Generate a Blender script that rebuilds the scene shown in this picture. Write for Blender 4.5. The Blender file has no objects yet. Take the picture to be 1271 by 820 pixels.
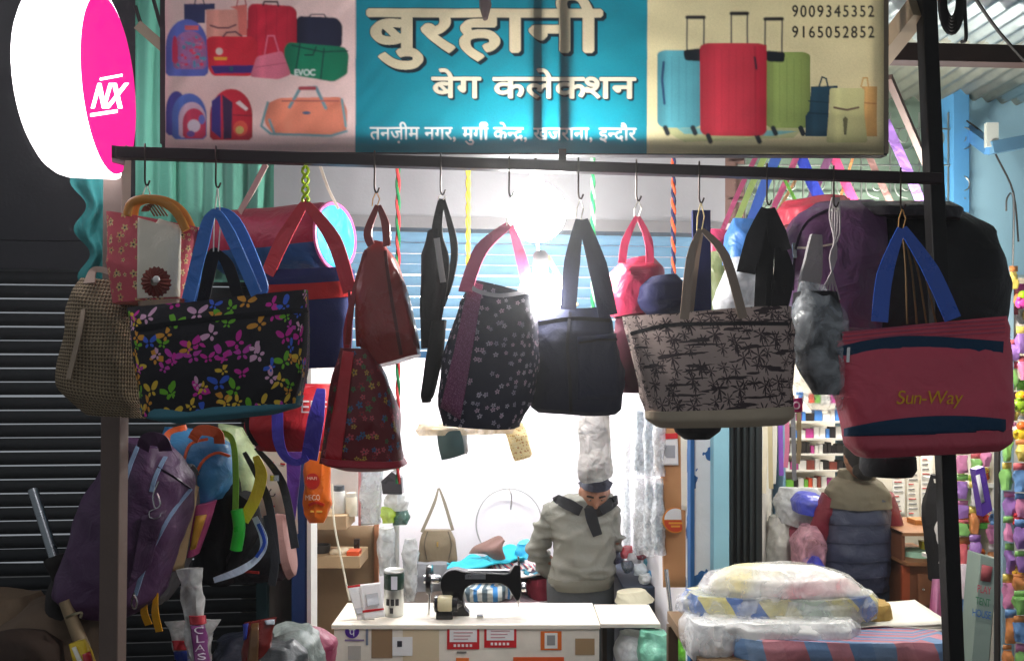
import bpy, bmesh, math, random
import numpy as np
from mathutils import Vector, Matrix, noise
random.seed(4)
PI = math.pi
SC = bpy.context.scene
COL = SC.collection

# ---------------------------------------------------------------- camera, world, exposure
F, CX, HZ, ZC = 1000.0, 635.5, 465.0, 2.1      # focal length, centre column and horizon row measured in the photo, eye height
cam = bpy.data.cameras.new('camera'); cam.sensor_width = 36; cam.lens = 36 * F / 1271
cam.shift_y = (HZ - 410) / 1271; cam.clip_start = 0.05; cam.clip_end = 300
co = bpy.data.objects.new('camera', cam); COL.objects.link(co)
co.location = (0, 0, ZC); co.rotation_euler = (PI / 2, 0, 0); SC.camera = co
SC.view_settings.view_transform = 'Standard'; SC.view_settings.look = 'None'
SC.view_settings.exposure = 1.25; SC.view_settings.gamma = 1.0
SC.cycles.use_denoising = True
SC.cycles.max_bounces = 8; SC.cycles.transparent_max_bounces = 16; SC.cycles.sample_clamp_indirect = 6
wd = bpy.data.worlds.new('World'); SC.world = wd; wd.use_nodes = True
bg = wd.node_tree.nodes['Background']
bg.inputs[0].default_value = (0.85, 0.92, 1.0, 1); bg.inputs[1].default_value = 0.125      # glow of the street at night
BULB, BULB2, DRUM, TUBE, SHOP = 56, 40, 2.2, 120, 88                                           # strengths of the lit lamps

# ---------------------------------------------------------------- helpers
def W(px, py, Y): return Vector(((px - CX) / F * Y, Y, ZC - (py - HZ) / F * Y))
def YB(px): return 2.0 + 0.28 * (px - 150) / 1015          # depth of the hanging bar
def lin(c):
    return [((x / 255) / 12.92 if x / 255 <= .04045 else ((x / 255 + .055) / 1.055) ** 2.4) for x in c[:3]]
WP = {}
def wp(o): return WP.get(o.name, Vector((0, 0, 0)))
def props(o, label=None, cat=None, group=None, kind=None):
    if label: o['label'] = label
    if cat: o['category'] = cat
    if group: o['group'] = group
    if kind: o['kind'] = kind
    return o
def thing(name, label, cat, base, group=None):
    o = bpy.data.objects.new(name, None); COL.objects.link(o); o.empty_display_size = .05
    o.location = base; WP[o.name] = Vector(base)
    return props(o, label, cat, group)
def dup(root, delta, label=None, rot=None, scale=None):
    def cp(o, par):
        c = o.copy(); COL.objects.link(c)
        if par: c.parent = par
        for ch in o.children: cp(ch, c)
        return c
    r = cp(root, None); r.location = root.location + Vector(delta); WP[r.name] = r.location.copy()
    if rot: r.rotation_euler = rot
    if scale: r.scale = scale
    if label: r['label'] = label
    return r
class MB:
    def __init__(s): s.v = []; s.f = []; s.uv = []; s.mi = []; s.cur = 0
    def add(s, vs, fs, uvs=None):
        n = len(s.v); s.v += [Vector(v) for v in vs]; s.f += [tuple(i + n for i in f) for f in fs]
        s.uv += list(uvs) if uvs else [(v[0], v[2]) for v in vs]; s.mi += [s.cur] * len(fs); return s
    def box(s, c, d, R=None):
        c = Vector(c); vs = []
        for x in (-.5, .5):
            for y in (-.5, .5):
                for z in (-.5, .5):
                    v = Vector((x * d[0], y * d[1], z * d[2]))
                    if R: v = R @ v
                    vs.append(c + v)
        return s.add(vs, [(0, 1, 3, 2), (4, 6, 7, 5), (0, 4, 5, 1), (2, 3, 7, 6), (0, 2, 6, 4), (1, 5, 7, 3)])
    def bb(s, a, b):
        return s.box((Vector(a) + Vector(b)) / 2, [abs(b[i] - a[i]) for i in range(3)])
    def bar(s, a, b, w, h, up=(0, 0, 1)):
        a = Vector(a); b = Vector(b); t = (b - a).normalized(); u = Vector(up)
        if abs(t.dot(u)) > .98: u = Vector((0, 1, 0))
        x = t.cross(u).normalized(); z = x.cross(t)
        R = Matrix((x, t, z)).transposed()
        return s.box((a + b) / 2, (w, (b - a).length, h), R)
    def tube(s, pts, r, n=8, cap=True, flat=1.0, up=None):
        pts = [Vector(p) for p in pts]; m = len(pts)
        rs = r if isinstance(r, (list, tuple)) else [r] * m
        vs = []; prev = None; uvs = []; L = 0
        for i, p in enumerate(pts):
            t = (pts[min(i + 1, m - 1)] - pts[max(i - 1, 0)])
            t = t.normalized() if t.length > 1e-9 else Vector((0, 0, 1))
            if up is not None: x = t.cross(Vector(up))
            elif prev is None: x = t.cross(Vector((0, 1, 0.01)))
            else: x = prev - t * prev.dot(t)
            if x.length < 1e-6: x = t.cross(Vector((1, 0, 0)))
            x.normalize(); y = t.cross(x); prev = x
            if i: L += (p - pts[i - 1]).length
            for k in range(n):
                a = 2 * PI * k / n
                vs.append(p + x * math.cos(a) * rs[i] + y * math.sin(a) * rs[i] * flat); uvs.append((k / n, L))
        fs = [(i * n + k, i * n + (k + 1) % n, (i + 1) * n + (k + 1) % n, (i + 1) * n + k) for i in range(m - 1) for k in range(n)]
        if cap: fs += [tuple(range(n))[::-1], tuple((m - 1) * n + k for k in range(n))]
        return s.add(vs, fs, uvs)
    def loft(s, rings, cap=True, uvs=None):
        n = len(rings[0]); m = len(rings); vs = [p for r in rings for p in r]
        fs = [(i * n + k, i * n + (k + 1) % n, (i + 1) * n + (k + 1) % n, (i + 1) * n + k) for i in range(m - 1) for k in range(n)]
        if cap: fs += [tuple(range(n))[::-1], tuple((m - 1) * n + k for k in range(n))]
        return s.add(vs, fs, uvs)
    def grid(s, fn, nu, nv):
        vs = []; uvs = []
        for j in range(nv + 1):
            for i in range(nu + 1):
                vs.append(fn(i / nu, j / nv)); uvs.append((i / nu, j / nv))
        fs = [(j * (nu + 1) + i, j * (nu + 1) + i + 1, (j + 1) * (nu + 1) + i + 1, (j + 1) * (nu + 1) + i) for j in range(nv) for i in range(nu)]
        return s.add(vs, fs, uvs)
    def ribbon(s, pts, w, th=.003, nrm=(0, -1, 0), tw=None, sub=3):
        P = smooth([Vector(p) for p in pts], sub); m = len(P); n = len(pts)
        ws = w if isinstance(w, (list, tuple)) else [w] * n
        vs = []; uvs = []; L = 0; N0 = Vector(nrm).normalized()
        for i, p in enumerate(P):
            t = (P[min(i + 1, m - 1)] - P[max(i - 1, 0)]).normalized()
            f = i / (m - 1) * (n - 1); k = min(int(f), n - 2); wi = ws[k] + (ws[k + 1] - ws[k]) * (f - k)
            N = N0
            if tw: N = Matrix.Rotation(tw * i / (m - 1), 3, t) @ N0
            x = t.cross(N)
            if x.length < 1e-4: x = t.cross(Vector((1, .3, 0)))
            x.normalize(); y = x.cross(t).normalized()
            if i: L += (p - P[i - 1]).length
            for a, b in ((-.5, -.5), (.5, -.5), (.5, .5), (-.5, .5)):
                vs.append(p + x * a * wi + y * b * th); uvs.append((a * wi, L))
        fs = [(i * 4 + k, i * 4 + (k + 1) % 4, (i + 1) * 4 + (k + 1) % 4, (i + 1) * 4 + k) for i in range(m - 1) for k in range(4)]
        fs += [(3, 2, 1, 0), tuple((m - 1) * 4 + k for k in range(4))]
        return s.add(vs, fs, uvs)
    def prism(s, poly, y0, y1):       # outline in the x-z plane, y0 front to y1 back
        n = len(poly)
        vs = [(p[0], y0, p[1]) for p in poly] + [(p[0], y1, p[1]) for p in poly]
        return s.add(vs, [tuple(range(n)), tuple(range(n, 2 * n))[::-1]] + [(i, i + n, (i + 1) % n + n, (i + 1) % n) for i in range(n)])
    def lathe(s, c, prof, n=24, axis='z', squash=1):
        c = Vector(c); rings = []
        for r, h in prof:
            ring = []
            for k in range(n):
                a = 2 * PI * k / n; x, y = r * math.cos(a), r * math.sin(a) * squash
                ring.append(c + (Vector((x, y, h)) if axis == 'z' else Vector((x, h, y)) if axis == 'y' else Vector((h, x, y))))
            rings.append(ring)
        return s.loft(rings)
    def ell(s, c, r, n=16, m=10, R=None):
        c = Vector(c); rings = []
        for j in range(m + 1):
            ph = -PI / 2 + PI * (j + .001) / (m + .002); ring = []
            for k in range(n):
                a = 2 * PI * k / n
                v = Vector((r[0] * math.cos(ph) * math.cos(a), r[1] * math.cos(ph) * math.sin(a), r[2] * math.sin(ph)))
                ring.append(c + (R @ v if R else v))
            rings.append(ring)
        return s.loft(rings)
    def rough(s, amp, fr=8, seed=0):
        for i, v in enumerate(s.v):
            q = v * fr + Vector((seed * 7.3, seed * 3.1, seed))
            s.v[i] = v + noise.noise_vector(q) * amp
        return s
    def build(s, name, mat, parent=None, smooth=True, bevel=0, sub=0, label=None, cat=None, group=None, kind=None, ang=40, origin=None):
        me = bpy.data.meshes.new(name)
        xs = np.array([tuple(v) for v in s.v]); lo = xs.min(0); hi = xs.max(0)
        o0 = Vector(origin) if origin else Vector(((lo[0] + hi[0]) / 2, (lo[1] + hi[1]) / 2, lo[2]))
        me.from_pydata([tuple(v - o0) for v in s.v], [], s.f)
        uv = me.uv_layers.new(name='UVMap')
        li = np.empty(len(me.loops), dtype=np.int32); me.loops.foreach_get('vertex_index', li)
        uv.data.foreach_set('uv', np.array(s.uv, dtype=np.float32)[li].ravel())
        for m in (mat if isinstance(mat, (list, tuple)) else [mat]): me.materials.append(m)
        if isinstance(mat, (list, tuple)): me.polygons.foreach_set('material_index', s.mi)
        bm = bmesh.new(); bm.from_mesh(me); bmesh.ops.recalc_face_normals(bm, faces=bm.faces)
        if smooth:
            for fc in bm.faces: fc.smooth = True
            for e in bm.edges:
                if len(e.link_faces) == 2 and e.calc_face_angle(0) > math.radians(ang): e.smooth = False
        bm.to_mesh(me); bm.free()
        o = bpy.data.objects.new(name, me); COL.objects.link(o)
        if parent is not None: o.parent = parent; o.location = o0 - wp(parent)
        else: o.location = o0
        WP[o.name] = o0
        if bevel:
            b = o.modifiers.new('bevel', 'BEVEL'); b.width = bevel; b.segments = 2; b.limit_method = 'ANGLE'
        if sub:
            b = o.modifiers.new('sub', 'SUBSURF'); b.levels = sub; b.render_levels = sub
        return props(o, label, cat, group, kind)
def smooth(P, sub):
    if len(P) < 3 or sub < 2: return P
    out = []
    for i in range(len(P) - 1):
        a = P[max(i - 1, 0)]; b = P[i]; c = P[i + 1]; d = P[min(i + 2, len(P) - 1)]
        for k in range(sub):
            t = k / sub
            out.append(.5 * ((2 * b) + (c - a) * t + (2 * a - 5 * b + 4 * c - d) * t * t + (3 * b - a - 3 * c + d) * t ** 3))
    return out + [P[-1]]
def sp(v, p): return math.copysign(abs(v) ** (2 / p), v)
def bagrings(rows, Y, p=3.0, n=44, m=30, yaw=0):
    """soft body from (xl,yl,xr,yr,thick) rows given as photo pixels at depth Y"""
    R = []
    for i in range(m + 1):
        f = i / m * (len(rows) - 1); k = min(int(f), len(rows) - 2); t = f - k
        a, b = rows[k], rows[k + 1]
        R.append([a[j] + (b[j] - a[j]) * t for j in range(5)])
    for _ in range(2):
        R = [R[0]] + [[(R[i - 1][j] + 2 * R[i][j] + R[i + 1][j]) / 4 for j in range(5)] for i in range(1, m)] + [R[-1]]
    rings = []; uvs = []; v = 0; pc = None
    for xl, yl, xr, yr, th in R:
        yo = math.tan(yaw) * (xr - xl) / 2 / F * Y
        A = W(xl, yl, Y - yo); B = W(xr, yr, Y + yo); c = (A + B) / 2; ax = (B - A) / 2
        dy = Vector((-ax.y, ax.x, 0)); dy = dy.normalized() * th / 2 if dy.length > 1e-6 else Vector((0, th / 2, 0))
        if pc is not None: v += (c - pc).length
        pc = c; ring = []; hw = ax.length
        for q in range(n):
            an = 2 * PI * q / n; cx, sy = sp(math.cos(an), p), sp(math.sin(an), p)
            ring.append(c + ax * cx + dy * sy)
            uvs.append((cx * hw + (0.5 * th * (1 - abs(sy)) * (1 if cx > 0 else -1)), -v if sy <= 0 else -v + 5))
        rings.append(ring)
    return rings, uvs
def bag(name, mat, parent, rows, Y, p=3.0, wr=.005, fr=9, seed=1, n=44, m=30, yaw=0, fold=0, **kw):
    rings, uvs = bagrings(rows, Y, p, n, m, yaw)
    b = MB(); b.loft(rings, True, uvs)
    cx = sum((v.x for v in b.v)) / len(b.v); cy = sum((v.y for v in b.v)) / len(b.v)
    for i, v in enumerate(b.v):
        q = Vector((v.x * fr, v.y * fr, v.z * fr * .55)) + Vector((seed * 5.3, seed * 1.7, seed * 9.1))
        d = noise.fractal(q, 1.0, 2.2, 3) * wr
        rg_ = 1 - abs(noise.noise(Vector((v.x * fr * .9 + v.z * 5, v.y * fr, v.z * fr * .45 - v.x * 3)) + Vector((seed * 2.1, seed * 3.3, 1)))); d += min(wr * 1.3, .009) * (rg_ ** 7 - .35)
        if fold: d += fold * abs(math.sin(v.x * 38 + noise.noise(q * .7) * 4)) ** 3
        out = Vector((v.x - cx, (v.y - cy) * 2.5, 0))
        if out.length > 1e-5: out.normalize()
        b.v[i] = v + out * d + Vector((0, 0, noise.noise(q * .8 + Vector((3, 3, 3))) * wr * .7))
    return b.build(name, mat, parent, **kw)
def strap(name, mat, parent, pts, w, th=.004, nrm=(0, -1, 0), tw=None, **kw):
    if not isinstance(w, (list, tuple)) and name in ('handle', 'strap', 'loop', 'inner_handle'):
        yt = min(p[1] for p in pts); w = [w * (.5 if p[1] < yt + 6 else 1) for p in pts]
    if len(pts) == 3 and name in ('handle', 'strap', 'loop'):
        dx = pts[2][0] - pts[0][0]; pts = [pts[0], (pts[1][0] + dx * .13, *pts[1][1:]), pts[2]]
    q = [W(*p) + noise.noise_vector(Vector((p[0] * .05, p[1] * .05, 1))) * .006 for p in pts]
    return MB().ribbon(q, w, th, nrm, tw, 6).build(name, mat, parent, **kw)
def wire(name, mat, parent, pts, r, n=6, sub=4, **kw):
    return MB().tube(smooth([W(*p) for p in pts], sub), r, n).build(name, mat, parent, **kw)

# ---------------------------------------------------------------- materials
def node(t, typ, **kw):
    n = t.nodes.new(typ)
    for k, v in kw.items():
        if k.startswith('i_'):
            key = k[2:]; n.inputs[int(key) if key.isdigit() else key].default_value = v
        else: setattr(n, k, v)
    return n
def base(name):
    m = bpy.data.materials.new(name); m.use_nodes = True; t = m.node_tree; t.nodes.clear()
    out = node(t, 'ShaderNodeOutputMaterial'); bs = node(t, 'ShaderNodeBsdfPrincipled')
    t.links.new(bs.outputs[0], out.inputs[0]); return m, t, bs, out
def rgba(c): return (*lin(c), 1)
def mathn(t, op, a, b=None, c=None):
    n = node(t, 'ShaderNodeMath', operation=op)
    for i, x in enumerate((a, b, c)):
        if x is None: continue
        if isinstance(x, (int, float)): n.inputs[i].default_value = x
        else: t.links.new(x, n.inputs[i])
    return n.outputs[0]
def mixc(t, fac, a, b, mode='MIX'):
    n = node(t, 'ShaderNodeMix', data_type='RGBA', blend_type=mode)
    for s, x in ((n.inputs[0], fac), (n.inputs[6], a), (n.inputs[7], b)):
        if hasattr(x, 'is_output'): t.links.new(x, s)
        elif isinstance(x, (int, float)): s.default_value = x
        else: s.default_value = rgba(x)
    return n.outputs[2]
def surf(t, bs, col, rough=.75, metal=0, var=.12, vs=9, bump=.25, bs_=160, wr=.35, ws=9, spec=.35):
    """shared finish: uneven tone, weave and soft creases"""
    L = t.links; tc = node(t, 'ShaderNodeTexCoord').outputs['Object']
    n1 = node(t, 'ShaderNodeTexNoise', i_Scale=vs, i_Detail=5.0, i_Roughness=.62); L.new(tc, n1.inputs['Vector'])
    k = mathn(t, 'MULTIPLY_ADD', n1.outputs[0], 2 * var, 1 - var)
    mul = node(t, 'ShaderNodeMix', data_type='RGBA', blend_type='MULTIPLY'); mul.inputs[0].default_value = 1
    cmb = node(t, 'ShaderNodeCombineColor'); [L.new(k, cmb.inputs[i]) for i in range(3)]
    L.new(cmb.outputs[0], mul.inputs[7])
    if hasattr(col, 'is_output'): L.new(col, mul.inputs[6])
    else: mul.inputs[6].default_value = rgba(col)
    L.new(mul.outputs[2], bs.inputs['Base Color'])
    bs.inputs['Metallic'].default_value = metal; bs.inputs['Specular IOR Level'].default_value = spec
    r = mathn(t, 'MULTIPLY_ADD', n1.outputs[0], .3, rough - .15); L.new(r, bs.inputs['Roughness'])
    nrm = None
    if wr:
        n2 = node(t, 'ShaderNodeTexNoise', i_Scale=ws, i_Detail=4.0, i_Distortion=.8); L.new(tc, n2.inputs['Vector'])
        b = node(t, 'ShaderNodeBump', i_Strength=wr, i_Distance=.02); L.new(n2.outputs[0], b.inputs['Height']); nrm = b.outputs[0]
    if bump:
        n3 = node(t, 'ShaderNodeTexNoise', i_Scale=bs_, i_Detail=2.0); L.new(tc, n3.inputs['Vector'])
        b2 = node(t, 'ShaderNodeBump', i_Strength=bump, i_Distance=.002); L.new(n3.outputs[0], b2.inputs['Height'])
        if nrm: L.new(nrm, b2.inputs['Normal'])
        nrm = b2.outputs[0]
    if nrm: L.new(nrm, bs.inputs['Normal'])
MC = {}
def M(col, rough=.75, metal=0, **kw):
    key = (tuple(col), rough, metal, tuple(sorted(kw.items())))
    if key not in MC:
        m, t, bs, _ = base('surface_%d' % len(MC)); surf(t, bs, col, rough, metal, **kw); MC[key] = m
    return MC[key]
def fab(c, **kw): return M(c, **{**dict(rough=.8, var=.14, bump=.35, bs_=260, wr=.45, ws=8), **kw})
def nyl(c, **kw): return M(c, **{**dict(rough=.42, var=.1, bump=.1, wr=.7, ws=11, spec=.5), **kw})
def plas(c, **kw): return M(c, **{**dict(rough=.3, var=.06, bump=0, wr=.12, ws=14, spec=.5), **kw})
def met(c, rough=.4, **kw): return M(c, rough, 1, **{**dict(var=.2, vs=25, bump=.15, wr=0), **kw})
def pnt(c, **kw): return M(c, **{**dict(rough=.6, var=.16, vs=6, bump=.25, bs_=90, wr=.08, ws=3), **kw})
def emit(c, s):
    m, t, bs, out = base('lamp_glow'); e = node(t, 'ShaderNodeEmission'); e.inputs[0].default_value = rgba(c); e.inputs[1].default_value = s
    t.links.new(e.outputs[0], out.inputs[0]); return m
def clear(c=(235, 240, 245), a=.35, rough=.15, ws=11, wr=.6):
    """thin crumpled polythene"""
    m, t, bs, out = base('polythene'); L = t.links
    surf(t, bs, c, rough + .1, 0, var=.05, bump=0, wr=wr, ws=ws, spec=.8)
    vo = node(t, 'ShaderNodeTexVoronoi', feature='DISTANCE_TO_EDGE', i_Scale=ws * 1.6); nd = node(t, 'ShaderNodeTexNoise', i_Scale=ws * .7, i_Detail=3.0); tcv = node(t, 'ShaderNodeTexCoord').outputs['Object']; L.new(tcv, nd.inputs['Vector']); av = node(t, 'ShaderNodeVectorMath', operation='MULTIPLY_ADD'); L.new(nd.outputs['Color'], av.inputs[0]); av.inputs[1].default_value = (.16, .16, .16); L.new(tcv, av.inputs[2]); L.new(av.outputs[0], vo.inputs['Vector'])
    bq = node(t, 'ShaderNodeBump', i_Strength=.5, i_Distance=.012); L.new(vo.outputs['Distance'], bq.inputs['Height']); L.new(bs.inputs['Normal'].links[0].from_socket, bq.inputs['Normal']); L.new(bq.outputs[0], bs.inputs['Normal'])
    tr = node(t, 'ShaderNodeBsdfTransparent'); mx = node(t, 'ShaderNodeMixShader')
    tc = node(t, 'ShaderNodeTexCoord').outputs['Object']
    n = node(t, 'ShaderNodeTexNoise', i_Scale=ws * 1.3, i_Detail=5.0, i_Distortion=1.2); L.new(tc, n.inputs['Vector'])
    k = node(t, 'ShaderNodeMapRange'); k.inputs[1].default_value = .35; k.inputs[2].default_value = .7
    k.inputs[3].default_value = max(a - .25, .05); k.inputs[4].default_value = min(a + .3, 1); L.new(n.outputs[0], k.inputs[0])
    L.new(k.outputs[0], mx.inputs[0]); L.new(tr.outputs[0], mx.inputs[1]); L.new(bs.outputs[0], mx.inputs[2]); L.new(mx.outputs[0], out.inputs[0]); return m
def stampmat(name, ground, pal, kind, layers, rough=.7, wr=.45):
    """print repeated over the cloth: each Voronoi cell carries one turned and tinted motif"""
    m, t, bs, out = base(name); L = t.links; col = None
    uv = node(t, 'ShaderNodeTexCoord').outputs['UV']
    dn = node(t, 'ShaderNodeTexNoise', i_Scale=28.0, i_Detail=3.0); L.new(uv, dn.inputs['Vector']); ds_ = node(t, 'ShaderNodeVectorMath', operation='MULTIPLY_ADD'); L.new(dn.outputs['Color'], ds_.inputs[0]); ds_.inputs[1].default_value = (.008, .008, 0); L.new(uv, ds_.inputs[2]); uv = ds_.outputs[0]
    for li, (scale, dens) in enumerate(layers):
        mp = node(t, 'ShaderNodeMapping'); mp.inputs['Scale'].default_value = (scale, scale, scale); mp.inputs['Location'].default_value = (li * 3.37, li * 1.71, 0)
        L.new(uv, mp.inputs[0])
        vo = node(t, 'ShaderNodeTexVoronoi', voronoi_dimensions='2D', i_Scale=1.0, i_Randomness=.75 if kind != 'palm' else .55); L.new(mp.outputs[0], vo.inputs['Vector'])
        sub = node(t, 'ShaderNodeVectorMath', operation='SUBTRACT'); L.new(mp.outputs[0], sub.inputs[0]); L.new(vo.outputs['Position'], sub.inputs[1])
        cs = node(t, 'ShaderNodeSeparateColor'); L.new(vo.outputs['Color'], cs.inputs[0])
        ro = node(t, 'ShaderNodeVectorRotate', rotation_type='Z_AXIS'); L.new(sub.outputs[0], ro.inputs[0])
        L.new(mathn(t, 'MULTIPLY_ADD', cs.outputs[0], {'palm': .3, 'butterfly': 2.4}.get(kind, 6.28), {'palm': -.15, 'butterfly': -1.2}.get(kind, 0)), ro.inputs['Angle'])
        s = node(t, 'ShaderNodeSeparateXYZ'); L.new(ro.outputs[0], s.inputs[0]); x, y = s.outputs[0], s.outputs[1]
        def ell(cx, cy, rx, ry, k=0.0):
            X = mathn(t, 'SUBTRACT', mathn(t, 'ABSOLUTE', x), cx); Yv = mathn(t, 'SUBTRACT', y, cy)
            a = mathn(t, 'MULTIPLY_ADD', Yv, k, X); b = mathn(t, 'MULTIPLY_ADD', X, -k, Yv)
            return mathn(t, 'ADD', mathn(t, 'POWER', mathn(t, 'DIVIDE', mathn(t, 'ABSOLUTE', a), rx), 2.0), mathn(t, 'POWER', mathn(t, 'DIVIDE', mathn(t, 'ABSOLUTE', b), ry), 2.0))
        dot = None
        if kind == 'butterfly':
            d = mathn(t, 'MINIMUM', ell(.25, .19, .3, .15, .7), ell(.13, -.12, .15, .1, -1.0)); mask = mathn(t, 'LESS_THAN', d, 1.0)
            dot = mathn(t, 'LESS_THAN', ell(0, 0, .022, .22), 1.0)
        elif kind == 'flower':
            r = mathn(t, 'SQRT', mathn(t, 'ADD', mathn(t, 'MULTIPLY', x, x), mathn(t, 'MULTIPLY', y, y)))
            th = mathn(t, 'ARCTAN2', y, x)
            mask = mathn(t, 'LESS_THAN', r, mathn(t, 'MULTIPLY_ADD', mathn(t, 'ABSOLUTE', mathn(t, 'COSINE', mathn(t, 'MULTIPLY', th, 2.5))), .19, .08))
            dot = mathn(t, 'LESS_THAN', r, .075)
        else:
            y2 = mathn(t, 'SUBTRACT', y, .12)
            r = mathn(t, 'SQRT', mathn(t, 'ADD', mathn(t, 'MULTIPLY', x, x), mathn(t, 'MULTIPLY', y2, y2)))
            th = mathn(t, 'ARCTAN2', y2, x)
            lf = mathn(t, 'POWER', mathn(t, 'ABSOLUTE', mathn(t, 'COSINE', mathn(t, 'MULTIPLY', th, 3.5))), 4.0)
            m1 = mathn(t, 'LESS_THAN', r, mathn(t, 'MULTIPLY_ADD', lf, .38, .03))
            m2 = mathn(t, 'MULTIPLY', mathn(t, 'LESS_THAN', mathn(t, 'ABSOLUTE', mathn(t, 'MULTIPLY_ADD', y2, .1, x)), .035), mathn(t, 'COMPARE', y, -.15, .28))
            mask = mathn(t, 'MAXIMUM', m1, m2)
        keep = mathn(t, 'LESS_THAN', cs.outputs[2], dens); mask = mathn(t, 'MULTIPLY', mask, keep)
        rp = node(t, 'ShaderNodeValToRGB'); rp.color_ramp.interpolation = 'CONSTANT'; e = rp.color_ramp.elements
        while len(e) < len(pal): e.new(.5)
        for i, c in enumerate(pal): e[i].position = i / len(pal); e[i].color = rgba(c)
        L.new(cs.outputs[1], rp.inputs[0]); pc = rp.outputs[0]
        if dot is not None: pc = mixc(t, dot, pc, (70, 60, 60) if kind == 'flower' else ground)
        col = mixc(t, mask, ground if col is None else col, pc)
    if kind == 'palm':
        mp = node(t, 'ShaderNodeMapping'); mp.inputs['Scale'].default_value = (9, 75, 1); L.new(uv, mp.inputs[0])
        nz = node(t, 'ShaderNodeTexNoise', i_Scale=1.0, i_Detail=2.0); L.new(mp.outputs[0], nz.inputs['Vector'])
        col = mixc(t, mathn(t, 'GREATER_THAN', nz.outputs[0], .585), col, pal[0])
    surf(t, bs, col, rough, 0, var=.1, bump=.35, bs_=260, wr=wr, ws=8); return m

STEEL = met((150, 150, 150), .35); CHROME = met((200, 200, 200), .2); BLACK = nyl((22, 22, 25)); WHITE = pnt((225, 225, 222))
STRING = fab((225, 222, 210), wr=0); DARKP = pnt((30, 27, 27)); CONC = pnt((120, 115, 108))
BLK = fab((24, 24, 28)); NAVY = fab((26, 30, 58)); RED = fab((165, 32, 40)); CRIM = fab((160, 28, 62)); TEAL = fab((28, 82, 104))
# ================================================================ SETTING
def struct(b, name, mat, parent=None, **kw): return b.build(name, mat, parent, kind='structure' if parent is None else None, **kw)
struct(MB().bb((-9, -6, -.2), (9, 9, 0)), 'ground', pnt((70, 66, 62)))
struct(MB().bb((-.95, 3.3, .004), (1.25, 5.5, .05)), 'shop_floor', pnt((150, 145, 138)))
# --- shop shell (walls stand square to the street front, which is turned seven degrees)
wall_w = pnt((232, 230, 236), var=.05)
def vplane(b, pa, Ya, pb, Yb_, z0, z1, th, back=True):
    A = W(pa, 465, Ya); B = W(pb, 465, Yb_); d = (B - A).normalized(); nn = Vector((-d.y, d.x, 0)) * (th if back else -th)
    p = [A, B, B + nn, A + nn]
    return b.add([Vector((q.x, q.y, z0)) for q in p] + [Vector((q.x, q.y, z1)) for q in p], [(3, 2, 1, 0), (4, 5, 6, 7), (0, 1, 5, 4), (1, 2, 6, 5), (2, 3, 7, 6), (3, 0, 4, 7)])
struct(vplane(MB(), 415, 5.35, 790, 5.6, .05, 2.62, .1), 'shop_back_wall', wall_w, smooth=False)
struct(vplane(MB(), 330, 3.34, 428, 5.36, .05, 2.62, .1), 'shop_side_wall', pnt((205, 198, 190)), smooth=False)
struct(vplane(MB(), 742, 5.58, 868, 3.52, .05, 2.62, .1), 'shop_side_wall', wall_w, smooth=False)
struct(MB().bb((-1.2, 3.3, 2.62), (1.3, 5.75, 2.72)), 'shop_ceiling', wall_w, smooth=False)
# concrete band over the shop and its rolled shutter
lm = pnt((162, 162, 166), var=.16, vs=3)
struct(vplane(MB(), 318, 3.02, 900, 3.2, 2.70, 3.75, .14), 'lintel_wall', lm, smooth=False)
lt = struct(vplane(MB(), 312, 2.98, 900, 3.17, 2.655, 2.70, .16), 'lintel_ledge', pnt((135, 134, 136)), smooth=False)
sh = thing('rolled_shutter', 'blue steel rolling shutter drawn up under the concrete band behind the bags', 'shutter', W(600, 400, 3.1))
bl = pnt((124, 168, 198), rough=.85, var=.25)
A, B = W(322, 465, 3.06), W(872, 465, 3.24)
dv = (B - A).normalized(); nv = Vector((-dv.y, dv.x, 0))
def slatbar(A, B, z, h, dep, mat, name, parent, seg=4):
    d = (B - A).normalized(); nn = Vector((-d.y, d.x, 0)); b = MB(); prof = []
    for k in range(seg + 1):
        a = PI * k / seg; prof.append((-math.sin(a) * dep, z + h * (.04 + .9 * k / seg)))
    prof += [(.006, z + h * .94), (.006, z + h * .04)]
    r = [[P + nn * q[0] + Vector((0, 0, q[1])) - Vector((0, 0, P.z)) for q in prof] for P in (A, B)]
    return b.loft(r).build(name, mat, parent, ang=50)
s0 = None
for k in range(11):
    z = 2.655 - .042 * (k + 1)
    if s0 is None: s0 = slatbar(A, B, z, .042, .006, bl, 'slat', sh); zz = s0.location.z
    else:
        c = s0.copy(); COL.objects.link(c); c.parent = sh; c.location.z = zz - .042 * k + random.uniform(-.0012, .0012); c.rotation_euler = (0, random.uniform(-.0012, .0012), random.uniform(-.002, .002))
vplane(MB(), 322, 3.05, 872, 3.23, 2.165, 2.192, .03).build('bottom_rail', pnt((50, 105, 150)), sh, smooth=False)
# --- closed grey roller shutter of the next shop on the left, slat by slat
gs = thing('roller_shutter', 'closed dark grey roller shutter of the neighbouring shop at the left', 'shutter', W(150, 820, 3.35))
gm = pnt((46, 48, 50), rough=.85, metal=.15, var=.45, vs=4)
A, B = W(-420, 465, 3.02), W(330, 465, 3.22); s0 = None
for k in range(46):
    z = .02 + k * .054
    if s0 is None: s0 = slatbar(A, B, z, .054, .013, gm, 'slat', gs); zz = s0.location.z
    else:
        c = s0.copy(); COL.objects.link(c); c.parent = gs; c.location.z = zz + .054 * k + random.uniform(-.0016, .0016); c.rotation_euler = (0, random.uniform(-.0014, .0014), random.uniform(-.003, .003))
for zz0, zz1, t in ((2.51, 2.62, .1), (2.62, 3.9, .05)):
    vplane(MB(), -420, 3.0, 318, 3.19, zz0, zz1 - .003, t).build('shutter_hood', pnt((46, 46, 50)), gs, smooth=False)
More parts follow.
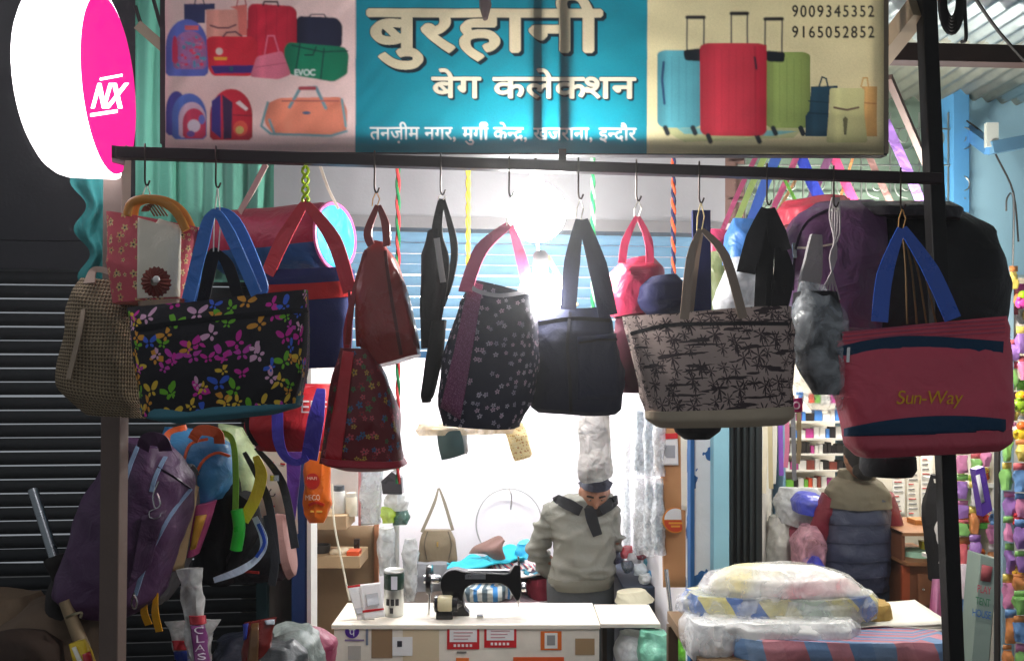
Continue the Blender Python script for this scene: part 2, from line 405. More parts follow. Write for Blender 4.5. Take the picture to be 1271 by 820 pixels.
vplane(MB(), 318, 3.13, 331, 3.135, .01, 2.6, .06).build('guide_rail', pnt((36, 66, 70)), gs, smooth=False)
struct(vplane(MB(), 331, 3.2, 362, 3.22, .01, 2.64, .2), 'wall_pier', pnt((92, 88, 82), var=.3, vs=12), smooth=False)
pl = thing('door_post', 'blue door post with white edge at the left side of the shop', 'post', W(372, 820, 3.2))
vplane(MB(), 362, 3.14, 381, 3.15, .06, 2.6, .1).build('post_body', pnt((32, 62, 112)), pl, smooth=False)
vplane(MB(), 381, 3.14, 386, 3.14, .06, 2.6, .1).build('edge_strip', pnt((222, 222, 215)), pl, smooth=False)
# --- pillars between the two shops
pr = thing('door_pillar', 'white pillar with peeling blue paint beside the cardboard strip', 'pillar', W(872, 800, 3.4))
m, t, bs, _ = base('peeling_paint'); tc = node(t, 'ShaderNodeTexCoord').outputs['Object']; nz = node(t, 'ShaderNodeTexNoise', i_Scale=5.0, i_Detail=4.0); t.links.new(tc, nz.inputs['Vector'])
surf(t, bs, mixc(t, mathn(t, 'GREATER_THAN', nz.outputs[0], .56), (226, 228, 230), (36, 92, 150)), .6)
vplane(MB(), 860, 3.36, 884, 3.36, .05, 2.64, .14).build('pillar_body', m, pr, smooth=False)
vplane(MB(), 857, 3.35, 862, 3.35, .05, 2.64, .06).build('edge_strip', pnt((34, 92, 150)), pr, smooth=False)
props(vplane(MB(), 886, 3.3, 905, 3.3, .05, 2.64, .12).build('door_jamb', pnt((138, 188, 205)), smooth=False), 'pale blue door jamb beside the folded black gate', 'post')
cg = thing('folding_gate', 'black collapsible gate folded between blue jamb and hanging belts', 'gate', W(925, 800, 3.4))
vplane(MB(), 905, 3.46, 946, 3.46, .05, 2.64, .02).build('gate_panel', pnt((26, 30, 32)), cg, smooth=False)
for k in range(5):
    vplane(MB(), 907 + 8 * k, 3.4, 910 + 8 * k, 3.4, .06, 2.6, .03).build('upright', pnt((40, 46, 48), metal=.4), cg, smooth=False)
# --- facade above the right-hand shop: green door with a scroll grille, pale blue wall
struct(vplane(MB(), 880, 3.35, 1192, 3.62, 2.72, 3.75, .1), 'facade_wall', pnt((104, 122, 108), var=.22, vs=5), smooth=False)
struct(vplane(MB(), 900, 3.3, 925, 3.33, 2.72, 3.75, .05), 'facade_pier', pnt((110, 84, 78)), smooth=False)
skyb = pnt((170, 216, 236), var=.08, vs=2)
struct(vplane(MB(), 1190, 3.55, 1560, 3.95, 2.55, 3.8, .1), 'blue_wall', skyb, smooth=False)
struct(vplane(MB(), 1184, 3.48, 1203, 3.5, 2.3, 3.6, .12), 'blue_corner', pnt((84, 150, 200)), smooth=False)
aw = thing('wall_beam', 'blue steel angle beam braced on the pale blue wall at upper right', 'beam', W(1225, 190, 3.4))
MB().bar(W(1229, 184, 3.3), W(1420, 148, 3.4), .035, .05).build('beam_arm', pnt((88, 130, 160)), aw, smooth=False)
MB().bar(W(1229, 184, 3.3), W(1196, 160, 3.62), .035, .05).build('beam_arm', pnt((84, 140, 190)), aw, smooth=False)
MB().bb(W(1225, 182, 3.29), W(1236, 154, 3.31)).build('bracket_plate', pnt((190, 196, 190)), aw, smooth=False)
gr = thing('scroll_grille', 'thin wire grille of scrolls in front of the green facade', 'grille', W(1040, 290, 3.25))
gw = met((160, 165, 160), .5)
for k in range(8):
    x = 925 + 36 * k; Yg = 3.3 + .0008 * (x - 925)
    MB().tube([W(x, 140, Yg), W(x, 330, Yg)], .004, 6).build('upright', gw, gr)
    for (cy, s) in ((170, 1), (230, -1), (275, 1)):
        pts = [W(x + 18 + s * (4 + 11 * a / 9) * math.cos(a * .9), cy + (4 + 13 * a / 9) * math.sin(a * .9), Yg - .006) for a in range(10)]
        MB().tube(smooth(pts, 3), .003, 5).build('scroll', gw, gr)
for y in (160, 205, 250, 300): MB().tube([W(915, y, 3.29), W(1190, y, 3.51)], .004, 6).build('rail', gw, gr)
# --- corrugated awning roof at upper right
ar = thing('awning_roof', 'corrugated metal awning roof over the right-hand shop', 'roof', W(1180, 80, 3.0))
dd = Vector((-.128, .9918, 0)); ss_ = Vector((.9918, .128, 0))
def corr(u0, u1, v0, v1, z0, z1, mat, pitch=.076, amp=.011):
    o = Vector((1.0, 2.3, 0)); n = int((u1 - u0) / pitch * 8); b = MB()
    def fn(a, c):
        u = u0 + (u1 - u0) * a; v = v0 + (v1 - v0) * c
        return o + ss_ * u + dd * v + Vector((0, 0, z0 + (z1 - z0) * c + amp * math.sin(2 * PI * u / pitch)))
    b.grid(fn, n, 4); w = len(b.v)
    b.add([v + Vector((0, 0, .0025)) for v in b.v], [f[::-1] for f in b.f], b.uv)
    return b.build('roof_sheet', mat, ar, ang=60)
zin = met((178, 188, 190), .45, var=.25)
corr(-.35, .5, -2.0, 1.62, 3.42, 3.30, zin); corr(.46, 1.35, -2.0, 1.62, 3.435, 3.315, zin); corr(1.3, 2.3, -2.0, 1.62, 3.425, 3.305, zin)
corr(-.35, 2.3, .4, 1.8, 3.36, 3.285, met((165, 165, 155), .55, var=.3))
MB().bar(W(1055, 66, 2.72), W(1600, 78, 2.86), .05, .06).build('purlin', pnt((58, 42, 38)), ar, smooth=False)
MB().bar(W(1040, 150, 3.72), W(1600, 140, 3.98), .05, .07).build('eave_beam', pnt((205, 195, 180)), ar, smooth=False)
MB().bar(W(1085, 80, 2.5), W(1140, 10, 2.3), .05, .06).build('brace', pnt((150, 130, 105)), ar, smooth=False)
MB().bar(W(1103, 96, 2.6), W(1150, 205, 2.9), .02, .02).build('stay', pnt((120, 95, 88)), ar, smooth=False)
# --- torn green sheet of corrugated plastic behind the sign, left
grn = fab((96, 168, 146), rough=.6, var=.18, vs=3)
props(MB().grid(lambda a, c: W(168 + 172 * a, -60 + 410 * c, 2.62 + .02 * noise.noise(Vector((a * 14, c * 1.5, 3))) + .008 * math.sin(a * 40 + c * 2) + .05 * a), 110, 24).build('tarpaulin', grn), 'pale green tarpaulin hanging in soft folds behind the left end of the sign', 'tarpaulin')
props(MB().grid(lambda a, c: W(93 + 9 * math.sin(c * 19 + 1) * (1 - a) + 14 * c * (1 - a) + 44 * a, 190 + 180 * c, 2.4 + .015 * math.sin(a * 9 + c * 3)), 24, 40).build('torn_cloth', fab((44, 122, 122), vs=5, wr=.8)), 'torn teal cloth strip hanging beside the left post', 'cloth')
props(wire('looped_cable', DARKP, None, [(168, 8, 2.5), (180, 40, 2.5), (205, 55, 2.5), (196, 20, 2.5), (185, -20, 2.5)], .006), 'black cable looped over the green sheet at top left', 'cable')
props(MB().bar(W(172, 32, 2.45), W(206, 62, 2.45), .03, .02, (0, 1, 0)).build('bracket', pnt((105, 95, 80))), 'rusty bracket behind the top left of the sign', 'bracket')
# --- posts and hanging bar
props(MB().bar(W(146, 180, 2.27), W(138, 990, 2.3), .054, .054, (0, 1, 0)).build('support_post', pnt((108, 92, 84), var=.25), bevel=.003), 'rusty brown square post at the left end of the bar', 'post')
props(MB().bar(W(1147, -60, 2.3), W(1191, 990, 2.3), .042, .042, (0, 1, 0)).build('support_post', pnt((24, 22, 22)), bevel=.003), 'black square post in front of the right-hand shop', 'post')
br = thing('hanging_bar', 'dark steel bar along the shop front with all the bags hung on it', 'bar', W(650, 212, YB(650)))
MB().bar(W(146, 190, 1.97), W(1166, 222, 2.25), .028, .028, (0, 0, 1)).build('bar_tube', pnt((46, 30, 34), rough=.45), br, bevel=.002)
MB().bar(W(147, 189, 1.98), W(147, 199, 2.27), .03, .03).build('tie_rod', pnt((60, 40, 42)), br, smooth=False)
MB().bar(W(698, 210, 2.19), W(698, 186, 2.19), .02, .02, (0, 1, 0)).build('hanger', DARKP, br, smooth=False)

# ================================================================ SIGN BOARD, printed with a painted canvas
def glyphs(ch):
    c = bpy.data.curves.new('glyph', 'FONT'); c.body = ch; o = bpy.data.objects.new('glyph', c); COL.objects.link(o)
    me = o.evaluated_get(bpy.context.evaluated_depsgraph_get()).to_mesh()
    v = np.array([tuple(q.co[:2]) for q in me.vertices]) if len(me.vertices) else np.zeros((0, 2)); T = []
    for p in me.polygons:
        q = list(p.vertices); T += [(q[0], q[i], q[i + 1]) for i in range(1, len(q) - 1)]
    bpy.data.objects.remove(o); bpy.data.curves.remove(c)
    return v[np.array(T)] if T else np.zeros((0, 3, 2))
GC = {}
MARKS = 'ुूेैंि़्'
def stroke(P, w):
    T = []
    for a, b in zip(P[:-1], P[1:]):
        a, b = np.array(a), np.array(b); d = (b - a) / np.linalg.norm(b - a); n = np.array((-d[1], d[0])) * w / 2; a = a - d * w * .3; b = b + d * w * .3; T += [(a + n, b + n, b - n), (a + n, b - n, a - n)]
    return np.array(T)
def clipx(g, xm):
    out = []
    for t in g:
        q = []
        for i in range(3):
            a, b = t[i], t[(i + 1) % 3]
            if a[0] <= xm: q.append(a)
            if (a[0] <= xm) != (b[0] <= xm): q.append(a + (b - a) * (xm - a[0]) / (b[0] - a[0]))
        out += [(q[0], q[k], q[k + 1]) for k in range(1, len(q) - 1)]
    return np.array(out)
def layout(items):
    x = 0; out = []
    for it in items:
        ch, clip, adv = (it if isinstance(it, tuple) else (it, None, None))
        if ch == ' ': x += .3; continue
        if ch == 'REPH': out.append(stroke([(x - .2 + .13 * math.cos(a), .74 + .13 * math.sin(a)) for a in (3.6, 3, 2.4, 1.8, 1.2, .6, 0)], .07)); continue
        if ch == 'RAKAR': out.append(stroke([(x - .3, .12), (x - .52, -.06)], .07)); continue
        if ch not in GC: GC[ch] = glyphs(ch)
        g = GC[ch]
        w = 0 if ch in MARKS else (g[:, :, 0].max() if len(g) else .3)
        if ch == ',': w += .1
        if ch.isdigit(): w = .64; g = g + np.array((.32 - (g[:, :, 0].max() + g[:, :, 0].min()) / 2, 0))
        if clip: g = clipx(g, clip * w)
        g = g.copy(); g[:, :, 0] += x; out.append(g); x += adv * w if adv else w
    return np.concatenate(out), x
class Canvas:
    def __init__(s, x0, y0, x1, y1, ss=2):
        s.x0, s.y0, s.ss = x0, y0, ss; s.w = int((x1 - x0) * ss); s.h = int((y1 - y0) * ss); s.a = np.ones((s.h, s.w, 3))
        s.X, s.Y = np.meshgrid(x0 + (np.arange(s.w) + .5) / ss, y0 + (np.arange(s.h) + .5) / ss)
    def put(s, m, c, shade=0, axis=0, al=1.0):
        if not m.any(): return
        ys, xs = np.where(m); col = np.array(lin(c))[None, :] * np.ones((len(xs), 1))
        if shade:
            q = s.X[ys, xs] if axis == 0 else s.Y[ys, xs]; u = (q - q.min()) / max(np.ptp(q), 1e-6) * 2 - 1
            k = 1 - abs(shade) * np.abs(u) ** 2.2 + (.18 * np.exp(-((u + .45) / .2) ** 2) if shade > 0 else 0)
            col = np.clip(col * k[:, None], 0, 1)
        s.a[ys, xs] = s.a[ys, xs] * (1 - al) + col * al
    def poly(s, P, c, shade=0, axis=0, r=0, al=1.0):
        if r: P = roundp(P, r)
        P = np.array(P, float); m = np.zeros(s.X.shape, bool)
        bx = (slice(max(int((P[:, 1].min() - s.y0) * s.ss) - 1, 0), int((P[:, 1].max() - s.y0) * s.ss) + 2), slice(max(int((P[:, 0].min() - s.x0) * s.ss) - 1, 0), int((P[:, 0].max() - s.x0) * s.ss) + 2))
        X, Y = s.X[bx], s.Y[bx]; mm = np.zeros(X.shape, bool)
        for i in range(len(P)):
            (xa, ya), (xb, yb) = P[i], P[(i + 1) % len(P)]
            if ya == yb: continue
            mm ^= ((ya > Y) != (yb > Y)) & (X < (xb - xa) * (Y - ya) / (yb - ya) + xa)
        m[bx] = mm; s.put(m, c, shade, axis, al); return m
    def ell(s, cx, cy, rx, ry, c, shade=0): s.put(((s.X - cx) / rx) ** 2 + ((s.Y - cy) / ry) ** 2 < 1, c, shade)
    def line(s, P, w, c):
        for (xa, ya), (xb, yb) in zip(P[:-1], P[1:]):
            L2 = (xb - xa) ** 2 + (yb - ya) ** 2 + 1e-9; t = np.clip(((s.X - xa) * (xb - xa) + (s.Y - ya) * (yb - ya)) / L2, 0, 1)
            s.put((s.X - xa - t * (xb - xa)) ** 2 + (s.Y - ya - t * (yb - ya)) ** 2 < (w / 2) ** 2, c)
    def tri(s, T):
        m = np.zeros(s.X.shape, bool)
        for t in T:
            i0 = max(int((t[:, 1].min() - s.y0) * s.ss) - 1, 0); i1 = int((t[:, 1].max() - s.y0) * s.ss) + 2
            j0 = max(int((t[:, 0].min() - s.x0) * s.ss) - 1, 0); j1 = int((t[:, 0].max() - s.x0) * s.ss) + 2
            X, Y = s.X[i0:i1, j0:j1], s.Y[i0:i1, j0:j1]
            if X.size == 0: continue
            e = [(t[(k + 1) % 3, 0] - t[k, 0]) * (Y - t[k, 1]) - (t[(k + 1) % 3, 1] - t[k, 1]) * (X - t[k, 0]) for k in range(3)]
            m[i0:i1, j0:j1] |= ((e[0] >= -1e-6) & (e[1] >= -1e-6) & (e[2] >= -1e-6)) | ((e[0] <= 1e-6) & (e[1] <= 1e-6) & (e[2] <= 1e-6))
        return m
    def text(s, items, x0, x1, yhead, ybase, bold=0, head=.622):
        T, w = layout(items); T = T.copy(); k = (x1 - x0) / w
        T[:, :, 0] = x0 + T[:, :, 0] * k; T[:, :, 1] = ybase - T[:, :, 1] * (ybase - yhead) / head
        return s.grow(s.tri(T), bold)
    def grow(s, m, n):
        for i in range(n):
            q = m.copy(); q[1:] |= m[:-1]; q[:-1] |= m[1:]; q[:, 1:] |= m[:, :-1]; q[:, :-1] |= m[:, 1:]; m = q
        return m
    def down(s, k=None):
        k = k or s.ss; return s.a[:s.h // k * k, :s.w // k * k].reshape(s.h // k, k, s.w // k, k, 3).mean((1, 3))
def shift(m, dx, dy):
    return np.roll(np.roll(m, dx, 1), dy, 0)
def roundp(P, r):
    out = []; n = len(P)
    for i in range(n):
        a, b, c = (Vector(P[i - 1]), Vector(P[i]), Vector(P[(i + 1) % n]))
        u = (a - b); v = (c - b); d = min(r, u.length * .45, v.length * .45); p, q = b + u.normalized() * d, b + v.normalized() * d
        for k in range(5):
            t = k / 4; out.append(tuple(p * (1 - t) ** 2 + b * 2 * t * (1 - t) + q * t * t))
    return out
def arch(x0, y0, x1, y1, top=.5):      # backpack outline
    h = (y1 - y0) * top; cx = (x0 + x1) / 2; rx = (x1 - x0) / 2
    return [(cx - rx * math.cos(a * PI / 14), y0 + h - h * math.sin(a * PI / 14)) for a in range(15)] + [(x1, y1 - 4), (x1 - 4, y1), (x0 + 4, y1), (x0, y1 - 4)]
cv = Canvas(204, -46, 1098, 193, 3)
cv.poly([(200, -50), (446, -50), (442, 200), (200, 200)], (240, 205, 200)); cv.poly([(442, -50), (805, -50), (804, 200), (441, 200)], (20, 150, 172)); cv.poly([(804, -50), (1100, -50), (1100, 200), (803, 200)], (240, 226, 178))
# left picture: assorted bags
cv.poly([(228, 6), (266, 5), (266, 12), (254, 13), (254, 30), (228, 30)], (52, 58, 100)); cv.line([(241, 6), (244, -6), (250, -6), (253, 6)], 1.5, (60, 40, 60))
cv.poly([(255, 13), (300, 12), (301, 49), (256, 49)], (232, 160, 145), .15); cv.line([(261, 33), (270, 36), (283, 36), (292, 32)], 2, (110, 60, 75)); cv.poly([(284, 9), (306, 6), (306, 46), (296, 46), (294, 13)], (228, 120, 110)); cv.line([(293, 8), (296, -4), (303, -4), (305, 7)], 1.5, (190, 60, 70))
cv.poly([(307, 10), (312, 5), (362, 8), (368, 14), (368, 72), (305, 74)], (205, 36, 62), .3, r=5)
for x in (318, 330, 343, 356): cv.line([(x, 12), (x, 70)], .9, (170, 24, 50))
cv.line([(326, 7), (328, 3), (344, 3), (345, 8)], 2, (60, 20, 35))
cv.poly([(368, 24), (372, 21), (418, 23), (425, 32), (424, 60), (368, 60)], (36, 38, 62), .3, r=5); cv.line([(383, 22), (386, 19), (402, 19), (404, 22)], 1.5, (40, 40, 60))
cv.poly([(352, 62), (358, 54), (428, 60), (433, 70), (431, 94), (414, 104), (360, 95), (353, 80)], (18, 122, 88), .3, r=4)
for q in ([(362, 58), (400, 66), (431, 65)], [(372, 56), (366, 94)], [(402, 62), (398, 100)], [(392, 60), (388, 70), (378, 70)]): cv.line(q, 1.8, (18, 62, 58))
cv.put(cv.text(list('EVOC'), 365, 391, 88, 96, 1, .72), (220, 230, 225))
cv.poly(arch(205, 25, 258, 97), (98, 112, 200), .3); cv.poly(arch(214, 40, 256, 88), (168, 112, 165), .2); cv.poly([(229, 33), (246, 33), (246, 39), (229, 39)], (225, 105, 110)); cv.poly(arch(213, 46, 220, 82), (215, 50, 90))
for k in range(60): cv.ell(220 + random.random() * 33, 48 + random.random() * 38, 1 + 2 * random.random(), 1 + 1.6 * random.random(), random.choice([(225, 60, 95), (150, 120, 190), (200, 130, 160), (90, 150, 180), (190, 90, 140)]))
cv.poly([(256, 50), (262, 47), (314, 47), (320, 55), (318, 92), (310, 97), (264, 97), (258, 88)], (222, 42, 62), .2, r=4); cv.poly([(261, 84), (316, 83), (312, 93), (266, 94)], (62, 44, 120)); cv.line([(277, 47), (281, 42), (292, 41), (299, 46)], 2, (90, 50, 70)); cv.poly([(265, 73), (282, 73), (281, 77), (266, 77)], (240, 170, 60)); cv.ell(272, 66, 4.5, 4.5, (235, 210, 200)); cv.ell(287, 88, 2.5, 3, (40, 90, 110))
cv.poly([(318, 72), (350, 65), (361, 95), (345, 101), (310, 98)], (226, 118, 142), .25, r=4); cv.line([(328, 70), (332, 46), (340, 46), (346, 67)], 1.8, (225, 110, 135)); cv.line([(316, 86), (355, 80)], 1, (190, 80, 110))
cv.poly(arch(205, 116, 232, 172), (70, 66, 150), .2); cv.poly(arch(213, 119, 256, 177), (92, 120, 205), .3); cv.poly(arch(221, 130, 255, 175), (225, 190, 210), .1); cv.poly(arch(226, 138, 255, 176), (215, 62, 98), .2); cv.ell(240, 160, 8, 8, (225, 210, 225)); cv.ell(250, 152, 4, 6, (110, 120, 200)); cv.ell(236, 170, 5, 4, (120, 90, 170))
cv.poly(arch(260, 113, 313, 178), (205, 42, 62), .3); cv.poly([(262, 128), (273, 120), (274, 176), (262, 166)], (62, 50, 130)); cv.poly([(275, 120), (288, 130), (287, 176), (277, 177)], (64, 40, 78)); cv.poly([(292, 131), (297, 128), (308, 138), (305, 141)], (235, 215, 215)); cv.line([(289, 146), (312, 147)], 1.2, (120, 30, 50)); cv.ell(298, 163, 9, 10, (228, 90, 75)); cv.ell(297, 165, 5, 5, (220, 190, 110))
cv.poly([(330, 132), (346, 124), (424, 123), (431, 140), (430, 166), (410, 172), (338, 170), (328, 156)], (240, 140, 112), .25, r=5); cv.line([(359, 136), (372, 112), (392, 111), (404, 137)], 4, (112, 150, 160)); cv.line([(372, 112), (390, 112)], 4.5, (170, 65, 75)); cv.line([(350, 128), (420, 128)], 2, (190, 100, 90))
for q in ([(334, 152), (340, 168)], [(424, 126), (429, 160)], [(338, 170), (410, 172), (430, 166)], [(332, 130), (324, 160), (336, 170)]): cv.line(q, 3, (112, 158, 165))
cv.ell(380, 143, 5, 2, (80, 100, 130))
# lettering
def title(items, x0, x1, yh, yb, bold, off, c0, out=2):
    m = cv.text(items, x0, x1, yh, yb, bold); o = cv.grow(m, out); d = o.copy()
    for k in range(1, off + 1): d |= shift(o, k, k)
    cv.put(d, (18, 40, 52)); cv.put(m, c0)
title(['ब', 'ु', 'र', 'ह', 'ा', 'न', 'ी'], 457, 746, 14, 64, 8, 10, (238, 222, 186), 3)
title(['ब', 'े', 'ग', ' ', 'क', 'ल', 'े', ('क', .9, .86), 'श', 'न'], 536, 789, 98, 123, 3, 6, (246, 236, 210), 2)
wm = cv.text(['त', 'न', 'ज', '़', 'ी', 'म', ' ', 'न', 'ग', 'र', ',', ' ', 'म', 'ु', 'ग', 'ी', 'REPH', ' ', 'क', 'े', ('न', .68, .66), 'द', 'RAKAR', ',', ' ', 'ख', 'ज', 'र', 'ा', 'न', 'ा', ',', ' ', 'इ', ('न', .68, .66), 'द', 'ौ', 'र'], 459, 790, 161, 176, 1)
cv.put(wm, (250, 250, 246))
cv.put(cv.text(list('9009345352'), 982, 1087, 6, 21, 1, .73), (34, 32, 36)); cv.put(cv.text(list('9165052852'), 982, 1087, 32, 47, 1, .73), (34, 32, 36))
# right picture: three trolley cases and small packs
def case(x0, y0, x1, y1, c, hx0, hx1, hy, dark):
    cv.line([(hx0, y0 + 4), (hx0, hy), (hx1, hy), (hx1, y0 + 4)], 2, (95, 92, 88)); cv.line([(hx0, hy), (hx1, hy)], 4.5, (36, 36, 40))
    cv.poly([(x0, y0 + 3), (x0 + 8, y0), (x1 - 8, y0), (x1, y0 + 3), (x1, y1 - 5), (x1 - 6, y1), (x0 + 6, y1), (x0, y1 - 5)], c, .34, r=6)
    n = int((x1 - x0) / 9)
    for k in range(1, n): cv.line([(x0 + 9 * k, y0 + 8), (x0 + 9 * k, y1 - 8)], .8, dark)
    for wx in (x0 + 10, x1 - 12): cv.line([(wx, y1), (wx + 3, y1 + 7)], 6, (34, 44, 52))
cv.poly([(818, 160), (1000, 158), (985, 172), (850, 178)], (205, 205, 150)); cv.poly([(840, 160), (990, 164), (960, 170), (850, 168)], (130, 190, 190))
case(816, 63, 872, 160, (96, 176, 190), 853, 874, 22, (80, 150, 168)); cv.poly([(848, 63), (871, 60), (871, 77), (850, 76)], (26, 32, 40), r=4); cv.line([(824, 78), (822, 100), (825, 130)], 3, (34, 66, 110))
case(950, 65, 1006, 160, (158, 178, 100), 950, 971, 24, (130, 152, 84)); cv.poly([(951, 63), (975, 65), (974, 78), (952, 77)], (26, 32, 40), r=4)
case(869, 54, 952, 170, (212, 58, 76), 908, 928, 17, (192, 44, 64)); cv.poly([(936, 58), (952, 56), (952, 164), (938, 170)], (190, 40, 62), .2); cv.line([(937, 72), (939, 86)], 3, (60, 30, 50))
cv.poly([(1007, 108), (1040, 107), (1040, 113), (1030, 114), (1028, 170), (1000, 170), (1000, 145), (1005, 138)], (44, 78, 96), .2); cv.line([(1017, 108), (1021, 96), (1026, 98), (1028, 108)], 2, (40, 70, 86)); cv.line([(1004, 126), (1029, 128)], 1.5, (30, 56, 72)); cv.line([(1003, 141), (1029, 142)], 1.5, (30, 56, 72))
cv.poly([(1070, 108), (1089, 108), (1089, 170), (1074, 170)], (226, 176, 110), .1); cv.line([(1069, 108), (1072, 97), (1077, 97), (1078, 108)], 1.8, (222, 176, 110)); cv.line([(1069, 128), (1088, 129)], 1.5, (190, 130, 80))
cv.poly([(1030, 110), (1073, 110), (1073, 134), (1077, 178), (1026, 178), (1030, 136)], (226, 222, 160), .15, r=4); cv.line([(1036, 134), (1052, 137), (1066, 134)], 2.5, (120, 96, 80)); cv.poly([(1047, 148), (1050, 145), (1053, 148), (1051, 168), (1048, 168)], (120, 116, 84))
img = cv.down()
def blur(a):
    p = np.pad(a, ((1, 1), (1, 1), (0, 0)), 'edge'); return (p[:-2, 1:-1] + p[2:, 1:-1] + p[1:-1, :-2] + p[1:-1, 2:] + 2 * p[1:-1, 1:-1]) / 6
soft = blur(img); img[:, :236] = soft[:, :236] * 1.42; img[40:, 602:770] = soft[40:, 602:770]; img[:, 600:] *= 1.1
gy, gx = np.mgrid[0:img.shape[0], 0:img.shape[1]]; rs = np.random.RandomState(5); st = np.zeros(img.shape[:2])
for k in range(60): st += rs.uniform(.2, 1) * np.sin(gx * rs.uniform(-.09, .09) + gy * rs.uniform(-.14, .14) + rs.uniform(0, 6.3))
img *= .74 * np.clip(1 + .007 * st, .8, 1.1)[:, :, None]
img *= (1 + .03 * np.random.RandomState(3).randn(*img.shape[:2]))[:, :, None]
# printed vinyl: one vertex per printed dot, lets the lamp behind it glow through
m, t, bs, out = base('printed_vinyl'); L = t.links
at = node(t, 'ShaderNodeAttribute', attribute_name='print'); df = node(t, 'ShaderNodeBsdfDiffuse'); tl = node(t, 'ShaderNodeBsdfTranslucent'); gl = node(t, 'ShaderNodeBsdfGlossy', i_Roughness=.45)
L.new(at.outputs[0], df.inputs[0]); L.new(at.outputs[0], tl.inputs[0]); mx = node(t, 'ShaderNodeMixShader'); mx.inputs[0].default_value = .55
L.new(df.outputs[0], mx.inputs[1]); L.new(tl.outputs[0], mx.inputs[2]); m2 = node(t, 'ShaderNodeMixShader'); m2.inputs[0].default_value = .03
L.new(mx.outputs[0], m2.inputs[1]); L.new(gl.outputs[0], m2.inputs[2]); L.new(m2.outputs[0], out.inputs[0]); VINYL = m
def printed(cvimg, fn, name, mat, parent, **kw):
    H, Wd = cvimg.shape[:2]
    o = MB().grid(lambda a, c: fn(a, c), Wd - 1, H - 1).build(name, mat, parent, **kw)
    ca = o.data.color_attributes.new('print', 'FLOAT_COLOR', 'POINT')
    ca.data.foreach_set('color', np.concatenate([np.clip(cvimg, 0, 1).reshape(-1, 3), np.ones((H * Wd, 1))], 1).astype(np.float32).ravel()); return o
sb = thing('sign_board', 'long printed shop sign with big Hindi lettering and pictures of bags', 'sign', W(650, 192, 2.2))
def SBp(px, py, dy=0): return W(px, py, YB(px) + .05 + dy)
def sbf(a, c):
    px = 205 + 892 * a; py = -45 + c * (233 + 4 * a)
    p = SBp(px, py); p.y += .003 * noise.noise(Vector((px * .02, py * .03, 0))) + .0012 * noise.noise(Vector((px * .05 + py * .04, py * .02, 4))); return p
printed(img, sbf, 'printed_sheet', VINYL, sb, ang=180)
fm = pnt((52, 50, 52))
MB().bar(SBp(203, 186, .024), SBp(1097, 189, .024), .03, .028).build('frame_tube', fm, sb, smooth=False)
for x in (667, 698): MB().bar(SBp(x, -60, .022), SBp(x, 179, .022), .026, .022, (0, 1, 0)).build('frame_tube', fm, sb, smooth=False)
MB().bar(SBp(1094, -60, .022), SBp(1094, 192, .022), .03, .026, (0, 1, 0)).build('frame_tube', pnt((150, 135, 120)), sb, smooth=False)
MB().bar(SBp(207, -60, .022), SBp(207, 180, .022), .024, .026, (0, 1, 0)).build('frame_tube', fm, sb, smooth=False)
props(MB().tube([SBp(600, -30, -.012), SBp(603, 8, -.012), SBp(602, 24, -.014)], [.012, .017, .006], 10).rough(.004, 60).build('rag_knot', fab((150, 130, 128))), 'grey knotted rag hanging over the sign above the big lettering', 'rag')

# ================================================================ LAMPS
dr = thing('round_light_box', 'round glowing white light box with pink face at upper left', 'light box', W(100, 225, 2.15))
fc = W(135, 108, 2.15); na = Vector((.985, .172, 0)); ub = Vector((0, 0, 1)); sb_ = na.cross(ub)
def drum(prof, n=56):
    return MB().loft([[fc + na * h + (sb_ * math.cos(2 * PI * k / n) + ub * math.sin(2 * PI * k / n)) * r for k in range(n)] for r, h in prof])
drum([(.02, -.18), (.1, -.177), (.16, -.17), (.2, -.159), (.222, -.146), (.234, -.13), (.24, -.11), (.24, .0), (.232, .004), (.226, .004)]).build('drum', emit((255, 250, 255), DRUM), dr)
drum([(.226, .0042), (.222, .008), (.12, .013), (.004, .014)]).build('face_panel', emit((228, 28, 132), DRUM * .3), dr)
def ontext(s, items, c, ux, uz, size, bold, mat, parent, name='lettering', nrm=None, wscale=1):
    """flat lettering lying on a surface: centre c, directions ux and uz"""
    T, w = layout(items); b = MB(); nrm = nrm or Vector(ux).cross(Vector(uz)); k = size / .72
    for t_ in T:
        b.add([Vector(c) + Vector(ux) * (q[0] - w / 2) * k * wscale + Vector(uz) * (q[1] - .36) * k for q in t_], [(0, 1, 2)])
    return b.build(name, mat, parent, smooth=False)
wt = emit((255, 255, 255), DRUM)
def facept(px, py, d=.016):
    q = W(px, py, 1) - co.location; return co.location + q * (((fc + na * d) - co.location).dot(na) / q.dot(na))
def facequad(q, name):
    a = [facept(*p) for p in q]; MB().add(a + [p + na * .002 for p in a], [(3, 2, 1, 0), (4, 5, 6, 7), (0, 1, 5, 4), (1, 2, 6, 5), (2, 3, 7, 6), (3, 0, 4, 7)]).build(name, wt, dr, smooth=False)
for s_, x0_, x1_ in (('N', 112, 130), ('X', 131, 151)):
    T, w = layout([s_]); b = MB()
    for k_ in (-1.2, 0, 1.2):
        for t_ in T: b.add([facept(x0_ + (x1_ - x0_) * q[0] / w + 9 * q[1] / .72 + k_, 135 - (x1_ - x0_) * .02 - q[1] / .72 * 33, .0165 + .0004 * k_) for q in t_], [(0, 1, 2)])
    b.build('lettering', wt, dr, smooth=False)
facequad([(124, 97), (151, 92), (151, 95), (124, 100)], 'stripe'); facequad([(112, 141), (145, 136), (145, 140), (112, 145)], 'stripe')
MB().tube([fc - na * .1 + ub * .235, fc - na * .1 + ub * .5], .012, 8).build('bracket_pipe', DARKP, dr)
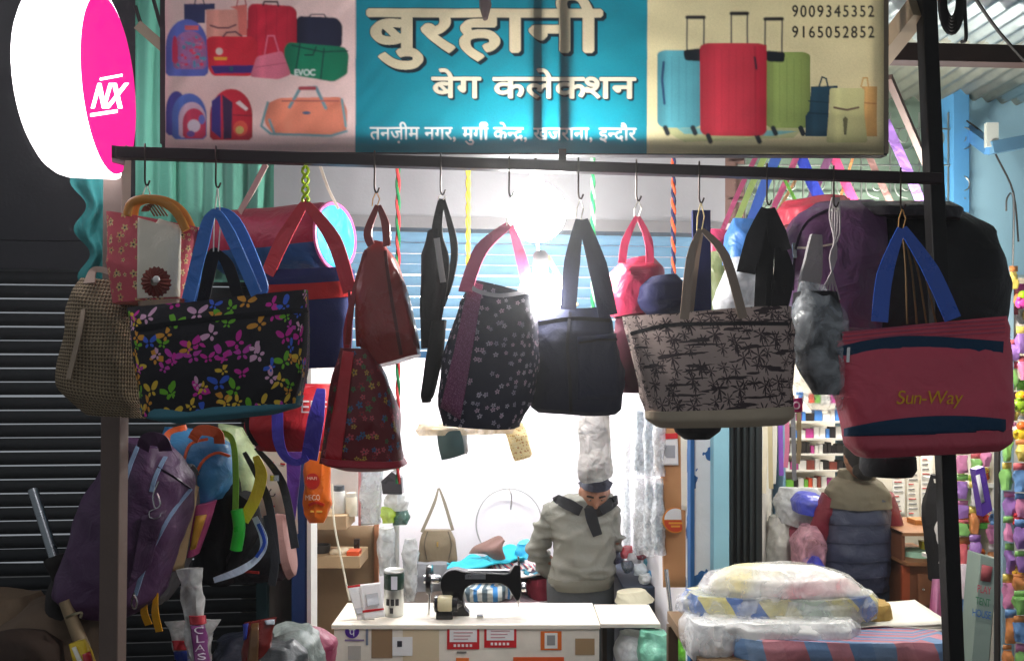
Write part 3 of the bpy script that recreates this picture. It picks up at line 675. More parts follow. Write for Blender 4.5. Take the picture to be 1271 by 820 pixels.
def bulb(px, py, Y, r, s, label, tilt=0):
    o = thing('glare_globe', label, 'lamp', W(px, py, Y)); c = W(px, py, Y)
    MB().ell(c, (r, r, r), 32, 20).build('globe', emit((255, 252, 248), s), o)
    MB().lathe(c + Vector((0, 0, r * .95)), [(.016, -.01), (.02, 0), (.02, .05), (.012, .06)], 16).build('socket', plas((230, 230, 230)), o)
    return o
b1 = bulb(666, 264, 2.42, .088, BULB, 'white lamp under the middle of the sign, globe enlarged to its glare')  # globe made as wide as the bulb's glare
wire('flex', DARKP, b1, [(666, 206, 2.42), (664, 190, 2.45), (660, 120, 2.5)], .004)
b2 = bulb(671, 366, 2.13, .06, BULB2, 'lower glare spot built as a small lamp between the flowered bag and the black bag')  # lamp added where the lower glare spot shows
wire('flex', WHITE, b2, [(671, 335, 2.13), (669, 318, 2.4), (666, 290, 2.6)], .004)
tl_ = thing('tube_lamp', 'white tube lamp inside the right-hand shop behind the big backpack', 'lamp', W(1110, 330, 3.0))
MB().bar(W(1070, 320, 3.0), W(1195, 323, 3.02), .04, .03).build('tube', emit((255, 250, 240), TUBE), tl_)
MB().bar(W(1065, 320, 2.955), W(1200, 323, 2.975), .03, .05).build('tube_fitting', WHITE, tl_)
tl2 = thing('tube_lamp', 'unseen tube lamp added under the toy shop ceiling to brighten its inside', 'lamp', W(1130, 349, 5.0))  # second unseen tube, put in to brighten the toy shop
MB().bar(W(1060, 349, 5.0), W(1200, 349, 5.02), .045, .035).build('tube', emit((255, 250, 240), TUBE), tl2); MB().bar(W(1055, 345, 5.0), W(1205, 345, 5.02), .05, .012).build('tube_fitting', WHITE, tl2)
# ================================================================ BAGS ON THE BAR
from mathutils.bvhtree import BVHTree
class Hit:
    """finds the point of a bag's surface that lies at a given place in the photo, so trim sits on the cloth"""
    def __init__(s, o):
        me = o.data; w = wp(o); vs = [v.co + w for v in me.vertices]
        s.t = BVHTree.FromPolygons(vs, [tuple(p.vertices) for p in me.polygons]); s.Y = sum(v.y for v in vs) / len(vs); s.last = None
    def __call__(s, px, py, off=.003):
        d = W(px, py, 1) - co.location; h = s.t.ray_cast(co.location, d.normalized())
        if h[0] is None:
            q = W(px, py, s.last if s.last else s.Y); h2 = s.t.find_nearest(q)
            n = h2[1] if h2[1].dot(d) < 0 else -h2[1]; return h2[0] + n * off
        s.last = h[0].y; n = h[1] if h[1].dot(d) < 0 else -h[1]
        return h[0] + n * off
def trim(name, mat, parent, h, pts, w, th=.004, off=.002, sub=6, **kw):
    P = smooth([Vector((p[0], p[1], 0)) for p in pts], sub); b = MB()
    if isinstance(w, (list, tuple)): w = list(np.interp(np.linspace(0, len(w) - 1, len(P)), range(len(w)), w))
    return b.ribbon([h(p.x, p.y, off) for p in P], w, th, (0, -1, 0), None, 1).build(name, mat, parent, **kw)
def patch(name, mat, parent, h, q, off=.003, n=14, **kw):
    """cloth piece on a bag between four photo corners TL TR BR BL"""
    a, b_, c, d = [Vector((p[0], p[1], 0)) for p in q]
    def fn(u, v):
        p = (a * (1 - u) + b_ * u) * (1 - v) + (d * (1 - u) + c * u) * v; return h(p.x, p.y, off)
    o = MB().grid(fn, n, n).build(name, mat, parent, **kw); s = o.modifiers.new('thick', 'SOLIDIFY'); s.thickness = .003; s.offset = 1; return o
def words(items, mat, parent, h, x0, x1, yb, cap, off=.004, slant=0, rot=0, name='lettering', grow=0):
    T, w = layout(items); k = (x1 - x0) / w; b = MB()
    for t_ in T:
        vs = []
        for q in t_:
            x = q[0] * k + slant * q[1] * cap / .72; y = -q[1] * cap / .72
            vs.append(h(x0 + x * math.cos(rot) - y * math.sin(rot), yb + x * math.sin(rot) + y * math.cos(rot), off))
        b.add(vs, [(0, 1, 2)])
    return b.build(name, mat, parent, smooth=False)
def panel(name, mat, parent, q, Y, bulge=0, th=.004, n=12, wr=0, seed=0, **kw):
    Ys = Y if isinstance(Y, (list, tuple)) else [Y] * 4
    a, b_, c, d = [W(p[0], p[1], Ys[i]) for i, p in enumerate(q)]
    def fn(u, v):
        p = (a * (1 - u) + b_ * u) * (1 - v) + (d * (1 - u) + c * u) * v
        p = p - Vector((0, bulge * math.sin(PI * u) * math.sin(PI * v), 0))
        return p + noise.noise_vector(p * 9 + Vector((seed, seed, seed))) * wr if wr else p
    o = MB().grid(fn, n, n).build(name, mat, parent, **kw)
    s = o.modifiers.new('thick', 'SOLIDIFY'); s.thickness = th; s.offset = 0; return o
hooks = []
def hook(px, ylow, what, drop=None, string=STRING, xs=None, Y=None):
    Y = Y or YB(px) - .0; yb = 190 + (px - 146) * 32 / 1020; Y0 = 1.97 + .28 * (px - 146) / 1020
    o = thing('wire_hook', what, 'hook', W(px, yb, Y0), 'wire hooks along the hanging bar')
    pts = [(px - 1, yb + 7, Y0 + .026), (px, yb - 8, Y0 + .026), (px, yb - 12, Y0), (px, yb - 8, Y0 - .026), (px, yb + 14, Y0 - .024), (px, yb + 34, Y0 - .004), (px + 3, yb + 39, Y0), (px + 6, yb + 33, Y0)]
    MB().tube(smooth([W(*p) for p in pts], 4), .0024, 6).build('wire', met((70, 60, 56), .5), o)
    if drop:
        for dx in (-3, 3): MB().tube([W(px + 2, yb + 38, Y0), W(px + 2 + dx * 1.4, (yb + 38 + drop) / 2, Y0), W((xs or px) + dx, drop, Y)], .0016, 5).build('string', string, o)
    return o
gold = (222, 190, 130)
# 1 pink and cream tote with wooden handle
t1 = thing('tote_bag', 'pink and cream tote bag with a brown rosette and wooden arc handle', 'bag', W(192, 378, 2.06))
FLO = stampmat('gold_flower_print', (205, 88, 98), [gold, (235, 205, 150), (214, 160, 110)], 'flower', [(28, .9), (52, .35)])
o = bag('body', FLO, t1, [(134, 263, 250, 284, .07), (138, 300, 247, 305, .11), (142, 340, 242, 342, .13), (147, 378, 236, 372, .12)], 2.03, 4.5, .004, seed=3)
h = Hit(o); patch('front_panel', fab((226, 216, 196)), t1, h, [(172, 264), (226, 282), (222, 373), (172, 377)], .004)
ro = MB()
for k in range(40):
    a = 2 * PI * k / 40; r2 = 19 + 1.5 * (k % 2)
    for (ra, dz) in ((4, .018), (11, .012 + .006 * (k % 2)), (r2, .005)): ro.v.append(h(195 + ra * math.cos(a), 350 + ra * math.sin(a), dz)); ro.uv.append((ra, a))
ro.f = [(k * 3 + j, ((k + 1) % 40) * 3 + j, ((k + 1) % 40) * 3 + j + 1, k * 3 + j + 1) for k in range(40) for j in (0, 1)]; ro.mi = [0] * len(ro.f)
rz = ro.build('rosette', fab((128, 62, 52), var=.35, vs=60), t1)
MB().ell(h(198, 348, .018), (.009, .006, .009)).build('button', plas((230, 225, 218)), rz)
WOOD = M((200, 130, 50), .4, var=.2, vs=40, bump=.1, wr=0)
for dy, dx in ((-.05, 0), (.035, 8)): MB().tube(smooth([W(p[0] + dx, p[1], 2.03 + dy) for p in ((158, 268), (163, 252), (182, 247), (204, 252), (220, 265), (231, 286))], 5), .011, 8, flat=.5).build('handle', WOOD, t1)
for k in range(5): wire('cord', fab((120, 92, 70)), t1, [(176 + 2 * k, 262, 2.02), (182 + 3 * k, 255 - k, 2.0), (192 + 4 * k, 268, 2.02)], .0022)
hook(180, 0, 'wire hook above the pink and cream tote', 250, Y=2.02)
# 2 woven bag
t2 = thing('woven_bag', 'khaki open weave bag behind the butterfly bag at far left', 'bag', W(130, 520, 2.2))
m, t, bs, _ = base('open_weave'); L = t.links; uv = node(t, 'ShaderNodeTexCoord').outputs['UV']; sx = node(t, 'ShaderNodeSeparateXYZ'); L.new(uv, sx.inputs[0])
uu = mathn(t, 'SINE', mathn(t, 'MULTIPLY', mathn(t, 'ADD', sx.outputs[0], sx.outputs[1]), 340)); vv = mathn(t, 'SINE', mathn(t, 'MULTIPLY', mathn(t, 'SUBTRACT', sx.outputs[0], sx.outputs[1]), 340))
pk = mathn(t, 'MULTIPLY', uu, vv); surf(t, bs, mixc(t, mathn(t, 'GREATER_THAN', pk, .25), (158, 138, 110), (96, 80, 62)), .85, wr=0, bump=0)
bp = node(t, 'ShaderNodeBump', i_Strength=.8, i_Distance=.004); bp.invert = True; L.new(pk, bp.inputs['Height']); L.new(bp.outputs[0], bs.inputs['Normal'])
bag('body', m, t2, [(106, 346, 170, 352, .08), (98, 372, 178, 378, .16), (88, 430, 184, 430, .2), (77, 480, 190, 498, .2), (110, 512, 198, 520, .14)], 2.1, 3, .012, 7, seed=8)
strap('handle', fab((190, 165, 150)), t2, [(112, 350, 2.03), (118, 335, 2.05), (140, 338, 2.04), (158, 356, 2.03)], .03)
strap('handle', fab((170, 150, 130)), t2, [(108, 348, 2.08), (104, 400, 2.0), (84, 470, 1.99)], .012)
# 3 butterfly bag
t3 = thing('shopping_bag', 'wide black shopping bag printed with bright butterflies', 'bag', W(275, 520, 2.05), 'big printed shopping bags')
BUT = stampmat('butterfly_print', (20, 18, 26), [(214, 40, 160), (110, 180, 40), (230, 190, 60), (60, 100, 210), (225, 170, 200), (200, 60, 170), (220, 150, 50)], 'butterfly', [(18, 1.0), (26, .45)])
o = bag('body', BUT, t3, [(163, 383, 383, 361, .07), (168, 420, 383, 400, .14), (176, 468, 381, 460, .17), (185, 516, 373, 501, .16)], 1.95, 4, .007, 7, seed=5, n=72, m=44)
h = Hit(o); trim('zip', fab((20, 20, 26)), t3, h, [(170, 409), (215, 402), (300, 392), (380, 385)], .012)
o = bag('base_panel', fab((64, 120, 134)), t3, [(182, 506, 375, 490, .15), (192, 519, 370, 505, .172), (228, 525, 345, 513, .13)], 1.95, 4, .003, seed=6, m=14)
RB = nyl((56, 120, 205))
for dy, pts in ((-.07, [(232, 372), (252, 300), (266, 263), (286, 290), (318, 365)]), (.05, [(236, 376), (248, 310), (262, 266), (292, 275), (324, 350), (322, 366)])):
    strap('handle', RB, t3, [(p[0], p[1], 1.96 + dy) for p in pts], .03, tw=.35)
for pts in ([(252, 376), (264, 320), (270, 312)], [(270, 312), (284, 330), (296, 370)]): strap('inner_handle', BLK, t3, [(p[0], p[1], 1.98) for p in pts], .03, tw=.3)
hook(268, 0, 'wire hook above the butterfly shopping bag', 312, Y=1.97)
# 4 crimson and blue roll bag
def roll(b, A, B, r0, r1, n=40, m=14, squash=1.0):
    A, B = Vector(A), Vector(B); t = (B - A).normalized(); x = t.cross(Vector((0, 0, 1))).normalized(); z = x.cross(t); rings = []
    for i in range(m + 1):
        f = i / m; e = 1 - .12 * max(0, 1 - min(f, 1 - f) / .06) ** 2; c = A + (B - A) * f; r = (r0 + (r1 - r0) * f) * e
        rings.append([c + x * math.cos(2 * PI * k / n) * r * squash + z * math.sin(2 * PI * k / n) * r for k in range(n)])
    b.loft(rings); return t, x, z
t4 = thing('roll_bag', 'crimson and blue cylindrical sports bag with a bright blue round end', 'bag', W(340, 345, 2.5))
b = MB(); A, B = W(285, 305, 2.62), W(415, 294, 2.45); tt, xx, zz_ = roll(b, A, B, .112, .104)
b.rough(.006, 9, 2)
for i, f in enumerate(b.f):
    c = sum((b.v[j] for j in f), Vector()) / len(f); fr_ = (c - A).dot(tt) / (B - A).length; b.mi[i] = 1 if (c - A - (B - A) * fr_).dot(zz_) < -.03 else 0
b.build('body', [nyl((165, 30, 70)), nyl((36, 96, 150))], t4)
ring = lambda r, d: [B + tt * d + xx * math.cos(2 * PI * k / 40) * r + zz_ * math.sin(2 * PI * k / 40) * r for k in range(40)]
MB().loft([ring(.098, .002), ring(.092, .008), ring(.002, .012)]).build('end_panel', nyl((40, 175, 215)), t4)
MB().tube([B + tt * .004 + xx * math.cos(2 * PI * k / 40) * .1 + zz_ * math.sin(2 * PI * k / 40) * .1 for k in range(41)], .006, 6, cap=False).build('piping', nyl((225, 110, 170)), t4)
strap('shoulder_strap', fab((205, 195, 180)), t4, [(330, 204, 2.3), (315, 235, 2.4), (296, 264, 2.48)], .018)
strap('shoulder_strap', fab((205, 195, 180)), t4, [(398, 206, 2.3), (408, 235, 2.35), (420, 258, 2.4)], .008)
# 5 navy box bag on a red strap
t5 = thing('sling_bag', 'navy blue square sling bag with a red band and red strap', 'bag', W(380, 458, 2.25))
o = bag('body', fab((32, 44, 96)), t5, [(324, 338, 437, 334, .1), (325, 350, 437, 346, .12), (324, 400, 436, 398, .13), (322, 459, 433, 455, .12)], 2.28, 6, .003, seed=11)
h = Hit(o); trim('band', fab((190, 40, 40)), t5, h, [(325, 364), (380, 362), (436, 358)], .045); trim('zip', fab((18, 22, 50)), t5, h, [(326, 344), (436, 339)], .012)
for i, pts in enumerate(([(381, 250), (358, 295), (332, 340)], [(378, 250), (406, 298), (433, 362)])): strap('strap', nyl((200, 50, 62)), t5, [(p[0], p[1], 2.23 - .02 * i) for p in pts], .042, tw=.3)
strap('strap', nyl((120, 40, 60)), t5, [(432, 360, 2.2), (434, 400, 2.2), (430, 470, 2.21)], .012)
nk = MB()
for s in (-1, 1): nk.tube([W(379 + 4 * s * math.sin(k * .9), 206 + k * 3.4, YB(379) - .03 + .004 * s * math.cos(k * .9)) for k in range(14)], .004, 6)
props(nk.build('knotted_cord', plas((205, 235, 30))), 'neon yellow knotted cord tied to the bar above the red strap', 'cord')
# 7 red leather bag hung sideways
t7 = thing('leather_bag', 'shiny dark red leather bag hanging narrow side on', 'bag', W(480, 455, 2.08))
LEA = M((150, 40, 36), .3, var=.22, vs=8, bump=.15, wr=.9, ws=7, spec=.6)
o = bag('body', LEA, t7, [(462, 300, 476, 302, .05), (448, 318, 494, 326, .1), (440, 365, 508, 375, .14), (446, 420, 519, 415, .16), (462, 455, 522, 440, .13)], 2.1, 3, .012, 8, seed=21)
trim('seam', M((90, 22, 24), .4), t7, Hit(o), [(478, 312), (484, 360), (498, 440)], .008)
for pts in ([(467, 256), (458, 285), (462, 304)], [(469, 256), (478, 280), (480, 306)], [(455, 310), (440, 370), (432, 428)], [(449, 330), (444, 380), (446, 430)]): strap('strap', LEA, t7, [(p[0], p[1], 2.06) for p in pts], .022 if pts[0][1] < 300 else .014, tw=.5)
hook(465, 0, 'wire hook above the red leather bag', 256, fab((205, 150, 90)), Y=2.06)
# 8 red flowered bag
t8 = thing('shopping_bag', 'red flowered shopping bag seen narrow, below the red leather bag', 'bag', W(452, 580, 2.05), 'big printed shopping bags')
RFL = stampmat('red_flower_print', (110, 20, 30), [(60, 110, 60), (200, 80, 90), (60, 100, 140), (190, 150, 60), (150, 40, 50)], 'flower', [(27, .85), (38, .7)], .4)
o = bag('body', RFL, t8, [(424, 432, 462, 434, .06), (412, 470, 480, 468, .13), (406, 520, 494, 512, .16), (402, 572, 500, 572, .15)], 2.06, 3.2, .009, 8, seed=14)
h = Hit(o); patch('side_panel', nyl((196, 36, 48)), t8, h, [(427, 436), (440, 438), (424, 572), (404, 572)], .003)
bag('base_panel', nyl((170, 34, 52)), t8, [(400, 566, 502, 570, .16), (402, 574, 506, 578, .19), (430, 582, 480, 583, .1)], 2.05, 3, .003, seed=9, m=10)
for pts in ([(434, 380), (430, 410), (432, 440)], [(448, 380), (452, 410), (456, 440)]): strap('handle', nyl((196, 40, 50)), t8, [(p[0], p[1], 2.12) for p in pts], .016)
# 9 black waist bags
t9 = thing('waist_bag', 'narrow black waist bags hanging edge on from one hook', 'bag', W(540, 500, 2.1))
bag('body', BLK, t9, [(530, 288, 548, 284, .06), (524, 320, 550, 320, .09), (521, 390, 550, 380, .1), (522, 432, 546, 430, .08)], 2.12, 3, .006, seed=31)
bag('lower_body', BLK, t9, [(536, 400, 554, 398, .05), (530, 440, 548, 445, .07), (520, 490, 538, 492, .07), (522, 499, 532, 499, .03)], 2.08, 3, .006, seed=32)
strap('strap', BLK, t9, [(548, 246, 2.1), (543, 290, 2.1), (551, 330, 2.09), (541, 410, 2.09)], .03, tw=.7)
strap('strap', BLK, t9, [(550, 246, 2.1), (563, 300, 2.1), (560, 340, 2.1), (549, 380, 2.1)], .02, tw=.8)
strap('lining', fab((205, 195, 190)), t9, [(543, 296, 2.06), (546, 325, 2.06), (549, 350, 2.07)], .015)
hook(547, 0, 'wire hook above the narrow black waist bags', 248, Y=2.1)
# 10 flowered navy bag
t10 = thing('shopping_bag', 'black shopping bag with tiny white flowers and pink handles', 'bag', W(605, 527, 2.1), 'big printed shopping bags')
NFL = stampmat('white_flower_print', (24, 26, 50), [(190, 180, 195), (160, 150, 170), (200, 170, 190)], 'flower', [(40, .6), (50, .25)])
o = bag('body', NFL, t10, [(584, 348, 662, 368, .08), (568, 392, 668, 400, .17), (551, 450, 668, 458, .22), (545, 500, 657, 503, .22), (549, 525, 641, 529, .2)], 2.1, 3.6, .012, 7, seed=41)
PFL = stampmat('pink_flower_print', (120, 50, 92), [(215, 150, 190), (190, 120, 170)], 'flower', [(40, .6), (50, .25)])
h = Hit(o); patch('side_panel', PFL, t10, h, [(584, 350), (600, 355), (572, 520), (549, 505)], .003)
PK = nyl((205, 80, 120))
strap('handle', PK, t10, [(632, 278, 2.12), (606, 310, 2.1), (578, 362, 2.03)], .036, tw=.3); strap('handle', PK, t10, [(634, 278, 2.16), (644, 320, 2.16), (658, 372, 2.14)], .03, tw=.3)
strap('binding', fab((190, 185, 190)), t10, [(584, 350, 2.06), (592, 362, 2.02), (618, 366, 2.02), (652, 362, 2.06)], .01)
hook(632, 0, 'wire hook above the tiny flowered bag', 280, Y=2.12)
# 11 black bag
t11 = thing('hand_bag', 'plain black handbag with long dark blue handles right of the lamps', 'bag', W(715, 512, 2.14))
o = bag('body', fab((26, 31, 58), wr=.7), t11, [(670, 384, 746, 380, .06), (664, 400, 758, 398, .1), (660, 430, 765, 425, .15), (657, 470, 772, 466, .17), (660, 506, 768, 506, .15), (668, 512, 760, 512, .1)], 2.15, 3.2, .016, 8, seed=51, n=64, m=44)
h = Hit(o); trim('seam', fab((16, 18, 34)), t11, h, [(708, 388), (704, 430), (707, 470), (709, 510)], .008); trim('zip', fab((14, 15, 24)), t11, h, [(668, 402), (710, 396), (756, 398)], .01)
patch('pocket', fab((30, 35, 64), wr=.7), t11, h, [(716, 418), (762, 414), (766, 492), (717, 496)], .004); trim('pocket_seam', fab((16, 18, 34)), t11, h, [(717, 426), (740, 423), (762, 422)], .006, off=.009)
for pts, w_ in (([(720, 272), (712, 325), (706, 384)], .042), ([(724, 272), (738, 330), (754, 392)], .05)): strap('handle', fab((30, 34, 62)), t11, [(p[0], p[1], 2.1) for p in pts], w_)
strap('cord', fab((190, 165, 120)), t11, [(680, 318, 2.2), (697, 350, 2.16), (716, 380, 2.12)], .012)
hook(718, 0, 'wire hook above the plain black handbag', 272, Y=2.1)
# 12 pink backpack and maroon pouch
t12 = thing('backpack', 'small pink backpack with navy front pocket and pink loop', 'backpack', W(792, 392, 2.25))
bag('body', nyl((185, 48, 84)), t12, [(772, 324, 812, 320, .1), (754, 342, 824, 336, .2), (749, 370, 822, 368, .24), (760, 394, 815, 392, .2)], 2.3, 2.4, .014, 9, seed=61)
bag('pocket', fab((36, 38, 78)), t12, [(806, 344, 838, 340, .08), (792, 356, 849, 352, .14), (790, 374, 850, 374, .14), (804, 390, 842, 390, .08)], 2.2, 2.4, .006, seed=62)
for pts in ([(790, 268), (780, 298), (772, 328)], [(792, 268), (802, 298), (807, 326)]): strap('loop', nyl((215, 60, 100)), t12, [(p[0], p[1], 2.2) for p in pts], .022)
hook(790, 0, 'wire hook above the small pink backpack', 268, Y=2.2)
props(bag('pouch', fab((84, 30, 48)), None, [(764, 388, 800, 385, .08), (760, 420, 806, 415, .12), (766, 460, 806, 460, .12), (774, 488, 800, 488, .08)], 2.3, 2.6, .006, seed=63), 'dark maroon pouch between the black handbag and palm tree tote', 'pouch')
# 13 palm tote
t13 = thing('tote_bag', 'beige tote bag printed with dark palm trees', 'bag', W(880, 530, 2.18))
PLM = stampmat('palm_print', (182, 160, 152), [(58, 44, 48), (66, 50, 54)], 'palm', [(24, .95), (17, .9)], .75)
o = bag('body', PLM, t13, [(774, 392, 982, 380, .07), (780, 418, 981, 408, .14), (793, 468, 980, 464, .18), (805, 516, 977, 510, .17)], 2.18, 4, .008, 7, seed=71, n=72, m=44)
h = Hit(o); trim('zip', fab((40, 36, 40)), t13, h, [(784, 414), (830, 404), (900, 402), (978, 402)], .01)
bag('base_panel', fab((176, 160, 138)), t13, [(802, 510, 979, 503, .172), (803, 521, 981, 516, .19), (815, 530, 970, 526, .15)], 2.18, 4, .003, seed=72, m=12)
for dy, pts in ((-.06, [(869, 284), (858, 320), (850, 396)]), (-.06, [(871, 284), (894, 318), (922, 396)]), (.03, [(870, 286), (862, 330), (856, 388)])): strap('handle', M((148, 128, 112), .4), t13, [(p[0], p[1], 2.17 + dy) for p in pts], .024)
hook(868, 0, 'wire hook above the palm tree tote', 286, fab((225, 205, 150)), Y=2.16)
props(strap('folded_strap', fab((30, 40, 92)), None, [(870, 262, 2.24), (871, 320, 2.24), (872, 392, 2.24)], .05, .012), 'wide navy strap hanging behind the beige tote handles', 'strap')
props(bag('shoulder_bag', BLK, None, [(832, 522, 898, 520, .1), (838, 536, 892, 535, .12), (850, 545, 880, 545, .07)], 2.35, 2.4, .004, seed=73), 'black bag bottom showing just under the palm tree tote', 'bag')
# 15 black straps, white bag, small packs
t15 = thing('strap_bundle', 'bundle of wide black straps hanging left of the purple backpack', 'straps', W(950, 390, 2.25))
for pts, w_ in (([(950, 258), (940, 295), (926, 338)], .05), ([(951, 258), (947, 320), (942, 392)], .03), ([(953, 258), (956, 310), (950, 390)], .026), ([(955, 258), (963, 290), (970, 312)], .05), ([(968, 306), (974, 340), (966, 384)], .055)): strap('strap', BLK, t15, [(p[0], p[1], 2.22 - .012 * (w_ > .04)) for p in pts], w_, .008, tw=.5)
hook(952, 0, 'wire hook above the bundle of black straps', 258, Y=2.22)
props(bag('plastic_bag', clear((235, 238, 242), .8), None, [(908, 318, 940, 318, .05), (898, 345, 946, 340, .12), (886, 375, 944, 375, .16), (890, 394, 938, 394, .12)], 2.4, 2.5, .012, seed=74), 'crumpled white plastic bag behind the right handle of the palm tree tote', 'plastic bag')
props(bag('small_backpack', nyl((70, 125, 195)), None, [(910, 272, 945, 275, .06), (900, 292, 948, 292, .12), (898, 330, 946, 330, .12)], 2.55, 2.6, .006, seed=75), 'small light blue backpack behind the white plastic bag', 'backpack')
props(bag('small_backpack', nyl((110, 120, 80)), None, [(884, 312, 910, 312, .06), (878, 335, 912, 335, .1), (880, 388, 912, 388, .1)], 2.6, 2.6, .006, seed=76), 'small olive backpack behind the palm tree tote handles', 'backpack')
props(bag('small_backpack', nyl((190, 60, 100)), None, [(880, 285, 905, 288, .06), (876, 300, 903, 300, .1), (876, 320, 902, 320, .08)], 2.7, 2.6, .006, seed=77), 'small pink backpack behind the wide navy strap', 'backpack')
# 17 big backpacks at the right
t17 = thing('backpack', 'purple backpack with grey zip beside the big black one', 'backpack', W(1020, 400, 2.5))
o = bag('body', nyl((98, 62, 100)), t17, [(1010, 252, 1080, 250, .08), (984, 268, 1090, 262, .18), (969, 300, 1092, 300, .24), (972, 350, 1092, 350, .26), (980, 410, 1088, 410, .22)], 2.62, 3, .012, 8, seed=81)
h = Hit(o); trim('piping', nyl((50, 34, 56)), t17, h, [(985, 360), (988, 310), (1003, 275), (1040, 256)], .008); trim('zip', fab((205, 190, 175)), t17, h, [(990, 308), (1010, 307), (1034, 303)], .006)
MB().bar(h(987, 303, .008), h(989, 320, .012), .012, .004).build('zip_pull', CHROME, t17)
props(bag('folded_cloth', nyl((215, 70, 90)), None, [(975, 250, 1052, 246, .1), (966, 262, 1055, 258, .2), (970, 280, 1050, 275, .2)], 2.75, 2.4, .02, 11, seed=83), 'rumpled pink rain cover on top of the purple backpack', 'rain cover')
t18 = thing('backpack', 'very large black backpack hanging behind the black post', 'backpack', W(1140, 430, 2.6))
o = bag('body', nyl((20, 19, 23), rough=.6), t18, [(1070, 258, 1190, 260, .1), (1044, 275, 1224, 282, .22), (1036, 320, 1236, 325, .3), (1036, 370, 1238, 370, .32), (1042, 430, 1235, 430, .28)], 2.7, 3.4, .014, 7, seed=84)
h = Hit(o); trim('piping', fab((70, 68, 72)), t18, h, [(1046, 300), (1052, 278), (1080, 266), (1140, 265)], .008)
bag('top_flap', nyl((30, 24, 32)), t18, [(1060, 253, 1180, 253, .1), (1058, 262, 1190, 262, .2), (1062, 272, 1185, 274, .18)], 2.6, 3, .008, seed=85, m=10)
bag('side_pocket', nyl((24, 22, 26)), t18, [(1222, 336, 1240, 338, .05), (1220, 350, 1242, 350, .1), (1222, 392, 1240, 392, .08)], 2.62, 3, .004, seed=86, m=12)
for k in range(5): wire('cord', fab((190, 180, 180)), t18, [(1033 + 2 * k, 245, 2.3), (1030 + 3 * k, 270 + 5 * k, 2.32), (1038 - 2 * k, 320, 2.33), (1014 + 7 * k, 372, 2.35)], .003)
hook(1035, 0, 'wire hook with white strings left of the big black backpack', 262, Y=2.25)
# 18 clear plastic bag with dark goods
t19 = thing('plastic_bag', 'grey see through plastic bag holding a black bag between two totes', 'plastic bag', W(1012, 510, 2.24))
bag('contents', BLK, t19, [(988, 362, 1036, 362, .08), (983, 410, 1044, 410, .13), (984, 440, 1044, 440, .13), (994, 462, 1044, 468, .12), (1010, 490, 1042, 490, .07)], 2.28, 2.6, .008, seed=91)
bag('sleeve', clear((225, 230, 235), .28, .1), t19, [(992, 350, 1022, 352, .04), (982, 395, 1046, 395, .16), (978, 440, 1047, 440, .18), (986, 475, 1046, 485, .17), (1008, 511, 1046, 511, .1)], 2.28, 2.5, .016, 12, seed=92)
props(strap('folded_strap', fab((165, 160, 160)), None, [(1013, 292, 2.4), (1006, 340, 2.4), (996, 392, 2.38)], [.03, .06, .05], .02), 'wide pale grey strap hanging in front of the purple backpack', 'strap')
# 19 magenta insulated bag
t20 = thing('shopping_bag', 'magenta shopping bag with blue bands and yellow lettering at right', 'bag', W(1140, 566, 2.28), 'big printed shopping bags')
MAG = nyl((220, 82, 104), rough=.55)
o = bag('body', MAG, t20, [(1024, 414, 1246, 393, .08), (1032, 445, 1250, 440, .15), (1042, 500, 1249, 498, .18), (1050, 542, 1246, 534, .17)], 2.26, 4, .006, 7, seed=95, n=72, m=44)
h = Hit(o); B2 = fab((24, 62, 92))
trim('zip_band', B2, t20, h, [(1033, 441), (1080, 430), (1140, 425), (1244, 432)], .036)
for k in range(4): trim('ridge', nyl((185, 70, 100)), t20, h, [(1027 + k, 415 + 5 * k), (1130, 405 + 5 * k), (1246, 397 + 5 * k)], .004, .003)
lb = MB()
lb.grid(lambda a, c: h(1049 + 198 * a, 541 - 4 * a - (6 + 17 * math.sin(PI * min(.97, .05 + a * .75)) ** .8) * (1 - c) + 0, .004), 30, 4)
lb.build('lower_band', B2, t20).modifiers.new('thick', 'SOLIDIFY').thickness = .002
bag('base_panel', nyl((196, 74, 92), rough=.55), t20, [(1050, 540, 1247, 531, .172), (1054, 554, 1245, 546, .19), (1066, 566, 1232, 557, .15)], 2.26, 4, .003, seed=96, m=12)
words(list('Sun-Way'), fab((236, 176, 50)), t20, h, 1111, 1193, 501, 17, slant=.18)
MB().bar(h(1053, 432, .006), h(1052, 450, .01), .008, .004).build('zip_pull', CHROME, t20)
BS = M((24, 84, 190), .3, var=.1, bump=0, wr=.5, spec=.6)
for pts in ([(1119, 282), (1104, 340), (1092, 400)], [(1121, 282), (1148, 335), (1182, 395)]): strap('handle', BS, t20, [(p[0], p[1], 2.19) for p in pts], .042, tw=.25)
for k in range(4): wire('cord', fab((120, 92, 58)), t20, [(1120, 285, 2.27), (1124 + 7 * k, 330, 2.28), (1126 + 12 * k, 402, 2.28)], .003)
hook(1118, 0, 'wire hook above the magenta shopping bag', 284, fab((200, 150, 90)), Y=2.24)
props(MB().lathe(W(1102, 590, 2.5), [(.02, -.0), (.07, .0), (.082, .02), (.08, .06), (.05, .09)], 30).build('black_cap', BLK), 'round black cap hanging below the magenta bag', 'cap')
# 20 white plastic roll hanging in front of the shopkeeper
t21 = thing('plastic_bag', 'white plastic bag hanging in front of the shopkeeper\'s head', 'plastic bag', W(737, 600, 2.55))
bag('sleeve', clear((225, 222, 216), .82, .25), t21, [(730, 470, 746, 470, .03), (724, 490, 752, 490, .07), (720, 520, 755, 522, .1), (718, 560, 758, 560, .1), (715, 580, 760, 578, .11), (716, 594, 759, 590, .1), (722, 599, 748, 595, .05)], 2.55, 2.4, .009, 14, seed=97)
wire('string', STRING, t21, [(737, 470, 2.55), (737, 514, 2.55)], .002)
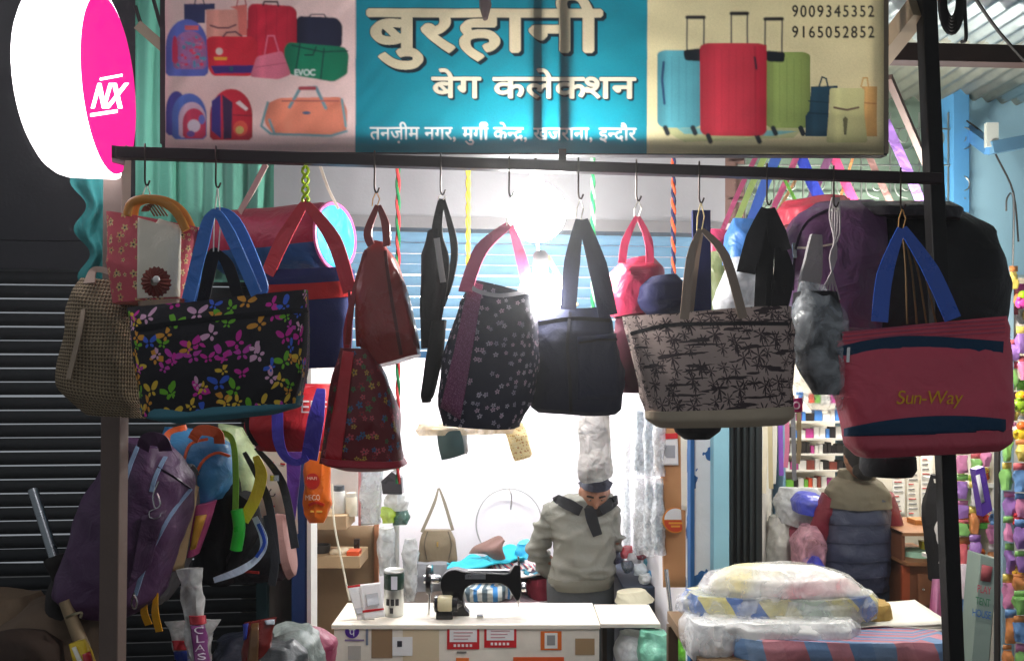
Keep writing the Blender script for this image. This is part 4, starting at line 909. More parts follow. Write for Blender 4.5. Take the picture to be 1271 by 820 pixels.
# ropes
def rope(px, y0, y1, Y, c, c2, label):
    b = MB(); A, B = W(px, y0, Y), W(px, y1, Y); n = 60
    for s, cc in ((0, 0), (PI, 1)):
        b.cur = cc; b.tube([A + (B - A) * k / n + Vector((.004 * math.cos(k * .9 + s), .004 * math.sin(k * .9 + s), 0)) for k in range(n + 1)], .0055, 6)
    return props(b.build('rope', [fab(c), fab(c2)]), label, 'rope')
rope(494, 205, 600, 2.75, (30, 120, 70), (190, 60, 60), 'green and red twisted rope hanging behind the red leather bag')
rope(581, 195, 470, 2.75, (225, 205, 60), (205, 180, 50), 'yellow rope hanging left of the glaring lamp')
rope(736, 195, 470, 2.75, (30, 140, 80), (150, 190, 160), 'pale green twisted rope right of the glaring lamp')
rope(836, 190, 400, 2.75, (225, 90, 50), (40, 44, 80), 'orange and navy rope hanging left of the beige tote handles')
# belts on the grille
for i, (P, c, w_, lb_) in enumerate([([(940, 190), (912, 250), (880, 330)], (190, 90, 130), .014, 'faded pink belt slanting down left across the grille'), ([(954, 186), (935, 225), (910, 285)], (170, 200, 120), .018, 'pale green belt hanging at the left end of the grille'),
        ([(968, 186), (945, 240), (912, 335)], (80, 120, 215), .03, 'wide blue belt hanging down to the light blue backpack'), ([(955, 186), (972, 220), (992, 256)], (120, 190, 80), .009, 'thin bright green belt slanting down right on the grille'),
        ([(992, 186), (975, 225), (952, 275)], (205, 100, 140), .018, 'rose belt slanting left in the middle of the grille'), ([(990, 186), (1005, 220), (1022, 254)], (60, 80, 200), .034, 'broad royal blue belt in the middle of the grille'),
        ([(1008, 186), (985, 228), (958, 275)], (205, 160, 120), .009, 'thin tan belt crossing the broad royal blue belt'), ([(1034, 186), (1005, 250), (972, 320)], (128, 84, 120), .024, 'dull mauve belt hanging over the purple backpack'),
        ([(1032, 186), (1046, 220), (1064, 258)], (215, 80, 130), .028, 'hot pink belt slanting right on the grille'), ([(1062, 186), (1050, 225), (1035, 268)], (205, 140, 90), .008, 'thin orange belt right of the hot pink belt'),
        ([(1060, 150), (1085, 210), (1120, 280)], (130, 100, 96), .02, 'brown belt slanting right behind the bar'), ([(1098, 150), (1125, 210), (1156, 280)], (160, 120, 200), .03, 'lilac belt beside the black post')]):
    props(strap('belt', nyl(c), None, [(p[0], p[1], 3.0 + .012 * i) for p in P], w_ * 1.25, .003), lb_, 'belt', 'belts hung on the grille')

# ================================================================ BAGS AT LOWER LEFT
u1 = thing('backpack', 'plum purple backpack with pale blue zips hanging behind the left post', 'backpack', W(150, 757, 2.35))
PUR = nyl((72, 42, 76), rough=.55)
o = bag('body', PUR, u1, [(152, 546, 206, 556, .12), (124, 585, 236, 592, .2), (98, 650, 236, 640, .26), (74, 735, 196, 735, .24), (98, 754, 166, 758, .16)], 2.52, 3, .024, 6, seed=101, n=60, m=40)
h = Hit(o); Zb = fab((128, 150, 180)); trim('zip', Zb, u1, h, [(205, 567), (193, 592), (188, 610)], .012); trim('zip', Zb, u1, h, [(236, 606), (210, 640), (184, 690), (167, 738)], .014); trim('zip', Zb, u1, h, [(172, 552), (163, 575), (155, 600)], .012)
patch('front_pocket', nyl((62, 36, 66), rough=.55), u1, h, [(176, 640), (205, 632), (186, 700), (158, 730)], .006); trim('pocket_seam', nyl((40, 24, 44)), u1, h, [(160, 560), (150, 620), (146, 680), (148, 740)], .006); trim('pocket_seam', nyl((40, 24, 44)), u1, h, [(196, 580), (222, 596), (236, 606)], .006)
strap('grab_loop', PUR, u1, [(178, 556, 2.42), (183, 545, 2.4), (200, 546, 2.4), (206, 560, 2.42)], .04)
wire('carabiner', CHROME, u1, [(197, 597, 2.35), (190, 615, 2.35), (193, 630, 2.35), (199, 625, 2.35), (195, 612, 2.35)], .0026)
wire('zip_pull', CHROME, u1, [(167, 735, 2.35), (163, 748, 2.35), (167, 755, 2.35), (170, 747, 2.35), (167, 738, 2.35)], .003)
MB().tube([h(192 + 6 * math.cos(a * .6), 637 + 6 * math.sin(a * .6), .008) for a in range(9)], .002, 5).build('ring', CHROME, u1)
wire('hanging_cord', STRING, u1, [(152, 515, 2.44), (151, 540, 2.44), (156, 556, 2.44)], .005)
u2 = thing('backpack', 'grey backpack with sand coloured panel and yellow straps behind the purple one', 'backpack', W(215, 748, 2.55))
o = bag('body', fab((96, 94, 96)), u2, [(228, 570, 246, 578, .08), (218, 620, 248, 622, .16), (196, 690, 236, 690, .2), (168, 738, 215, 734, .18), (180, 748, 206, 746, .1)], 2.68, 3, .008, seed=103)
h = Hit(o); patch('panel', fab((176, 150, 112)), u2, h, [(238, 600), (245, 604), (226, 705), (208, 708)]); trim('piping', fab((150, 152, 148)), u2, h, [(228, 584), (238, 578), (246, 590)], .01)
for x, y0, y1 in ((181, 742, 776), (194, 735, 784)): strap('strap', nyl((228, 160, 24)), u2, [(x, y0, 2.5), (x - 2, (y0 + y1) / 2, 2.49), (x + 3, y1, 2.5)], .022)
u3 = thing('backpack', 'light blue backpack with orange piping among the lower left bags', 'backpack', W(250, 690, 2.65))
OR = nyl((230, 100, 48)); BL3 = nyl((64, 138, 190))
o = bag('body', BL3, u3, [(208, 530, 262, 534, .1), (206, 548, 284, 552, .2), (222, 590, 288, 585, .24), (238, 622, 272, 620, .2)], 2.78, 2.8, .014, 9, seed=105)
h = Hit(o); trim('piping', OR, u3, h, [(236, 610), (250, 575), (268, 562), (284, 566)], .009); trim('piping', OR, u3, h, [(228, 575), (236, 552), (258, 545)], .009); trim('zip', OR, u3, h, [(204, 552), (212, 538), (232, 532)], .028)
strap('grab_loop', OR, u3, [(238, 545, 2.65), (248, 534, 2.64), (268, 536, 2.64), (274, 550, 2.66)], .035)
o = bag('pocket', nyl((190, 80, 130)), u3, [(240, 626, 266, 622, .1), (240, 650, 258, 645, .12), (234, 690, 244, 688, .08)], 2.70, 2.8, .004, seed=106, m=14)
h = Hit(o); patch('flash', nyl((235, 175, 60)), u3, h, [(243, 640), (256, 638), (242, 680), (236, 682)], n=4)
props(bag('backpack', BLK, None, [(262, 556, 288, 556, .1), (254, 600, 300, 600, .2), (246, 660, 304, 655, .22), (248, 712, 298, 716, .2), (262, 724, 288, 724, .1)], 2.92, 3, .01, seed=107), 'plain black backpack between the blue backpack and the yellow strap', 'backpack')
u4 = thing('backpack', 'white and lime green backpack with a yellow strap at lower left', 'backpack', W(300, 660, 2.8))
bag('body', clear((205, 225, 170), .85, .3), u4, [(272, 526, 300, 530, .08), (274, 550, 320, 566, .14), (288, 590, 324, 600, .15), (290, 650, 314, 650, .1)], 2.98, 2.8, .01, seed=108)
strap('strap', nyl((232, 215, 40)), u4, [(318, 566, 2.72), (324, 590, 2.72), (316, 618, 2.71), (302, 646, 2.7)], .04)
strap('piping', nyl((130, 190, 50)), u4, [(266, 534, 2.74), (288, 545, 2.74), (293, 590, 2.73), (292, 640, 2.72)], .02)
MB().tube(smooth([W(294, 632, 2.68), W(297, 655, 2.68), W(293, 682, 2.68)], 4), [.02] * 9, 14).build('bottle_pocket', plas((50, 205, 60)), u4)
strap('trim', nyl((190, 205, 225)), u4, [(316, 642, 2.74), (327, 668, 2.74), (322, 690, 2.74), (298, 708, 2.72), (266, 721, 2.7)], [.018, .026, .02, .026, .018]); strap('flash', nyl((36, 80, 190)), u4, [(320, 650, 2.725), (328, 672, 2.725), (318, 692, 2.725)], .011)
bag('side_body', BLK, u4, [(300, 610, 318, 620, .1), (296, 660, 324, 660, .16), (282, 705, 300, 700, .1)], 2.86, 2.8, .006, seed=109)
u5 = thing('duffel_bag', 'dark grey duffel bag with black straps and dusty pink end', 'bag', W(325, 735, 2.95))
b = MB(); roll(b, W(268, 695, 2.93), W(350, 678, 2.97), .1, .125); b.rough(.01, 8, 4).build('body', nyl((36, 37, 42), rough=.6), u5)
b = MB(); roll(b, W(349, 678, 2.968), W(362, 675, 2.974), .126, .11, m=6); b.build('end_panel', fab((150, 112, 106)), u5)
for pts in ([(304, 560), (326, 620), (344, 700)], [(318, 556), (344, 600), (366, 680)], [(330, 640), (340, 690), (336, 725)]): strap('strap', fab((52, 55, 60)), u5, [(p[0], p[1], 2.78) for p in pts], .028)
MB().box(W(341, 593, 2.765), (.03, .006, .02)).build('buckle', CHROME, u5)
strap('piping', nyl((190, 50, 44)), u5, [(286, 708, 2.86), (305, 709, 2.83), (322, 710, 2.82)], .008)
u6 = thing('duffel_bag', 'bright red duffel bag with white letters and violet blue handles', 'bag', W(360, 562, 2.5))
o = bag('body', nyl((200, 34, 44), rough=.5), u6, [(334, 478, 418, 476, .14), (312, 500, 420, 500, .26), (306, 530, 420, 530, .28), (322, 558, 420, 556, .18)], 2.62, 2.6, .008, seed=111)
h = Hit(o); trim('piping', BLK, u6, h, [(334, 484), (313, 505), (308, 530), (320, 552)], .014); trim('zip', nyl((225, 90, 100)), u6, h, [(372, 483), (410, 482)], .02)
words(list('EEF'), pnt((235, 228, 228)), u6, h, 372, 404, 512, 15, slant=.05)
VB = nyl((72, 62, 178))
strap('handle', VB, u6, [(398, 482, 2.46), (393, 520, 2.44), (384, 570, 2.46)], .05); strap('handle', VB, u6, [(344, 512, 2.46), (346, 545, 2.45), (354, 566, 2.45), (368, 573, 2.45), (382, 568, 2.45)], [.034, .034, .026, .02, .02])
# ================================================================ THE BAG SHOP'S COUNTER AND INTERIOR
ZT = 2.1 - (775 - 465) / 1000 * 3.6                       # counter top
def atZ(px, Y, z): return Vector(((px - CX) / F * Y, Y, z))
LAM = pnt((236, 228, 214), var=.2, vs=9, rough=.45)
ct = thing('shop_counter', 'worn cream counter cabinet with stickers on its front', 'counter', atZ(578, 3.8, .05))
x0, x1 = atZ(411, 3.6, 0).x, atZ(745, 3.6, 0).x
MB().bb((x0 + .01, 3.61, .05), (x1 - .003, 3.93, ZT - .022)).build('cabinet', LAM, ct, bevel=.003)
MB().bb((x0, 3.6, ZT - .02), (x1, 3.95, ZT)).build('counter_top', pnt((240, 233, 218), rough=.4, var=.16), ct, bevel=.003)
MB().bb((x1 + .004, 3.62, ZT - .02), (atZ(820, 3.62, 0).x, 3.93, ZT - .002)).build('side_leaf', LAM, ct, bevel=.002)
MB().bb((x1 + .04, 3.86, .05), (x1 + .06, 3.91, ZT - .022)).build('leg', pnt((70, 58, 48)), ct)
def fq(a, b, d=.0): return (W(a[0], a[1], 3.607 - d), W(b[0], b[1], 3.609 - d))
def card(name, a, b, col, parent, d=0, **kw): return MB().bb(*fq(a, b, d)).build(name, pnt(col, var=.05), parent, smooth=False, **kw)
card('worn_patch', (461, 779), (487, 816), (150, 122, 92), ct, 0, label='brown patch where the laminate came off')
card('worn_patch', (500, 781), (545, 822), (212, 194, 162), ct, -.001); card('worn_patch', (714, 792), (738, 812), (168, 140, 104), ct, 0)
for xx0, xx1, yy in ((555, 595, 777), (601, 641, 775)):
    s = card('sticker', (xx0, yy), (xx1, yy + 28), (205, 34, 42), ct, .001); card('white_field', (xx0 + 3, yy + 3), (xx1 - 3, yy + 19), (240, 238, 238), s, .003)
    for k in range(3): card('print_line', (xx0 + 8, yy + 7 + 4 * k), (xx1 - 8 - 3 * k, yy + 8 + 4 * k), (200, 150, 155), s, .0045)
    for k in range(5): card('print_mark', (xx0 + 8 + 5 * k, yy + 22), (xx0 + 11 + 5 * k, yy + 25), (245, 235, 235), s, .003)
s = card('sticker', (671, 783), (697, 806), (222, 110, 40), ct, .001); card('white_field', (676, 785), (692, 804), (238, 236, 232), s, .003); card('print_block', (679, 788), (689, 800), (150, 150, 150), s, .0045)
s = card('sticker', (487, 790), (512, 813), (240, 240, 240), ct, .003); card('print_mark', (493, 795), (499, 802), (50, 50, 60), s, .005)
s = MB().lathe(W(437, 783, 3.606), [(.001, 0), (.031, 0), (.031, .003), (.001, .003)], 28, 'y').build('round_logo', pnt((84, 36, 150)), ct)
ontext(None, ['प', 'े'], W(437, 784, 3.602), (1, 0, 0), (0, 0, 1), .036, 1, pnt((245, 245, 250)), s)
card('print_block', (432, 801), (448, 818), (185, 180, 172), ct, .001); card('print_line', (428, 793), (452, 795), (140, 120, 160), ct, .001)
card('print_mark', (454, 780), (457, 800), (120, 130, 150), ct, .001)
s = card('sticker', (637, 815), (700, 830), (222, 90, 36), ct, .002); card('sticker', (566, 816), (582, 826), (230, 120, 50), ct, .002); card('print_line', (567, 808), (579, 810), (120, 115, 110), ct, .001)
# cards and tin on the counter
for nm, q, mid, lb_ in (('stand_card', [(431, 727), (452, 724), (465, 768), (444, 770)], [(438, 745), (450, 743), (456, 760), (443, 762)], 'red topped payment card leaning on the left of the counter'), ('stand_card', [(447, 725), (472, 722), (478, 765), (452, 768)], [(453, 733), (468, 731), (471, 750), (456, 752)], 'white payment card with a red line next to the silver tin')):
    o = thing(nm, lb_, 'card', W(460, 768, 3.68)); YY = [3.72, 3.72, 3.66, 3.66]
    if 'red topped' in lb_: YY = [y + .02 for y in YY]
    panel('board', pnt((238, 238, 238), var=.03), o, q, YY, th=.004); panel('print_block', pnt((175, 178, 182)), o, mid, [y - .006 for y in YY], th=.001)
    if 'red topped' in lb_: panel('header', pnt((200, 30, 40)), o, [(431, 727), (452, 724), (454, 731), (433, 734)], [y - .005 for y in YY[:1]] * 4, th=.001)
    else: panel('red_line', pnt((200, 30, 40)), o, [(450, 757), (476, 754), (477, 756), (450, 760)], [3.665] * 4, th=.001)
tn = thing('tin_can', 'silver paint tin with dark green top label on the counter', 'tin', atZ(489, 3.75, ZT)); c = atZ(489, 3.75, ZT)
MB().lathe(c, [(.044, 0), (.046, .004), (.046, .11), (.0465, .112), (.046, .2), (.048, .205), (.046, .21), (.04, .206)], 32).build('can', met((190, 192, 190), .35), tn)
MB().lathe(c, [(.0464, .125), (.0468, .126), (.0468, .198), (.0464, .199)], 32).build('label', plas((34, 60, 48)), tn)
for k, (a, z0, z1) in enumerate(((0, .055, .085), (-.5, .055, .085), (.45, .055, .085), (-.1, .02, .045))):
    MB().box(c + Vector((.047 * math.sin(a), -.047 * math.cos(a), (z0 + z1) / 2)), (.016, .003, z1 - z0), Matrix.Rotation(a, 3, 'Z')).build('print_mark', pnt((40, 40, 44)), tn)
MB().box(c + Vector((.008, -.0475, .16)), (.028, .003, .06)).build('price_label', pnt((225, 225, 235)), tn)
# sewing machine
sm = thing('sewing_machine', 'old black sewing machine with a cream motor on the counter', 'sewing machine', atZ(590, 3.76, ZT))
Ys = 3.76
pts = roundp([(548, 715), (555, 707), (566, 704), (577, 707), (632, 710), (639, 699), (646, 699), (647, 738), (642, 745), (637, 738), (631, 727), (622, 722), (588, 722), (578, 728), (575, 738), (577, 753), (583, 759), (583, 763.5), (547, 763.5), (549, 748), (551, 738), (547, 726)], 4)
pp = [(W(a, b_, Ys).x, W(a, b_, Ys).z) for a, b_ in pts]
SMB = M((14, 14, 16), .22, var=.1, bump=0, wr=0, spec=.6)
MB().prism(pp, Ys - .03, Ys + .03).build('body', SMB, sm, bevel=.01)
MB().lathe(W(533, 718, Ys), [(.056, -.012), (.068, -.012), (.072, 0), (.068, .012), (.056, .012)], 36, 'x').build('hand_wheel', SMB, sm)
hw_ = MB()
for k in range(4): hw_.bar(W(533, 718, Ys), W(533, 718, Ys) + Vector((0, .06 * math.cos(k * PI / 2 + .5), .06 * math.sin(k * PI / 2 + .5))), .008, .014, (1, 0, 0))
hw_.build('spokes', SMB, sm); MB().lathe(W(531, 718, Ys), [(.004, -.02), (.02, -.018), (.02, .05), (.014, .06)], 20, 'x').build('wheel_hub', CHROME, sm)
MB().tube([W(533, 737, Ys), W(532, 763, Ys)], .006, 8).build('treadle_rod', CHROME, sm)
MB().box(W(590, 715, Ys - .033), (.095, .003, .024)).build('name_plate', met((190, 192, 195), .3), sm)
MB().box(W(606, 708, Ys), (.19, .03, .01)).build('top_plate', CHROME, sm)
MB().tube([W(643.5, 690, Ys), W(643.5, 752, Ys)], .0045, 8).build('needle_bar', CHROME, sm); MB().tube([W(643.5, 752, Ys), W(643.5, 761, Ys)], .0015, 6).build('needle', CHROME, sm)
MB().box(W(643, 762.3, Ys), (.05, .05, .003)).build('needle_plate', CHROME, sm); MB().lathe(W(650, 728, Ys - .02), [(.004, -.01), (.02, -.01), (.022, 0), (.02, .01), (.004, .01)], 16, 'x').build('tension_disc', CHROME, sm)
mo = MB().lathe(W(543, 749, Ys - .06), [(.012, -.0), (.036, .004), (.04, .012), (.04, .06), (.036, .068), (.014, .07)], 28, 'x').build('motor', plas((206, 196, 158)), sm)
MB().lathe(W(560, 749, Ys - .06), [(.03, .004), (.036, .008), (.036, .03), (.02, .036), (.01, .05)], 24, 'x').build('end_cap', SMB, mo); MB().lathe(W(540, 749, Ys - .06), [(.02, -.006), (.038, 0), (.038, .012), (.02, .014)], 24, 'x').build('end_cap', SMB, mo)
MB().bb(W(541, 758, Ys - .09), W(563, 763.4, Ys - .03)).build('motor_foot', SMB, mo, bevel=.003)
props(MB().tube([atZ(592, 3.7, ZT + .01), atZ(600, 3.7, ZT + .01), atZ(600.1, 3.7, ZT + .01)], [.009, .009, .004], 12).build('bobbin', CHROME), 'small steel bobbin lying on the counter by the machine', 'bobbin')
# folded cloth behind the machine
tb = thing('work_table', 'dark work table behind the counter stacked with cloth', 'table', atZ(640, 4.75, .05))
ztb = W(600, 752, 4.7).z
MB().bb((W(500, 0, 4.75).x, 4.55, ztb - .03), (W(690, 0, 4.75).x, 5.2, ztb)).build('table_top', pnt((70, 60, 52)), tb)
for px in (505, 685):
    for Yl in (4.6, 5.15): MB().bb((W(px, 0, 4.75).x - .02, Yl - .02, .05), (W(px, 0, 4.75).x + .02, Yl + .02, ztb - .032)).build('leg', pnt((60, 52, 46)), tb)
def cloth(q0, q1, Y, dep, mat, label, seed, p=3.2, wr=.03, name='folded_cloth', group='cloth stacked on the work table', cat='cloth', parent=None):
    (xa, ya), (xb, yb) = q0, q1
    o = bag(name, mat, parent, [(xa + 3, ya, xb - 3, ya, dep * .9), (xa, ya * .7 + yb * .3, xb, ya * .7 + yb * .3, dep), (xa, ya * .3 + yb * .7, xb, ya * .3 + yb * .7, dep), (xa + 3, yb, xb - 3, yb, dep * .9)], Y, p, wr, 16, seed=seed, n=64, m=14)
    return props(o, label, cat, group) if parent is None else o
def stripes(cols, scale, axis=0, skew=0, **kw):
    m, t, bs, out = base('striped_cloth'); uv = node(t, 'ShaderNodeTexCoord').outputs['UV']; s = node(t, 'ShaderNodeSeparateXYZ'); t.links.new(uv, s.inputs[0])
    v = mathn(t, 'FRACT', mathn(t, 'MULTIPLY', mathn(t, 'MULTIPLY_ADD', s.outputs[1 - axis], skew, s.outputs[axis]), scale))
    rp = node(t, 'ShaderNodeValToRGB'); rp.color_ramp.interpolation = 'CONSTANT'; e = rp.color_ramp.elements
    while len(e) < len(cols): e.new(.5)
    for i, c in enumerate(cols): e[i].position = i / len(cols); e[i].color = rgba(c)
    t.links.new(v, rp.inputs[0]); surf(t, bs, rp.outputs[0], **{**dict(rough=.8, wr=.5, ws=10), **kw}); return m
cloth((560, 738), (690, 752), 4.7, .4, stripes([(225, 215, 220), (200, 60, 80), (50, 60, 90), (230, 225, 225)], 9, 1), 'pink and white striped cloth at the bottom of the stack', 201)
cloth((572, 722), (640, 738), 4.65, .3, stripes([(190, 195, 190), (60, 130, 190), (205, 210, 205), (90, 110, 120)], 8), 'grey and blue patterned roll seen under the machine arm', 202, 2.5)
cloth((655, 712), (692, 740), 4.7, .3, fab((120, 30, 48)), 'maroon cloth bundle beside the shopkeeper\'s elbow', 203, 2.6)
cloth((566, 706), (690, 722), 4.85, .4, BLK, 'black folded cloth in the middle of the stack', 204)
cloth((606, 694), (668, 707), 4.8, .3, stripes([(215, 205, 205), (60, 110, 140), (205, 70, 80), (225, 220, 215)], 22, 0, 1.3), 'speckled pale cloth near the top of the stack', 205)
def drape(q, Y, c, label, seed, bl=.03):
    return props(panel('folded_cloth', fab(c, wr=.8), None, q, Y, bl, .008, 26, .045, seed), label, 'cloth', 'cloth stacked on the work table')
drape([(556, 694), (606, 688), (612, 700), (560, 702)], [4.9, 4.9, 4.6, 4.6], (40, 160, 180), 'turquoise cloth edge at the left of the stack', 1)
drape([(598, 690), (640, 678), (650, 696), (600, 700)], [5.0, 5.0, 4.65, 4.65], (40, 170, 190), 'turquoise folded cloth under the brown piece', 2)
drape([(586, 684), (616, 668), (629, 673), (625, 694)], [4.8, 4.8, 4.65, 4.65], (112, 86, 80), 'brown cloth piece draped on top of the stack', 3)
drape([(560, 700), (650, 698), (690, 712), (556, 716)], [4.95, 4.95, 4.58, 4.58], (30, 30, 44), 'dark navy cloth spread over the stack', 4)
drape([(650, 698), (690, 696), (694, 716), (648, 712)], [4.9, 4.9, 4.58, 4.58], (60, 130, 150), 'teal cloth draped at the right of the stack', 5)
drape([(620, 700), (660, 698), (668, 712), (612, 712)], [4.8, 4.8, 4.55, 4.55], (200, 190, 186), 'pale speckled cloth corner hanging from the stack', 6)
cloth((640, 672), (660, 698), 4.85, .12, nyl((50, 170, 215)), 'sky blue plastic packet propped beside the shopkeeper', 209, 2.4)
# things on and before the back wall
hb = thing('hand_bag', 'small olive brown handbag hanging by its strap on the white back wall', 'bag', W(544, 697, 5.2))
o = bag('body', M((112, 100, 80), .5, wr=.3), hb, [(526, 657, 560, 657, .06), (521, 670, 566, 670, .1), (519, 694, 568, 694, .12), (522, 698, 565, 698, .1)], 5.25, 4, .004, seed=210); h = Hit(o)
trim('seam', pnt((70, 60, 48)), hb, h, [(531, 659), (527, 675), (530, 694)], .008); trim('seam', pnt((70, 60, 48)), hb, h, [(556, 659), (560, 675), (557, 694)], .008); trim('clasp', met((210, 180, 110), .3), hb, h, [(543, 672), (543, 678)], .01)
for pts in ([(524, 660), (536, 625), (544, 606)], [(562, 658), (554, 625), (545, 606)]): strap('strap', fab((130, 122, 105)), hb, [(p[0], p[1], 5.22) for p in pts], .02)
props(bag('grey_sack', fab((112, 114, 118)), None, [(512, 698, 556, 698, .1), (504, 715, 558, 715, .16), (500, 752, 548, 752, .18)], 5.1, 3, .02, seed=211), 'slack grey cloth sack below the olive brown handbag', 'sack')
rg = MB().tube([W(632 + 41 * math.cos(a * PI / 24), 650 + 44 * math.sin(a * PI / 24), 5.42) for a in range(49)], .0045, 6, cap=False).build('wire_ring', met((200, 200, 200), .5)); props(rg, 'big thin wire ring hung on the white back wall', 'ring')
props(MB().tube(smooth([W(631, 607, 5.42), W(635, 615, 5.4), (W(634, 632, 5.4))], 4), .006, 6).build('wall_hook', CHROME), 'steel hook holding the wire ring on the back wall', 'hook')
wl = thing('wallet', 'dark green wallet with silver zip hanging under the tiny flowered bag', 'wallet', W(562, 570, 4.4))
R_ = [4.4, 4.38, 4.4, 4.42]
panel('cover', M((38, 66, 66), .5), wl, [(543, 535), (571, 531), (577, 562), (549, 570)], R_, .02, .03); panel('zip_edge', met((190, 190, 185), .4), wl, [(571, 531), (576, 532), (580, 561), (576, 564)], 4.4, .004, .026); panel('back_cover', BLK, wl, [(576, 533), (579, 536), (581, 560), (579, 564)], 4.42, 0, .03)
props(bag('wrapped_parcel', clear((225, 205, 170), .7), None, [(518, 526, 600, 524, .04), (516, 533, 640, 528, .08), (520, 540, 636, 538, .06)], 4.4, 2.4, .012, 16, seed=213), 'clear wrapped parcel hanging flat under the tiny flowered bag', 'parcel')
props(bag('patterned_pouch', stampmat('yellow_print', (225, 205, 150), [(205, 150, 50), (190, 120, 60), (240, 225, 180)], 'flower', [(60, .9), (40, .6)]), None, [(622, 526, 648, 524, .03), (630, 545, 655, 540, .06), (638, 568, 660, 563, .06), (640, 572, 658, 567, .04)], 4.45, 3, .005, seed=214), 'yellow patterned pouch hanging right of the dark green wallet', 'pouch')
# left shelf
sf = thing('wall_shelf', 'brown plywood wall shelf at the left of the shop', 'shelf', W(425, 800, 4.3))
PLY = pnt((142, 118, 90), var=.2, vs=8)
panel('back_board', PLY, sf, [(385, 652), (466, 652), (466, 900), (385, 900)], [4.42] * 4, th=.02); panel('edge_board', pnt((150, 100, 66)), sf, [(465, 650), (470, 650), (470, 900), (465, 900)], [4.40] * 4, th=.03)
for (a, b_, y0, y1, Yf, c) in ((384, 441, 640, 657, 4.15, (168, 142, 110)), (384, 457, 690, 705, 4.15, (176, 150, 116))):
    A, B = W(a, y0, Yf), W(b_, y1, Yf + .24); B.z = W(0, y1, Yf).z; MB().bb(A, B).build('shelf_board', pnt(c), sf, bevel=.002)
def jar(px, y0, y1, r, c, lidc, label, Y=4.25):
    o = thing('jar', label, 'jar', W(px, y1, Y)); b0 = W(px, y1, Y); hh = (y1 - y0) / F * Y
    MB().lathe(b0, [(r * .9, 0), (r, .006), (r, hh * .78), (r * .8, hh * .84)], 20).build('body', plas(c), o); MB().lathe(b0, [(r * .86, hh * .82), (r * .9, hh * .84), (r * .88, hh), (.002, hh)], 20).build('lid', plas(lidc), o)
jar(421, 602, 639.7, .032, (215, 215, 210), (78, 84, 90), 'white jar with a grey lid on the upper shelf'); jar(436, 611, 639.7, .03, (226, 218, 196), (230, 226, 214), 'cream jar with a white lid on the upper shelf')
props(MB().lathe(W(399, 689.7, 4.25), [(.03, 0), (.045, .02), (.048, .06), (.044, .06), (.036, .012), (.002, .01)], 24).build('bowl', plas((60, 58, 56))), 'dark bowl on the lower shelf', 'bowl')
props(MB().bb(W(430, 684, 4.16), W(449, 689.6, 4.24)).build('tape_box', plas((215, 84, 40)), bevel=.003), 'orange box at the front of the lower shelf', 'box')
props(MB().bb(W(439, 669, 4.3), W(447, 689.6, 4.33)).build('phone', plas((30, 30, 32)), bevel=.003), 'black phone standing on the lower shelf', 'phone')
props(cloth((410, 682), (431, 689.5), 4.22, .08, pnt((215, 200, 170)), None, 218), 'crumpled cream paper on the lower shelf', 'paper')
panel('notice', pnt((214, 208, 204)), None, [(386, 560), (446, 560), (446, 640), (386, 640)], [4.44] * 4, th=.012, label='pale board on the wall above the brown shelf', cat='board')
props(wire('white_cable', plas((220, 215, 195)), None, [(412, 600, 4.1), (415, 650, 4.08), (425, 700, 4.06), (434, 745, 4.02)], .005), 'white cable dangling in front of the brown shelf', 'cable')
ps = thing('wrapped_picture', 'plastic wrapped white panel with pink edge beside the brown shelf', 'panel', W(458, 650, 4.36))
panel('board', pnt((215, 218, 220)), ps, [(448, 578), (476, 578), (472, 650), (446, 652)], [4.37] * 4, th=.01); panel('edge', nyl((205, 140, 140)), ps, [(445, 580), (448, 580), (448, 652), (445, 652)], [4.36] * 4, th=.014); bag('wrap', clear(), ps, [(450, 582, 474, 582, .02), (448, 610, 474, 610, .05), (448, 648, 472, 648, .03)], 4.32, 2.4, .012, 16, seed=219)
# packets on the stand left of the wall
st = thing('display_stand', 'thin pole stand hung with packets left of the white wall', 'stand', atZ(492, 4.3, .05))
MB().tube([W(492, 560, 4.3), W(492, 905, 4.3)], .016, 12).build('pole', plas((205, 205, 200)), st)
props(MB().prism([(W(a, b_, 4.2).x, W(a, b_, 4.2).z) for a, b_ in ((474, 596), (487, 584), (499, 592), (500, 612), (476, 612))], 4.17, 4.24).build('small_box', plas((66, 66, 70)), bevel=.003), 'dark grey box hanging at the top of the pole stand', 'box')
for q, c, lb_, sd in (((475, 612, 508, 632), (225, 228, 225), 'white plastic packet on the pole stand', 220), ((472, 628, 492, 648), (180, 215, 40), 'lime green packet on the pole stand', 221), ((486, 634, 509, 652), (20, 90, 70), 'dark green packet on the pole stand', 222)):
    props(bag('packet', clear(c, .92), None, [(q[0] + 4, q[1], q[2] - 4, q[1], .04), (q[0], (q[1] + q[3]) / 2, q[2], (q[1] + q[3]) / 2, .09), (q[0] + 3, q[3], q[2] - 3, q[3], .05)], 4.2, 2.3, .016, 16, seed=sd), lb_, 'packet')
